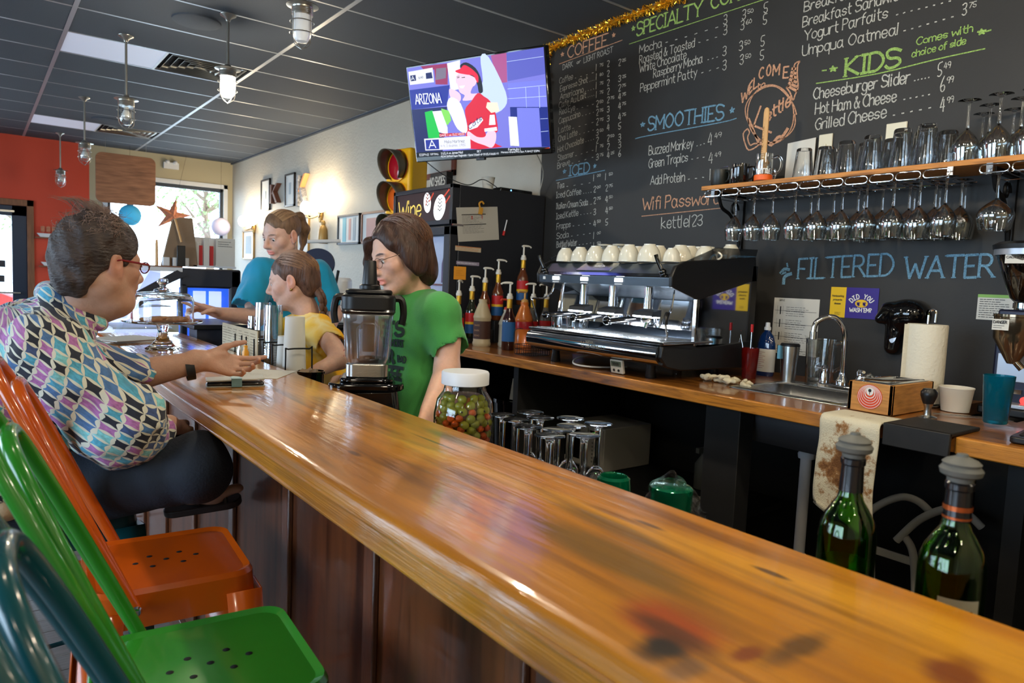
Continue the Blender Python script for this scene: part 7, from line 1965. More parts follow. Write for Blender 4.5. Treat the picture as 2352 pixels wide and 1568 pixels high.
o = obj('pimentos',bp_,m_pim,oj); o['kind'] = 'stuff'
o = obj('olive_holes',bh,m_hole,oj); o['kind'] = 'stuff'
b = B(); b.lathe([(0,.012),(.048,.012),(.048,.20),(0,.20)],24); obj('olive_core',b,mat('olive_mass',srgb(130,76,20),.5,var=.4,vs=60),oj)

# upturned stem glasses on the service shelf
SG = 'upturned stem glasses behind the bar'
def stem_up(label,loc):
    t = thing('stem_glass',label,'glass',loc,group=SG)
    b = B(); b.lathe([(0,.1685),(.033,.170),(.0333,.1685),(.015,.1655),(.0095,.160),(.0075,.150),(.0070,.09),(.0085,.068),(0,.066)][::-1],24); obj('foot_and_stem',b,m_glass,t)
    b = B(); b.lathe([(0,.070),(.012,.066),(.026,.045),(.030,.02),(.027,0),(.0255,0),(.0285,.02),(.0245,.044),(.011,.062),(0,.065)][::-1],24); obj('bowl',b,m_glass,t)
    return t
gp = [(1.014,1.349),(1.007,1.285),(1.100,1.349),(1.078,1.284),(.983,1.212),(1.139,1.244),(1.080,1.175),(1.156,1.165),(1.021,1.155),(.967,1.118),(1.040,1.088)]
gl = ['leftmost, beside the olive jar','front, second from the left','back row, left','back row, middle','front row, middle','back row, right of middle','inner row, right','rightmost in the back','front row, right of middle','front row, right','frontmost, right corner']
s0 = None
for i,(x,y) in enumerate(gp):
    if s0 is None: s0 = stem_up('',(x,y,.8905)); o = s0
    else: o = dup(s0,(x,y,.8905),rz=i)
    o['label'] = 'upturned stem glass with its foot in the air, ' + gl[i]
m_gfoil = mat('green_glass_votive',srgb(0,110,74),.1,.5,coat=.6)
t = thing('green_votive','dark green shiny votive glass beside the stem glasses','glass',(1.05,1.005,.8905))
b = B(); b.lathe([(0,0),(.034,0),(.038,.06),(.034,.095),(.028,.10),(.026,.095),(.03,.06),(0,.05)],26); obj('body',b,m_gfoil,t)
t = thing('wrapped_cup','green cup wrapped in clear crinkled cellophane','cup',(1.09,.885,.8905))
b = B(); b.lathe([(0,0),(.036,0),(.042,.10),(.036,.104),(0,.104)],12); obj('cup',b,m_gfoil,t)
F_ = Field((-.09,-.09,-.01),(.09,.09,.16),.0045); F_.cone((0,0,.03),(0,.0,.085),.068,.045,.02); F_.cone((.03,.04,.1),(.06,.05,.04),.02,.01,.02); F_.noise(.009,75,4); F_.plane((0,0,0),(0,0,-1))
sdf_obj('cellophane',[F_],mat('cellophane_wrap',(1,1,1),.08,trans=1.,ior=1.1,alpha=.55),t)
# wine bottles
m_gg = mat('green_bottle_glass',srgb(120,190,60),.02,trans=1.,ior=1.5); m_wine = mat('red_wine',srgb(14,4,6),.05,coat=.4)
m_caps = mat('black_capsule',srgb(16,16,20),.25,coat=.3); m_stop = mat('grey_rubber_stopper',srgb(92,92,86),.55)
def wine(label,loc,rz,lab=False,band=False,fill=.14):
    t = thing('wine_bottle',label,'wine bottle',loc,rz)
    b = B(); b.lathe([(0,.012),(.030,.004),(.035,0),(.0375,.006),(.0375,.198),(.0362,.212),(.0315,.228),(.0235,.242),(.0172,.252),(.0145,.264),(.0138,.300),(.0155,.302),(.0155,.308),(.0138,.31)],36)
    b.lathe([(.0115,.31),(.0118,.264),(.0145,.252),(.0205,.242),(.0285,.228),(.0334,.212),(.0347,.198),(.0347,.01),(.03,.008),(0,.018)],36); obj('glass',b,m_gg,t)
    b = B(); b.lathe([(0,.019),(.03,.0105),(.0342,.012),(.0342,fill),(0,fill)],32); obj('wine',b,m_wine,t)
    b = B(); b.lathe([(.0156,.264),(.0152,.27),(.0143,.3),(.016,.302),(.016,.309),(.0143,.311)],24); obj('capsule',b,m_caps,t)
    if band:
        for z in (.2655,.276):
            b = B(); b.lathe([(.0161,z),(.0161,z + (.003 if z < .27 else .006))],24); obj('copper_band',b,mat('copper_print',srgb(170,84,40),.3,.6),t)
    b = B(); b.lathe([(0,.308),(.014,.308),(.015,.316),(.0225,.320),(.024,.326),(.020,.331),(.0215,.334),(.017,.338),(.007,.342),(.006,.345),(0,.345)],24); obj('stopper',b,m_stop,t)
    if lab:
        a0,a1 = lab; b = B(); vs = []; N = 16
        for k in range(N + 1):
            a = a0 + (a1 - a0) * k / N
            vs += [(.0379 * math.cos(a),.0379 * math.sin(a),.02),(.0379 * math.cos(a),.0379 * math.sin(a),.176)]
        b.add(vs,[(2 * k,2 * k + 2,2 * k + 3,2 * k + 1) for k in range(N)]); lb_ = obj('back_label',b,mat('cream_wine_label',srgb(170,166,146),.6),t)
        b = B(); am = (a0 + a1) / 2; sp_ = (a1 - a0) * .85
        curved_text(b,'TERRA MATER',.0379,.155,.008,am,.0012,sp_ * .8,k=.0008)
        rn = random.Random(2)
        for k in range(11): curved_text(b,'nmunmwnunmnuwmn'[:rn.randint(9,15)],.0379,.140 - k * .0075,.0022,am,.0007,sp_ * rn.uniform(.75,1.),k=.0008)
        obj('label_print',b,m_ink,lb_)
    return t
wine('left open green wine bottle with black capsule and grey stopper',(.957,.468,.8505),0,fill=.165)
wine('right green wine bottle with cream back label and grey stopper',(.955,.335,.8505),0,lab=(PI + .02,PI + 1.25),band=True,fill=.12)

# phone wallet, keys, paper on the bar
t = thing('wallet_phone_case','black and grey folded wallet phone case with a strap clasp on the bar','wallet',(.595,2.085,1.0505),rz=R(-13))
m_pale = mat('pale_grey_leather',srgb(170,170,160),.4)
b = B(); b.box((-.078,-.04,0),(.078,.04,.003)); obj('lower_cover',b,m_pale,t,bevel=.002)
b = B(); b.box((-.076,-.038,.0035),(.076,.038,.014)); obj('phone',b,m_gloss,t,bevel=.004)
b = B(); b.hexa([(-.078,-.04,.016),(.078,-.04,.020),(.078,.04,.020),(-.078,.04,.016)],[(-.078,-.04,.0195),(.078,-.04,.0245),(.078,.04,.0245),(-.078,.04,.0195)]); obj('upper_cover',b,m_pale,t,bevel=.002)
b = B(); b.box((-.012,-.043,.001),(.016,-.040,.022)); b.box((-.012,-.043,.0215),(.016,.0,.0255)); obj('strap_clasp',b,mat('iridescent_clasp',srgb(120,160,170),.3,.4),t,bevel=.001)
t = thing('key_ring','bunch of keys lying behind the phone case','keys',(.60,2.165,1.0505),rz=.4)
b = B(); b.tube([(.018 * math.cos(a),.018 * math.sin(a),.006) for a in [k / 16 * 2 * PI for k in range(16)]],.0012,6,closed=True); obj('ring',b,m_chrome,t)
for k in range(4):
    b = B(); b.T = Tm((.02 * math.cos(k * .8 - 1.5),.02 * math.sin(k * .8 - 1.5),.004 + .003 * k),(0,.1,k * .5 - 1)); b.cyl((0,0,0),.011,.0022,14); b.box((.008,-.0035,0),(.045,.0035,.002)); obj('key',b,(m_steel,m_ink,m_steel,m_brass)[k],t)
t = thing('paper_slip','white sheet of paper lying on the bar under the hand','paper',(.745,2.29,1.0505),rz=R(-38))
b = B(); b.box((-.075,-.10,0),(.075,.10,.0008)); obj('sheet',b,m_paper,t)
b = B(); scribble(b,(-.06,-.085,.0012),(.12,0,0),(0,.08,0),5,Vector((0,0,1)),.0014,random.Random(6)); obj('print',b,mat('grey_print',(.4,.4,.4)),t)

# ================================================================ GARLAND
t = thing('tinsel_garland','gold tinsel garland along the top and left edge of the chalkboard','garland')
m_gold2 = mat('gold_tinsel',srgb(255,205,70),.32,.9); rn = random.Random(21); b = B()
path = catmull([(XW - .03,-.6,2.962),(XW - .035,2.0,2.955),(XW - .035,3.0,2.955),(XW - .03,3.68,2.945),(XW - .03,3.755,2.92),(XW - .03,3.76,2.6),(XW - .028,3.755,2.36)],30)
core = path
LL = [0.]
for p,q in zip(path,path[1:]): LL.append(LL[-1] + (q - p).length)
import bisect
for k in range(8000):
    s_ = rn.random() * LL[-1]; i = min(max(bisect.bisect(LL,s_) - 1,0),len(path) - 2); f = (s_ - LL[i]) / max(1e-6,LL[i + 1] - LL[i]); p = path[i].lerp(path[i + 1],f)
    d = Vector((rn.gauss(0,1),rn.gauss(0,1),rn.gauss(0,1))).normalized(); r = rn.uniform(.008,.036)
    c = p + Vector((d.x * .8,d.y,d.z)) * r; w = d.orthogonal().normalized(); ww = (w * math.cos(k) + d.cross(w) * math.sin(k)) * .0026; l = d * .009
    if c.x > XW - .006: c.x = XW - .008
    b.add([c - ww - l,c + ww - l,c + ww + l,c - ww + l],[(0,1,2,3)])
o = obj('tinsel',b,m_gold2,t,smooth=5); o['kind'] = 'stuff'
b = B(); b.tube(core,.004,5); obj('string',b,m_gold2,t)

# ================================================================ BAR STOOLS
def enamel(nm,c): return mat(nm,srgb(*c),.22,coat=.5,var=.06,vs=5)
def stool(name_l,loc,rz,col,label,holes=True):
    t = thing('bar_stool',label,'stool',(loc[0],loc[1],0),rz)
    m = enamel(name_l,col); h = .75; s = .150
    b = B(); r0 = rrect(-s,-s,s,s,.04,6); r1 = rrect(-s + .012,-s + .012,s - .012,s - .012,.034,6); r2 = rrect(-s - .006,-s - .006,s + .006,s + .006,.045,6); r3 = rrect(-s - .012,-s - .012,s + .012,s + .012,.05,6)
    ring(r1,r0,h - .006,h,b); ring(r0,r2,h,h - .010,b); ring(r2,r3,h - .010,h - .075,b); n = len(r1); b.add([(x,y,h - .006) for x,y in r1],[tuple(range(n))]); obj('seat',b,m,t,smooth=45)
    b = B()
    for (hx,hy) in ((0,0),(.03,.03),(-.03,.03),(.03,-.03),(-.03,-.03),(.06,0),(-.06,0)): b.lathe([(0,.0004),(.0055,.0004),(.006,0)],12,(hx,hy,h - .0058))
    obj('seat_hole',b,m_void,t)
    for sx in (-1,1):
        for sy in (-1,1):
            b = B(); a = s + .013; e = s + .055
            top = [(sx * a,sy * (a - .07)),(sx * a,sy * a),(sx * (a - .07),sy * a)]; bot = [(sx * e,sy * (e - .045)),(sx * e,sy * e),(sx * (e - .045),sy * e)]
            vs = [(x,y,h - .04) for x,y in top] + [(x,y,0.003) for x,y in bot]
            fs = [(0,1,4,3),(1,2,5,4)]
            b.add(vs,fs); obj('leg',b,m,t,solid=.004)
    b = B(); zb = .28; q = s + .04
    for p0,p1 in (((-q,-q),(q,-q)),((q,-q),(q,q)),((q,q),(-q,q)),((-q,q),(-q,-q))): b.tube([(p0[0],p0[1],zb),(p1[0],p1[1],zb)],.007,8)
    obj('foot_rail',b,m,t)
    # bent tube back: an outer and an inner hoop
    for k,(top,xx,wy) in enumerate(((.44,-.30,.145),(.395,-.262,.105))):
        P = []
        for q in range(37):
            a = PI * q / 36; sn = math.sin(a); g = sn ** .75; P.append((-.075 + (xx + .075) * g,-math.copysign(abs(math.cos(a)) ** .62,math.cos(a)) * (s + .014 - (s + .014 - wy) * g * .6),h - .035 + (top + .035) * g))
        b = B(); b.tube(P,.0112,12); obj('back_hoop',b,m,t)
    for sy in (-1,1):
        b = B(); b.T = Tm((-.075,sy * (s + .026),h - .035),(R(-90 * sy),0,0)); b.lathe([(0,.006),(.008,.005),(.011,0)],14); obj('rivet',b,m_chrome,t)
    return t
stool('orange_enamel',(.325,1.64),R(-4),(196,84,14),'glossy orange metal bar stool with tube back, next to the seated customer')
stool('green_enamel',(.295,1.155),R(-4),(44,132,36),'green metal bar stool with tube back in the foreground')
stool('teal_enamel',(.275,.665),R(-4),(20,78,86),'dark teal metal bar stool nearest the camera, cut by the frame')
stool('teal_enamel',(.16,2.14),R(8),(20,78,86),'dark teal metal bar stool under the seated customer')
# ================================================================ PEOPLE
def skinmat(name):
    return mat(name,(1,1,1),.5,vcol='tone',sss=.12,bump=.0005,bs=240,var=.05,vs=60)
def fabric(name,col=None,**kw):
    return mat(name,col or (1,1,1),.9,sheen=.2,bump=.0012,bs=420,**kw)
m_skin = skinmat('skin'); m_eyew = mat('eye_white',srgb(225,222,218),.2); m_iris = mat('iris',srgb(60,60,66),.15)
def frame(fwd,up=(0,0,1)):
    f = Vector(fwd).normalized(); r = f.cross(Vector(up)).normalized(); u = r.cross(f).normalized(); return r,f,u
class Head:
    def __init__(s,c,fwd,up,k=1.,pad=(.16,.16,.19,.15),res=.003):
        s.c = Vector(c); s.r,s.f,s.u = frame(fwd,up); s.k = k
        s.rot = [tuple(s.r),tuple(s.f),tuple(s.u)]
        s.F = Field(s.c - Vector((pad[0],pad[1],pad[2])),s.c + Vector((pad[0],pad[1],pad[3])),res)
    def p(s,x,y,z): return s.c + (s.r * x + s.f * y + s.u * z) * s.k
    def e(s,c,r,k=.01,mode='add',F=None): (F or s.F).ell(s.p(*c),[q * s.k for q in r],k,mode,rot=s.rot); return s
    def n(s,a,b,ra,rb=None,k=.01,mode='add',F=None): (F or s.F).cone(s.p(*a),s.p(*b),ra * s.k,(ra if rb is None else rb) * s.k,k,mode); return s
    def loc(s,P):
        d = (P - np.array(s.c)) / s.k; return d @ np.array(s.r),d @ np.array(s.f),d @ np.array(s.u)
def build_head(h,jowl=0.,neck=None,neckr=.052,mouth_open=0.,nose=1.):
    h.e((0,-.012,.035),(.074,.094,.082),0); h.e((0,.028,-.025),(.060,.062,.085),.03)
    for s_ in (-1,1):
        h.n((s_ * .050,-.005,-.050),(s_ * .012,.060,-.098),.022 + jowl * .4,.017 + jowl * .3,.025)
        h.e((s_ * .040,.054,-.022),(.024,.022,.022),.02)
        h.n((s_ * .012,.083,.022),(s_ * .042,.070,.020),.009,.008,.014)
        h.e((s_ * .031,.094,.002),(.017,.016,.011),.010,'sub')
        h.e((s_ * .031,.073,.001),(.0145,.0125,.0125),.004)
        h.n((s_ * .019,.087,.0075),(s_ * .043,.079,.0075),.0042,.0036,.004)
        h.e((s_ * .011,.100,-.034),(.008,.010,.007),.006)
        # ear
        h.e((s_ * .078,-.010,-.004),(.008,.019,.032),.006); h.e((s_ * .087,-.006,.002),(.007,.010,.017),.004,'sub'); h.n((s_ * .074,.004,-.02),(s_ * .076,.002,-.034),.007,.007,.006)
    h.n((0,.088,.012),(0,.112 * (.9 + .1 * nose),-.028),.008,.0105,.012); h.e((0,.112 * (.9 + .1 * nose),-.031),(.0105,.009,.009),.008)
    h.e((0,.068,-.100),(.020,.018,.016),.02); h.e((0,.080,-.052),(.030,.016,.022),.02)
    h.e((0,.092,-.0580 + mouth_open * .3),(.022,.0085,.0050),.004); h.e((0,.090,-.0700 - mouth_open),(.018,.0085,.0062),.004)
    h.e((0,.101,-.0637 - mouth_open * .3),(.020,.010,.0012 + mouth_open * .8),.002,'sub')
    if jowl: h.e((0,.03,-.105),(.045 + jowl,.045,.022 + jowl * .6),.03)
    if neck is not None:
        a = h.p(0,-.018,-.055); h.F.cone(a,neck,neckr * .95,neckr * 1.08,.03)
        b = h.p(0,.035,-.09); h.F.cone(h.p(0,.02,-.085),Vector(neck) * .75 + a * .25,.03,.04,.03)
def head_colour(h,base,lips=(.62,.30,.27),brow=None,blush=.12,shade=None):
    base = np.array(base)
    def fn(P):
        x,y,z = h.loc(P); col = np.tile(base,(len(P),1)).astype(float)
        n = np.sin(P[:,0] * 310) * np.sin(P[:,1] * 290 + 1) * np.sin(P[:,2] * 330); col *= (1 + .03 * n)[:,None]
        def mix(m,c):
            m = np.clip(m,0,1)[:,None]; col[:] = col * (1 - m) + np.array(c) * m
        g = lambda cx,cy,cz,rx,ry,rz: np.sqrt(((np.abs(x) - cx) / rx) ** 2 + ((y - cy) / ry) ** 2 + ((z - cz) / rz) ** 2)
        mix(blush * 1.6 * np.clip(1.3 - g(.045,.06,-.03,.03,.04,.03),0,1),base * np.array([1.0,.62,.58]))
        mix(.35 * np.clip(1.5 - g(0,.11,-.03,.014,.02,.014),0,1),base * np.array([1.05,.66,.6]))
        mix(.45 * np.clip(1.5 - g(.08,-.01,-.01,.014,.03,.035),0,1),base * np.array([1.05,.6,.55]))
        mix(3 * (1.15 - g(0,.095,-.064,.026,.03,.0135)),np.array(base) * np.array(lips) * 1.55)
        if brow is not None: mix(2.2 * (1.05 - np.sqrt(((np.abs(x) - .031) / .020) ** 2 + ((z - .0235 + ((np.abs(x) - .031) / .02) ** 2 * .004) / .0042) ** 2)) * (y > .04),brow)
        mix(2.0 * (1.05 - np.sqrt(((np.abs(x) - .031) / .017) ** 2 + ((z - .0075) / .0022) ** 2)) * (y > .04),np.array(base) * .25)
        return col
    return fn
def eyes(h,parent,look=(0,1,-.1)):
    for s_ in (-1,1):
        c = h.p(s_ * .031,.0745,.0005); b = B(); b.T = Matrix.Translation(c); b.ell((0,0,0),.0125 * h.k,14,10); o = obj('eye',b,m_eyew,parent)
        d = (h.r * look[0] + h.f * look[1] + h.u * look[2]).normalized(); q = d.to_track_quat('Z','Y')
        b = B(); b.T = Matrix.Translation(c + d * .0094 * h.k) @ q.to_matrix().to_4x4(); b.lathe([(0,.0036),(.003,.0033),(.006,.002),(.0062,0)],14); obj('iris',b,m_iris,o)
def hand(F,wr,fwd,palm,side,L=.185,k=1.,curl=(.25,.3,.35,.45),tcurl=.3,spread=.10,extra=None):
    'five separate fingers; fwd along the hand, palm = direction the palm faces, side=+1 puts the thumb along palm x fwd'
    f = Vector(fwd).normalized(); n = Vector(palm); n = (n - f * n.dot(f)).normalized(); t = n.cross(f) * side      # thumb side
    w = Vector(wr); P = lambda a,b,c=0: w + (f * a + t * b + n * c) * k
    F.cone(P(-.03,0),P(.012,0),.0265 * k,.026 * k,.012,flat=(n,.72))
    for b_,l in ((.026,.086),(.009,.092),(-.009,.088),(-.026,.078)): F.cone(P(.012,b_ * .6),P(l,b_),.0165 * k,.0115 * k,.010)
    F.cone(P(.02,.02,.008),P(.05,.03,.010),.015 * k,.011 * k,.012)
    ks = []
    for i,(b_,l0,ls,r) in enumerate(((.027,.088,(.044,.026,.021),.0086),(.009,.094,(.048,.030,.022),.0088),(-.0095,.090,(.045,.028,.021),.0084),(-.027,.080,(.035,.021,.018),.0074))):
        p = P(l0,b_); cu = curl[i]; ang = cu * .6; tilt = (1.5 - i) * spread
        d0 = f * math.cos(tilt) + t * math.sin(tilt)
        for j,sl in enumerate(ls):
            d = d0 * math.cos(ang) + n * math.sin(ang); q = p + d * sl * k
            F.cone(p,q,(r - .0006 * j) * k,(r - .0006 * (j + 1)) * k,.0035); p = q; ang += cu * (1.05 if j == 0 else .7)
    p = P(.018,.026,.006); ang = .75
    for j,(sl,r) in enumerate(((.042,.0125),(.032,.0098),(.026,.0088))):
        d = f * math.cos(ang) + t * math.sin(ang) * .8 + n * (.25 + tcurl * j * .5); d.normalize(); q = p + d * sl * k
        F.cone(p,q,r * k,(r - .0012) * k,.005); p = q; ang -= tcurl
def strands(name,roots,m,parent,r=.0011,label=None):
    b = B()
    for P in roots: b.tube(catmull(P,3),[r * (1 - .7 * i / (3 * (len(P) - 1))) for i in range(3 * (len(P) - 1) + 1)],4)
    o = obj(name,b,m,parent); o['kind'] = 'stuff'; return o
def hairmat(name,col,col2=None):
    return mat(name,col,.42,spec=.35,var=.45,vs=26,stretch=(3,3,.6),bump=.0035,bs=60,bstretch=(3.2,3.2,.5),detail=6)

def sweep(h,c,r,pairs,m,parent,rad=.0011,lift=1.015,nm='hair_strands'):
    'strands combed along the skull from direction A to direction B (local axes)'
    out = []; rn = random.Random(len(pairs))
    for A,Bd in pairs:
        A,Bd = Vector(A).normalized(),Vector(Bd).normalized(); P = []
        for i in range(6):
            d = A.lerp(Bd,i / 5).normalized(); l = lift + rn.uniform(-.012,.012); P.append(h.p(c[0] + d.x * r[0] * l,c[1] + d.y * r[1] * l,c[2] + d.z * r[2] * l))
        out.append(P)
    return strands(nm,out,m,parent,rad)
# ---------------------------------------------------------------- the seated customer
P1 = thing('person','seated person in a multicoloured checkered shirt with red glasses leaning on the bar','person',(0,0,0))
SK = (.50,.29,.21)
h = Head((.252,2.005,1.384),(.93,.42,-.10),(-.05,0,1),k=.90,pad=(.15,.15,.22,.15))
NK = (.190,2.065,1.262)
build_head(h,jowl=.018,neck=NK,neckr=.062,nose=.8)
h.F.cone(h.p(0,.03,-.105),(.20,2.06,1.25),.035,.045,.03)
col = head_colour(h,SK,lips=(.8,.42,.42),blush=.25)
FB = Field((.28,1.93,1.00),(.73,2.22,1.22),.0028)      # left forearm and hand on the bar
FB.cone((.33,2.115,1.085),(.50,2.06,1.128),.046,.030,.01,flat=((0,0,1),.95))
hand(FB,(.505,2.058,1.130),(.93,-.10,-.22),(-.25,-.80,.45),1,k=.90,curl=(.30,.75,.85,.9),tcurl=.2,spread=.08)
FA = Field((-.2,1.68,.80),(.47,2.2,1.06),.004)          # right forearm resting on the lap
FA.cone((.27,1.80,.985),(.40,2.00,.965),.045,.030,.02)
hand(FA,(.405,2.01,.96),(.35,.9,-.1),(0,0,-1),1,curl=(.3,.35,.4,.45))
FT = Field((-.15,1.75,.70),(.45,2.4,1.26),.008)
FT.cone((.15,2.06,1.22),(.14,2.09,.85),.06,.13,.05)
FL = Field((.15,1.6,.55),(.75,2.35,1.0),.005)           # crossed lower leg and foot
FL.cone((.43,1.86,.90),(.40,2.14,.82),.05,.034,.02); FL.cone((.40,2.13,.83),(.455,2.0,.775),.035,.03,.02)
FL.cone((.40,2.06,.79),(.515,1.98,.765),.03,.026,.02); FL.cone((.50,1.99,.765),(.565,1.955,.785),.026,.018,.02,flat=((0,0,1),.7))
body = sdf_obj('body',[h.F,FB,FA,FT,FL],m_skin,P1,col)
eyes(h,P1)
# hair: short, dark grey-brown, wispy on top
m_hair1 = mat('greying_short_hair',srgb(58,48,46),.55,var=.5,vs=24,bump=.005,bs=70,bstretch=(1,1,2.4),detail=6)
FH = Field(h.c - Vector((.16,.16,.17)),h.c + Vector((.16,.16,.17)),.0032)
h.e((0,-.020,.052),(.083,.104,.087),0,F=FH); h.e((0,-.068,-.01),(.070,.060,.075),.04,F=FH); h.e((0,-.075,-.062),(.050,.036,.034),.03,F=FH)
for s_ in (-1,1): h.e((s_ * .066,.012,.03),(.016,.030,.040),.015,F=FH); h.n((s_ * .073,.030,.02),(s_ * .071,.026,-.022),.009,.005,.01,F=FH)
h.e((0,.11,-.005),(.066,.085,.075),.02,'sub',F=FH); 
for s_ in (-1,1): h.e((s_ * .094,-.008,-.012),(.022,.024,.036),.01,'sub',F=FH); h.e((s_ * .07,.04,-.055),(.045,.06,.050),.02,'sub',F=FH)
FH.noise(.0032,70,3)
hair = sdf_obj('hair',[FH],m_hair1,P1)
rn = random.Random(9); st_ = []
for k in range(420):
    a = rn.uniform(-1.9,1.9); e_ = rn.uniform(.15,1.5); rr = 1.0
    d = Vector((math.sin(a) * math.cos(e_) * .083,-math.cos(a) * math.cos(e_) * .104 * rn.choice((1,1,.6,-.2)),math.sin(e_) * .087))
    p0 = (d.x,d.y - .02,d.z + .052); sw = rn.uniform(.02,.055)
    q1 = (p0[0] * 1.05,p0[1] - sw * .1,p0[2] + .006); q2 = (p0[0] * 1.08 + rn.uniform(-.008,.008),p0[1] + sw * rn.uniform(-.5,.9),p0[2] + rn.uniform(.002,.020)); q3 = (p0[0] * 1.08 + rn.uniform(-.014,.014),p0[1] + sw * rn.uniform(-.8,1.5),p0[2] + rn.uniform(-.012,.028))
    st_.append([h.p(*q) for q in (p0,q1,q2,q3)])
for k in range(70):
    x0 = rn.uniform(-.04,.05); y0 = rn.uniform(-.07,.0); st_.append([h.p(x0,y0,.136),h.p(x0,y0 - .02,.150),h.p(x0 + rn.uniform(-.02,.02),y0 - rn.uniform(.03,.05),.158),h.p(x0,y0 - rn.uniform(.05,.075),rn.uniform(.150,.160))])
strands('hair_wisps',st_,mat('silver_hair',srgb(140,118,110),.5),hair,.0007)
# glasses
m_gl_red = mat('red_purple_glasses',srgb(120,14,34),.2,coat=.5)
gl = B()
for s_ in (-1,1):
    P_ = [h.p(s_ * .034 + .024 * math.cos(a),.106 - abs(.024 * math.cos(a) + s_ * .034 ) * .12,.002 + .0155 * math.sin(a)) for a in [k / 18 * 2 * PI for k in range(18)]]
    gl.tube(P_,.0016,6,closed=True); gl.tube([h.p(s_ * .058,.099,.006),h.p(s_ * .074,.085,.008),h.p(s_ * .080,.0,.010),h.p(s_ * .079,-.02,.004)],[.0032,.0034,.0026,.002],6)
gl.tube([h.p(-.011,.108,.006),h.p(0,.110,.009),h.p(.011,.108,.006)],.002,6)
go = obj('glasses',gl,m_gl_red,P1)
m_lens = thinglass('spectacle_lens',(.93,.93,.98),.0,.25)
for s_ in (-1,1):
    b = B(); n = 18; b.add([h.p(s_ * .034 + .023 * math.cos(a),.106 - abs(.023 * math.cos(a) + s_ * .034) * .12,.002 + .0148 * math.sin(a)) for a in [k / n * 2 * PI for k in range(n)]],[tuple(range(n))]); obj('lens',b,m_lens,go)
# shirt
def checker_mat():
    m = bpy.data.materials.new('checkered_leaf_print'); m.use_nodes = True; nt = m.node_tree; L = nt.links.new; bs = nt.nodes['Principled BSDF']; bs.inputs['Roughness'].default_value = .8; bs.inputs['Sheen Weight'].default_value = .15
    uv = ND(nt,'ShaderNodeUVMap',uv_map='print')
    mp = ND(nt,'ShaderNodeMapping'); mp.inputs['Scale'].default_value = (1,1,1); L(uv.outputs[0],mp.inputs[0])
    wn = ND(nt,'ShaderNodeTexNoise'); wn.inputs['Scale'].default_value = .8; L(mp.outputs[0],wn.inputs['Vector'])
    wa = ND(nt,'ShaderNodeVectorMath',operation='MULTIPLY_ADD'); wa.inputs[1].default_value = (.5,.5,0); L(wn.outputs['Color'],wa.inputs[0]); L(mp.outputs[0],wa.inputs[2])
    sx = ND(nt,'ShaderNodeSeparateXYZ'); L(wa.outputs[0],sx.inputs[0])
    def M(op,a,b_=None,c_=None):
        n = ND(nt,'ShaderNodeMath',operation=op)
        for i,v in enumerate((a,b_,c_)):
            if v is None: continue
            if isinstance(v,(int,float)): n.inputs[i].default_value = v
            else: L(v,n.inputs[i])
        return n.outputs[0]
    fx,fy = M('FRACT',sx.outputs[0]),M('FRACT',sx.outputs[1]); ix,iy = M('FLOOR',sx.outputs[0]),M('FLOOR',sx.outputs[1])
    ax,ay = M('ABSOLUTE',M('SUBTRACT',fx,.5)),M('ABSOLUTE',M('SUBTRACT',fy,.5))        # .5 on a cell edge
    # petals on the cell edges: widest in the middle of each edge
    wx = M('MULTIPLY_ADD',M('COSINE',M('MULTIPLY',ay,PI)),.135,.012); wy = M('MULTIPLY_ADD',M('COSINE',M('MULTIPLY',ax,PI)),.135,.012)
    px_ = M('GREATER_THAN',ax,M('SUBTRACT',.5,wx)); py_ = M('GREATER_THAN',ay,M('SUBTRACT',.5,wy))
    pet = M('MAXIMUM',px_,py_)
    cv = ND(nt,'ShaderNodeCombineXYZ'); L(ix,cv.inputs[0]); L(iy,cv.inputs[1]); w = ND(nt,'ShaderNodeTexWhiteNoise'); w.noise_dimensions = '2D'; L(cv.outputs[0],w.inputs['Vector'])
    rp = ND(nt,'ShaderNodeValToRGB'); rp.color_ramp.interpolation = 'CONSTANT'; e = rp.color_ramp.elements
    cols = [(0,(22,28,46)),(.30,(70,110,160)),(.50,(166,104,164)),(.70,(74,156,186)),(.86,(120,190,196)),(.95,(54,74,120))]
    e[0].color = (*srgb(*cols[0][1]),1); e[1].position = cols[1][0]; e[1].color = (*srgb(*cols[1][1]),1)
    for p_,c_ in cols[2:]: q = e.new(p_); q.color = (*srgb(*c_),1)
    L(w.outputs['Value'],rp.inputs[0])
    wn2 = ND(nt,'ShaderNodeTexNoise'); wn2.inputs['Scale'].default_value = 3.5; L(mp.outputs[0],wn2.inputs['Vector']); vm = ND(nt,'ShaderNodeVectorMath',operation='SCALE'); L(rp.outputs[0],vm.inputs[0]); L(M('MULTIPLY_ADD',wn2.outputs[0],1.3,.35),vm.inputs['Scale'])
    mx = ND(nt,'ShaderNodeMix',data_type='RGBA'); L(pet,mx.inputs[0]); L(vm.outputs[0],mx.inputs[6]); mx.inputs[7].default_value = (*srgb(208,206,190),1); L(mx.outputs[2],bs.inputs['Base Color'])
    return m
m_check = checker_mat()
def add_uv(o,fn):
    me = o.data; uvl = me.uv_layers.new(name='print'); n = len(me.vertices); co = np.empty(n * 3,np.float32); me.vertices.foreach_get('co',co); co = co.reshape(-1,3)
    uv = fn(co); li = np.empty(len(me.loops),np.int32); me.loops.foreach_get('vertex_index',li); uvl.data.foreach_set('uv',uv[li].astype(np.float32).ravel())
FS = Field((-.28,1.60,.70),(.50,2.50,1.38),.0065)
FS.ell((.06,2.12,1.08),(.165,.215,.18),.0); FS.ell((.01,2.10,.98),(.185,.225,.20),.08); FS.ell((.11,2.12,1.02),(.17,.17,.16),.06); FS.ell((.06,2.10,.87),(.205,.215,.09),.06)
FS.cone((.185,2.03,1.245),(.18,2.12,1.250),.066,.066,.06)                                        # yoke round the neck
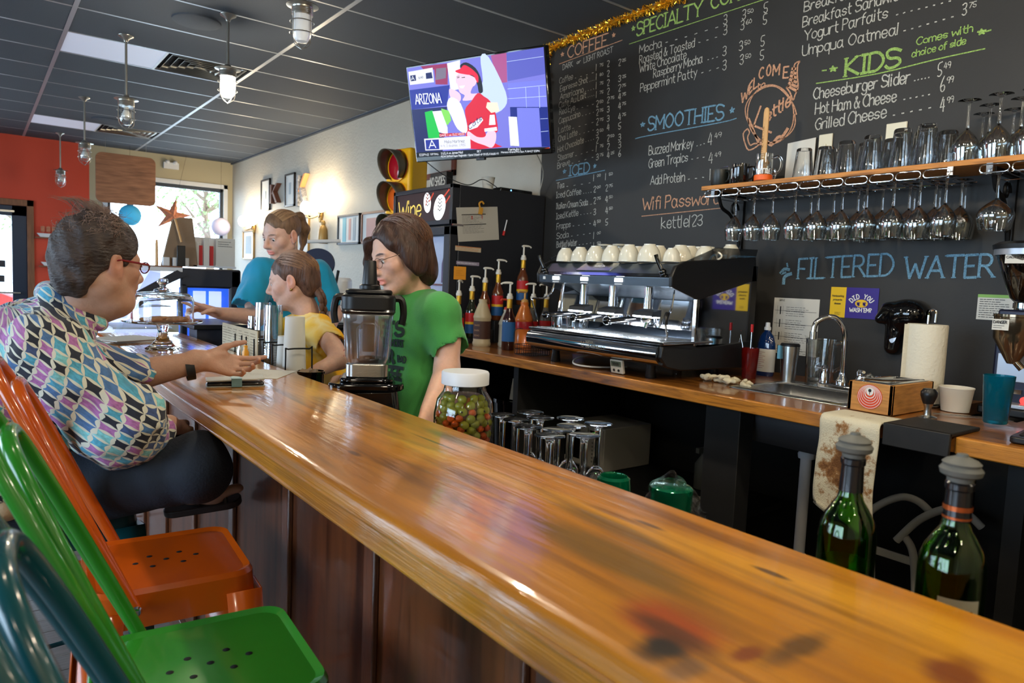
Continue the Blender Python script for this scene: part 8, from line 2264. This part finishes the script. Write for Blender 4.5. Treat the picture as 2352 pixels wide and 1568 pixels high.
FS.cone((.12,1.95,1.170),(.10,2.32,1.17),.078,.07,.07)                                         # shoulders
FS.cone((.14,1.91,1.155),(.27,1.80,1.01),.088,.080,.05); FS.cone((.26,1.81,1.01),(.325,1.87,.965),.080,.062,.04)   # right sleeve
FS.cone((.10,2.30,1.19),(.255,2.15,1.095),.075,.064,.05); FS.cone((.25,2.15,1.095),(.345,2.108,1.09),.062,.055,.03)     # left sleeve
FS.cone((.345,2.108,1.09),(.40,2.09,1.10),.050,.050,.0,'sub')
FS.noise(.0075,24,5,(1,1,.8)); FS.noise(.003,60,8)
FS.plane((0,0,.838),(.22,0,-1))
shirt = sdf_obj('checkered_shirt',[FS],m_check,P1,relax=2)
def shirt_uv(co):
    x,y,z = co[:,0],co[:,1],co[:,2]
    u = (np.arctan2(y - 2.12,x - .06) * .21 + x * .35) / .023; v = (z * 1.0 + .45 * x - .25 * (y - 2.1)) / .0195
    c,s_ = math.cos(.35),math.sin(.35); return np.stack([u * c - v * s_ * .6,u * s_ * .6 + v * c],1)
add_uv(shirt,shirt_uv)
FC = Field((-.02,1.9,1.16),(.30,2.26,1.36),.004)                        # collar standing round the neck
FC.cone((.150,2.03,1.300),(.148,2.12,1.305),.030,.030,.02); FC.cone((.155,2.01,1.30),(.245,1.99,1.235),.028,.018,.02); FC.cone((.15,2.13,1.30),(.24,2.14,1.24),.024,.016,.02)
FC.cone((.26,2.05,1.36),(.18,2.055,1.22),.055,.058,.01,'sub')
co_ = sdf_obj('collar',[FC],m_check,shirt,relax=1); add_uv(co_,shirt_uv)
for k,(x,y,z) in enumerate(((.262,2.05,1.165),(.288,2.07,1.10))):
    b = B(); b.ell((x,y,z),(.004,.006,.006),10,6); obj('button',b,m_offw,shirt)
FU = Field((-.3,1.7,.66),(.45,2.5,.86),.007); FU.ell((.03,2.09,.835),(.215,.222,.062),.0); FU.noise(.003,40,2)
sdf_obj('beige_undershirt',[FU],mat('beige_jersey',srgb(186,166,136),.9,bump=.001,bs=200),P1)
# dark capri trousers
m_navyp = mat('dark_navy_trousers',srgb(22,30,42),.8,var=.15,vs=20,bump=.0015,bs=160)
FP = Field((-.25,1.60,.66),(.62,2.45,1.02),.0065)
FP.ell((.06,2.10,.82),(.19,.20,.085),0); FP.cone((.12,1.98,.83),(.415,1.80,.895),.098,.078,.05); FP.ell((.43,1.795,.90),(.07,.07,.075),.03)
FP.cone((.43,1.80,.895),(.43,1.93,.865),.074,.058,.03); FP.cone((.12,2.2,.83),(.44,2.17,.86),.098,.072,.05); FP.noise(.004,30,6)
FP.ell((.07,2.10,.70),(.2,.2,.03),.02,'sub')
sdf_obj('trousers',[FP],m_navyp,P1,relax=2)
# wrist band, sandal
r_,f_,u_ = frame((.95,-.12,.17))
b = B(); c = Vector((.468,2.070,1.108)); W_ = Matrix((r_,u_,f_)).transposed().to_4x4(); W_.translation = c; b.T = W_; b.lathe([(.0335,-.011),(.0355,-.011),(.0355,.011),(.0335,.011)],28,sy=.96); obj('wrist_band',b,mat('black_band',srgb(18,20,26),.5),P1)
m_sand = mat('dark_sandal_leather',srgb(46,34,32),.5)
b = B(); b.T = Matrix.Translation((.49,2.005,.735)) @ Euler((R(8),R(-8),R(-24))).to_matrix().to_4x4(); b.prism(rrect(-.10,-.036,.10,.036,.034,6),-.010,.010); sd_ = obj('sandal',b,m_sand,P1,bevel=.004)
b = B()
for x in (-.02,.045): b.tube(catmull([Vector((.49 + x,2.005 - x * .4 - .034,.745)),Vector((.49 + x,2.0 - x * .4,.80)),Vector((.49 + x,2.005 - x * .4 + .034,.745))],5),.006,6)
obj('strap',b,m_sand,sd_)

# ---------------------------------------------------------------- barista in green
P2 = thing('person','person with bobbed brown hair and glasses in a green T-shirt behind the bar','person',(0,0,0))
SK2 = (.70,.41,.30)
h = Head((1.135,2.118,1.455),(-.93,.02,-.30),(.08,.05,1),k=1.0,pad=(.15,.15,.2,.15),res=.0028)
build_head(h,neck=(1.205,2.13,1.325),neckr=.045,mouth_open=.0025)
h.F.cone((1.205,2.13,1.325),(1.215,2.14,1.27),.05,.06,.02)
col = head_colour(h,SK2,lips=(.86,.52,.52),brow=srgb(70,44,34),blush=.12)
FA = Field((.93,1.68,.90),(1.33,2.03,1.24),.0032)
FA.cone((1.235,1.965,1.20),(1.225,1.945,1.09),.047,.040,.02); FA.cone((1.225,1.945,1.09),(1.085,1.815,.985),.040,.027,.02)
hand(FA,(1.08,1.81,.982),(-.55,-.55,-.5),(-.6,.6,-.2),-1,curl=(.35,.4,.45,.5),tcurl=.3)
FA2 = Field((.9,2.1,.86),(1.35,2.5,1.24),.005); FA2.cone((1.22,2.33,1.20),(1.20,2.36,1.07),.047,.040,.02); FA2.cone((1.20,2.36,1.07),(1.13,2.38,.95),.04,.027,.02); hand(FA2,(1.13,2.38,.95),(-.5,0,-.85),(.3,-.5,-.2),1)
FT = Field((1.0,1.9,.0),(1.4,2.4,1.34),.012); FT.cone((1.21,2.13,1.27),(1.20,2.13,1.0),.06,.075,.05)
for s_ in (-1,1): FT.cone((1.21,2.13 + s_ * .08,.90),(1.21,2.13 + s_ * .08,.06),.07,.045,.03)
body = sdf_obj('body',[h.F,FA,FA2,FT],m_skin,P2,col); eyes(h,P2,(0,1,-.35))
m_hair2 = hairmat('brown_bob_hair',srgb(62,42,34))
FH = Field(h.c - Vector((.17,.17,.20)),h.c + Vector((.17,.17,.16)),.0032)
h.e((0,-.022,.045),(.086,.104,.088),0,F=FH); h.e((0,-.062,-.03),(.080,.056,.085),.03,F=FH); h.e((0,-.066,-.075),(.066,.040,.050),.03,F=FH)
for s_ in (-1,1):
    h.n((s_ * .066,.030,.045),(s_ * .076,.0,-.035),.020,.016,.02,F=FH)
h.n((.050,.072,.065),(.070,.082,.0),.020,.020,.015,F=FH); h.n((.070,.082,.0),(.075,.085,-.125),.022,.012,.02,F=FH)        # the far lock hangs beside the face
h.e((-.085,-.01,-.02),(.018,.040,.060),.02,F=FH); h.e((.0,.118,-.008),(.070,.082,.094),.012,'sub',F=FH); h.e((-.075,.075,-.085),(.05,.06,.06),.015,'sub',F=FH)
FH.noise(.002,60,3,(1,1,.3))
hb_ = sdf_obj('bobbed_hair',[FH],m_hair2,P2)
rn = random.Random(31); pr_ = []
for k in range(170):
    a = rn.uniform(-2.9,.9); A = (rn.uniform(-.02,.05),rn.uniform(-.5,.55),1); pr_.append((A,(-abs(math.cos(a)) if a < -.2 else math.cos(a) * .6,math.sin(a) * (1 if a < 0 else .5),rn.uniform(-.9,-.3))))
sweep(h,(0,-.022,.045),(.087,.105,.089),pr_,mat('brown_hair_strand',srgb(110,78,60),.4),hb_,.0009)
m_wireg = mat('thin_metal_glasses',srgb(120,96,84),.3,.8); gl = B()
for s_ in (-1,1):
    P_ = [h.p(s_ * .033 + .022 * math.cos(a),.104 - abs(.022 * math.cos(a) + s_ * .033) * .14,-.003 + .0165 * math.sin(a)) for a in [k / 18 * 2 * PI for k in range(18)]]
    gl.tube(P_,.0009,6,closed=True); gl.tube([h.p(s_ * .056,.097,.004),h.p(s_ * .072,.085,.007),h.p(s_ * .079,.0,.010)],.0011,6)
gl.tube([h.p(-.012,.106,.002),h.p(0,.109,.004),h.p(.012,.106,.002)],.0009,6); go = obj('glasses',gl,m_wireg,P2)
m_green = mat('green_tshirt',srgb(66,148,72),.9,sheen=.2,bump=.0008,bs=300)
def tshirt(name,m,parent,chest,belly,hip,shN,shF,elN,elF,neck,nr=.062,fold=.006,seed=1,rs=.064,res=.006,low=.85,r1=(.105,.155,.12),r2=(.10,.140,.13),r3=(.11,.150,.12),rz=0.):
    pts = [Vector(p) for p in (chest,belly,hip,shN,shF,elN,elF,neck)]; lo = Vector((min(p.x for p in pts) - .2,min(p.y for p in pts) - .22,low)); hi = Vector((max(p.x for p in pts) + .2,max(p.y for p in pts) + .22,max(p.z for p in pts) + .08))
    F = Field(lo,hi,res); c_,s_ = math.cos(rz),math.sin(rz); rot = [(c_,s_,0),(-s_,c_,0),(0,0,1)]
    F.ell(chest,r1,0,rot=rot); F.ell(belly,r2,.06,rot=rot); F.ell(hip,r3,.06,rot=rot); F.cone(shN,shF,rs,rs,.06); F.cone(Vector(neck) - Vector((0,0,.02)),Vector(neck) - Vector((0,0,.05)),nr * 1.05,nr * 1.3,.05)
    for a,b_ in ((shN,elN),(shF,elF)):
        a,b_ = Vector(a),Vector(b_); F.cone(a,b_,rs + .006,rs * .94,.03)
        d = (b_ - a).normalized(); F.cone(b_ + d * rs * .45,b_ + d * (rs * 1.9),rs * 1.15,rs * 1.15,.004,'sub')
    F.noise(fold,22,seed,(1,1,.7)); F.noise(fold * .35,60,seed + 1,(1,1,.5))
    F.cone(Vector(neck) + Vector((0,0,.07)),Vector(neck) - Vector((0,0,.015)),nr * .92,nr * .82,.004,'sub')
    return sdf_obj(name,[F],m,parent,relax=2)
tg_ = tshirt('green_tshirt',m_green,P2,(1.205,2.13,1.19),(1.195,2.12,1.02),(1.195,2.12,.90),(1.225,2.005,1.265),(1.225,2.27,1.265),(1.238,1.95,1.150),(1.225,2.335,1.16),(1.213,2.135,1.325),nr=.060,fold=.004,seed=4,low=.80,r1=(.105,.145,.12),r2=(.098,.13,.13))
b = B(); P_ = [Vector((1.213 + .058 * math.cos(a),2.135 + .058 * math.sin(a),1.318 + .014 * math.cos(a))) for a in [k / 24 * 2 * PI for k in range(24)]]; b.tube(P_,.006,6,closed=True); obj('collar_rib',b,m_green,tg_)
m_jean = mat('dark_jeans',srgb(34,42,62),.85,bump=.001,bs=200)
def jeans(parent,x,y,w=.085,top=.95):
    F = Field((x - .2,y - .26,0.04),(x + .2,y + .26,top + .05),.012); F.ell((x,y,top - .08),(.10,.15,.12),0)
    for s_ in (-1,1): F.cone((x,y + s_ * w,top - .12),(x,y + s_ * w,.08),.088,.06,.04)
    F.noise(.004,30,3); return sdf_obj('jeans',[F],m_jean,parent)
jeans(P2,1.20,2.12)
def shoes(parent,x,y,d,m=m_ink,w=.085):
    for s_ in (-1,1):
        b = B(); b.T = Tm((x,y + s_ * w,0)); px(b,[(-.05,0),(.05,0)] and [(-.06 ,0),(-.06,.07),(0,.09),(.08 ,.05),(.15,.04),(.16,0)] if d > 0 else [(.06,0),(.16 * -1,0),(-.15,.04),(-.08,.05),(0,.09),(.06,.07)][::-1],-.045,.045); obj('shoe',b,m,parent,bevel=.01)
shoes(P2,1.20,2.12,-1)
# lettering printed on the shirt front, wrapped on the cloth
def wrap_text(o,lines,origin,right,down,n,m,parent,w=.0045):
    dg = bpy.context.evaluated_depsgraph_get(); bvh = BVHTree.FromObject(o,dg); b = B(); origin,right,down,n = Vector(origin),Vector(right).normalized(),Vector(down).normalized(),Vector(n).normalized()
    for tx,x0,z0,wd_,hh,ww in lines:
        bb = B(); a = origin + right * x0 + down * z0; write(bb,tx,a,a + right * wd_,hh,ww,n,up=-down,jit=.01,lift=0)
        vs = []
        for v in bb.v:
            hit = bvh.ray_cast(Vector(v) + n * .3,-n,.6); vs.append((hit[0] + n * .0025) if hit[0] else Vector(v))
        b.add(vs,bb.f)
    obj('shirt_print',b,m,parent,smooth=180)
m_shp = mat('dark_shirt_print',srgb(26,44,36),.8)
wrap_text(tg_,[("LIFE'S",-.16,.055,.175,.045,.012),('TOO SHORT',-.11,.092,.125,.022,.006),('FOR',-.12,.150,.085,.042,.012),('BAD',-.02,.143,.042,.020,.005),('COFFEE',-.17,.205,.185,.042,.012)],
          (1.10,2.05,1.245),(.45,-.89,0),(0,0,-1),(-.89,-.45,0),m_shp,tg_)

# ---------------------------------------------------------------- teal shirt
P3 = thing('person','person with a ponytail in a teal blue T-shirt pointing at the cake stand','person',(0,0,0))
SK3 = (.62,.38,.30)
h = Head((1.222,3.52,1.565),(-.87,-.35,-.30),(.05,0,1),k=1.0,pad=(.15,.15,.19,.15),res=.0035)
build_head(h,neck=(1.275,3.535,1.43),neckr=.048)
h.F.cone((1.275,3.535,1.43),(1.28,3.54,1.36),.05,.065,.02)
col = head_colour(h,SK3,lips=(.8,.42,.42),brow=srgb(120,90,70),blush=.1)
FA = Field((.70,3.25,1.05),(1.2,3.62,1.38),.0035)
FA.cone((1.08,3.50,1.28),(1.06,3.39,1.165),.05,.043,.02); FA.cone((1.06,3.39,1.165),(.885,3.355,1.185),.043,.027,.02)
hand(FA,(.882,3.355,1.185),(-.92,-.15,.28),(.1,-.3,-.9),-1,curl=(.05,.85,.95,1.0),tcurl=.5,spread=.03)
FA2 = Field((1.3,3.3,1.0),(1.62,3.7,1.4),.006); FA2.cone((1.46,3.53,1.32),(1.50,3.51,1.17),.05,.042,.02); FA2.cone((1.50,3.51,1.17),(1.40,3.38,1.06),.04,.028,.02); hand(FA2,(1.40,3.38,1.06),(-.7,-.6,-.3),(-.3,0,-1),1)
FT = Field((1.1,3.3,.0),(1.5,3.8,1.42),.014); FT.cone((1.28,3.54,1.36),(1.27,3.54,1.1),.06,.075,.05)
for s_ in (-1,1): FT.cone((1.27 + s_ * .08,3.54,.90),(1.27 + s_ * .08,3.54,.06),.07,.045,.03)
body = sdf_obj('body',[h.F,FA,FA2,FT],m_skin,P3,col); eyes(h,P3,(-.1,1,-.45))
m_hair3 = hairmat('light_brown_hair',srgb(112,86,66))
FH = Field(h.c - Vector((.17,.18,.20)),h.c + Vector((.20,.18,.16)),.004)
h.e((0,-.018,.040),(.079,.098,.084),0,F=FH); h.e((0,.100,-.025),(.075,.070,.085),.012,'sub',F=FH); h.e((0,0,-.075),(.10,.12,.055),.015,'sub',F=FH); h.e((-.085,.02,-.04),(.03,.05,.045),.01,'sub',F=FH); h.e((.085,.02,-.04),(.03,.05,.045),.01,'sub',F=FH)
FH.noise(.0015,70,3)
hr = sdf_obj('hair',[FH],m_hair3,P3)
rn = random.Random(5); sweep(h,(0,-.018,.040),(.080,.099,.085),[((x,.62,.55 + .6 * (1 - abs(x))),(x * .15,-1,.30)) for x in [rn.uniform(-1,1) for k in range(130)]],mat('fair_hair_strand',srgb(168,138,108),.4),hr,.0009)
FH = Field(h.c - Vector((.1,.18,.20)),h.c + Vector((.25,.2,.16)),.004)
h.n((0,-.10,.07),(.0,-.135,.062),.018,.024,.01,F=FH); h.n((0,-.135,.062),(0,-.150,.0),.026,.026,.01,F=FH); h.n((0,-.150,.0),(0.01,-.135,-.07),.026,.016,.015,F=FH); h.n((0.01,-.135,-.07),(0.01,-.115,-.10),.015,.005,.015,F=FH); FH.noise(.004,60,9,(1,1,.4))
sdf_obj('ponytail',[FH],m_hair3,hr)
m_teal = mat('teal_blue_tshirt',srgb(12,140,178),.9,sheen=.2,bump=.0008,bs=300)
tt_ = tshirt('teal_tshirt',m_teal,P3,(1.275,3.54,1.27),(1.27,3.54,1.10),(1.27,3.54,.98),(1.13,3.515,1.37),(1.41,3.55,1.37),(1.015,3.40,1.195),(1.49,3.51,1.20),(1.278,3.53,1.42),nr=.062,fold=.006,seed=7,res=.007,low=.85,r1=(.16,.115,.13),r2=(.145,.105,.13),r3=(.15,.11,.12),rs=.073)
wrap_text(tt_,[('K',.0,.0,.06,.07,.014),('TTLE',.05,.06,.10,.05,.010)],(1.20,3.40,1.24),(.87,.35,0),(0,0,-1),(-.35,-.87,0),mat('dark_teal_print',srgb(14,60,80),.8),tt_)
b = B(); b.T = None; b.tube(catmull([(1.10,3.40,1.10),(1.12,3.39,1.02),(1.16,3.41,.94)],4),[.02,.03,.035,.035,.04,.04,.04,.04,.04],10); obj('apron_edge',b,m_paper,P3)
b = B(); e_ = h.p(-.079,-.006,-.036); b.T = Matrix.Translation(e_); b.ell((0,0,0),.004,8,6); b.tube([(0,0,0),(0,0,-.05)],.001,4); b.ell((0,0,-.05),.003,8,6); obj('earring',b,m_steel,P3)

# ---------------------------------------------------------------- yellow tie-dye shirt, seen from behind
P4 = thing('person','young person with a braid in a yellow tie-dye T-shirt, face turned away','person',(0,0,0))
SK4 = (.64,.38,.29)
h = Head((.995,2.735,1.352),(-.80,.52,-.22),(-.10,0,1),k=.90,pad=(.14,.14,.18,.14),res=.0032)
build_head(h,neck=(1.045,2.715,1.225),neckr=.044)
h.F.cone((1.045,2.715,1.225),(1.07,2.71,1.16),.042,.055,.02)
col = head_colour(h,SK4,lips=(.85,.42,.42),brow=srgb(110,80,60),blush=.15)
FA = Field((.90,2.40,.95),(1.2,2.72,1.25),.0032)
FA.cone((1.065,2.585,1.16),(1.095,2.49,1.065),.040,.035,.02); FA.cone((1.095,2.49,1.065),(.995,2.475,1.025),.035,.024,.02)
hand(FA,(.992,2.475,1.022),(-.75,.15,-.6),(.3,.5,-.5),-1,k=.85,curl=(.5,.6,.6,.7))
FT = Field((.9,2.5,.0),(1.3,2.95,1.24),.014); FT.cone((1.07,2.71,1.16),(1.12,2.68,.95),.05,.09,.05)
for s_ in (-1,1): FT.cone((1.13,2.68 + s_ * .07,.80),(1.13,2.68 + s_ * .07,.06),.06,.04,.03)
FA2 = Field((.9,2.75,.9),(1.2,3.05,1.25),.006); FA2.cone((1.05,2.86,1.15),(1.06,2.90,1.05),.04,.034,.02); FA2.cone((1.06,2.90,1.05),(1.04,2.88,.96),.034,.024,.02); hand(FA2,(1.04,2.88,.96),(-.2,-.1,-.9),(0,0,-1),1,k=.85)
body = sdf_obj('body',[h.F,FA,FA2,FT],m_skin,P4,col); eyes(h,P4)
m_hair4 = hairmat('dark_blond_braided_hair',srgb(92,66,54))
FH = Field(h.c - Vector((.16,.18,.24)),h.c + Vector((.22,.16,.16)),.0035)
h.e((0,-.020,.040),(.082,.100,.086),0,F=FH); h.e((0,-.068,-.02),(.070,.050,.070),.03,F=FH); h.e((0,.105,-.022),(.078,.072,.085),.014,'sub',F=FH)
for s_ in (-1,1): h.e((s_ * .090,.0,-.030),(.024,.030,.040),.01,'sub',F=FH); h.e((s_ * .06,.04,-.085),(.05,.07,.045),.015,'sub',F=FH)
FH.noise(.0015,70,3)
hr = sdf_obj('hair',[FH],m_hair4,P4)
rn = random.Random(6); sweep(h,(0,-.020,.040),(.083,.101,.087),[((x,.5 * rn.uniform(.2,1),.45 + .7 * (1 - abs(x))),(-.2 + x * .15,-1,-.45)) for x in [rn.uniform(-1,1) for k in range(150)]],mat('tawny_hair_strand',srgb(150,112,84),.4),hr,.0009)
bp = catmull([h.p(-.015,-.095,-.055),h.p(-.04,-.115,-.10),(1.10,2.655,1.21),(1.15,2.62,1.14),(1.175,2.59,1.06)],5)
b = B()
for i,p in enumerate(bp):
    s_ = 1 - .55 * i / len(bp); d = (bp[min(i + 1,len(bp) - 1)] - bp[max(i - 1,0)]).normalized(); q = d.cross(Vector((0,-.6,.8))).normalized(); b.T = Matrix.Translation(p + q * .008 * (1 if i % 2 else -1)) @ d.to_track_quat('Z','Y').to_matrix().to_4x4(); b.ell((0,0,0),(.013 * s_,.013 * s_,.020 * s_ + .003),10,8)
obj('braid',b,m_hair4,hr)
b = B(); b.T = Matrix.Translation(h.p(-.080,-.004,-.036)); b.ell((0,0,0),.0055,10,8); obj('earring',b,m_brass,P4)
m_tie = bpy.data.materials.new('yellow_tie_dye'); m_tie.use_nodes = True; nt = m_tie.node_tree; L = nt.links.new; bs_ = nt.nodes['Principled BSDF']; bs_.inputs['Roughness'].default_value = .9
tc = ND(nt,'ShaderNodeTexCoord'); nz = ND(nt,'ShaderNodeTexNoise'); nz.inputs['Scale'].default_value = 11; nz.inputs['Detail'].default_value = 3; nz.inputs['Distortion'].default_value = .8; L(tc.outputs['Object'],nz.inputs['Vector']); rp = ND(nt,'ShaderNodeValToRGB'); e = rp.color_ramp.elements
e[0].position = .36; e[0].color = (*srgb(250,180,10),1); e[1].position = .66; e[1].color = (*srgb(236,214,150),1); q = e.new(.5); q.color = (*srgb(238,190,60),1); L(nz.outputs[0],rp.inputs[0]); L(rp.outputs[0],bs_.inputs['Base Color'])
ty = tshirt('tie_dye_tshirt',m_tie,P4,(1.085,2.71,1.09),(1.12,2.685,.98),(1.13,2.68,.88),(1.055,2.62,1.165),(1.06,2.82,1.165),(1.078,2.555,1.115),(1.06,2.87,1.10),(1.05,2.715,1.215),nr=.055,fold=.006,seed=12,res=.006,low=.72,r1=(.085,.115,.10),r2=(.085,.11,.12),r3=(.09,.12,.12),rs=.056)
jeans(P4,1.13,2.68,.075,.86); shoes(P4,1.13,2.68,-1,w=.075); jeans(P3,1.27,3.54,.085,.95); shoes(P3,1.27,3.54,-1)
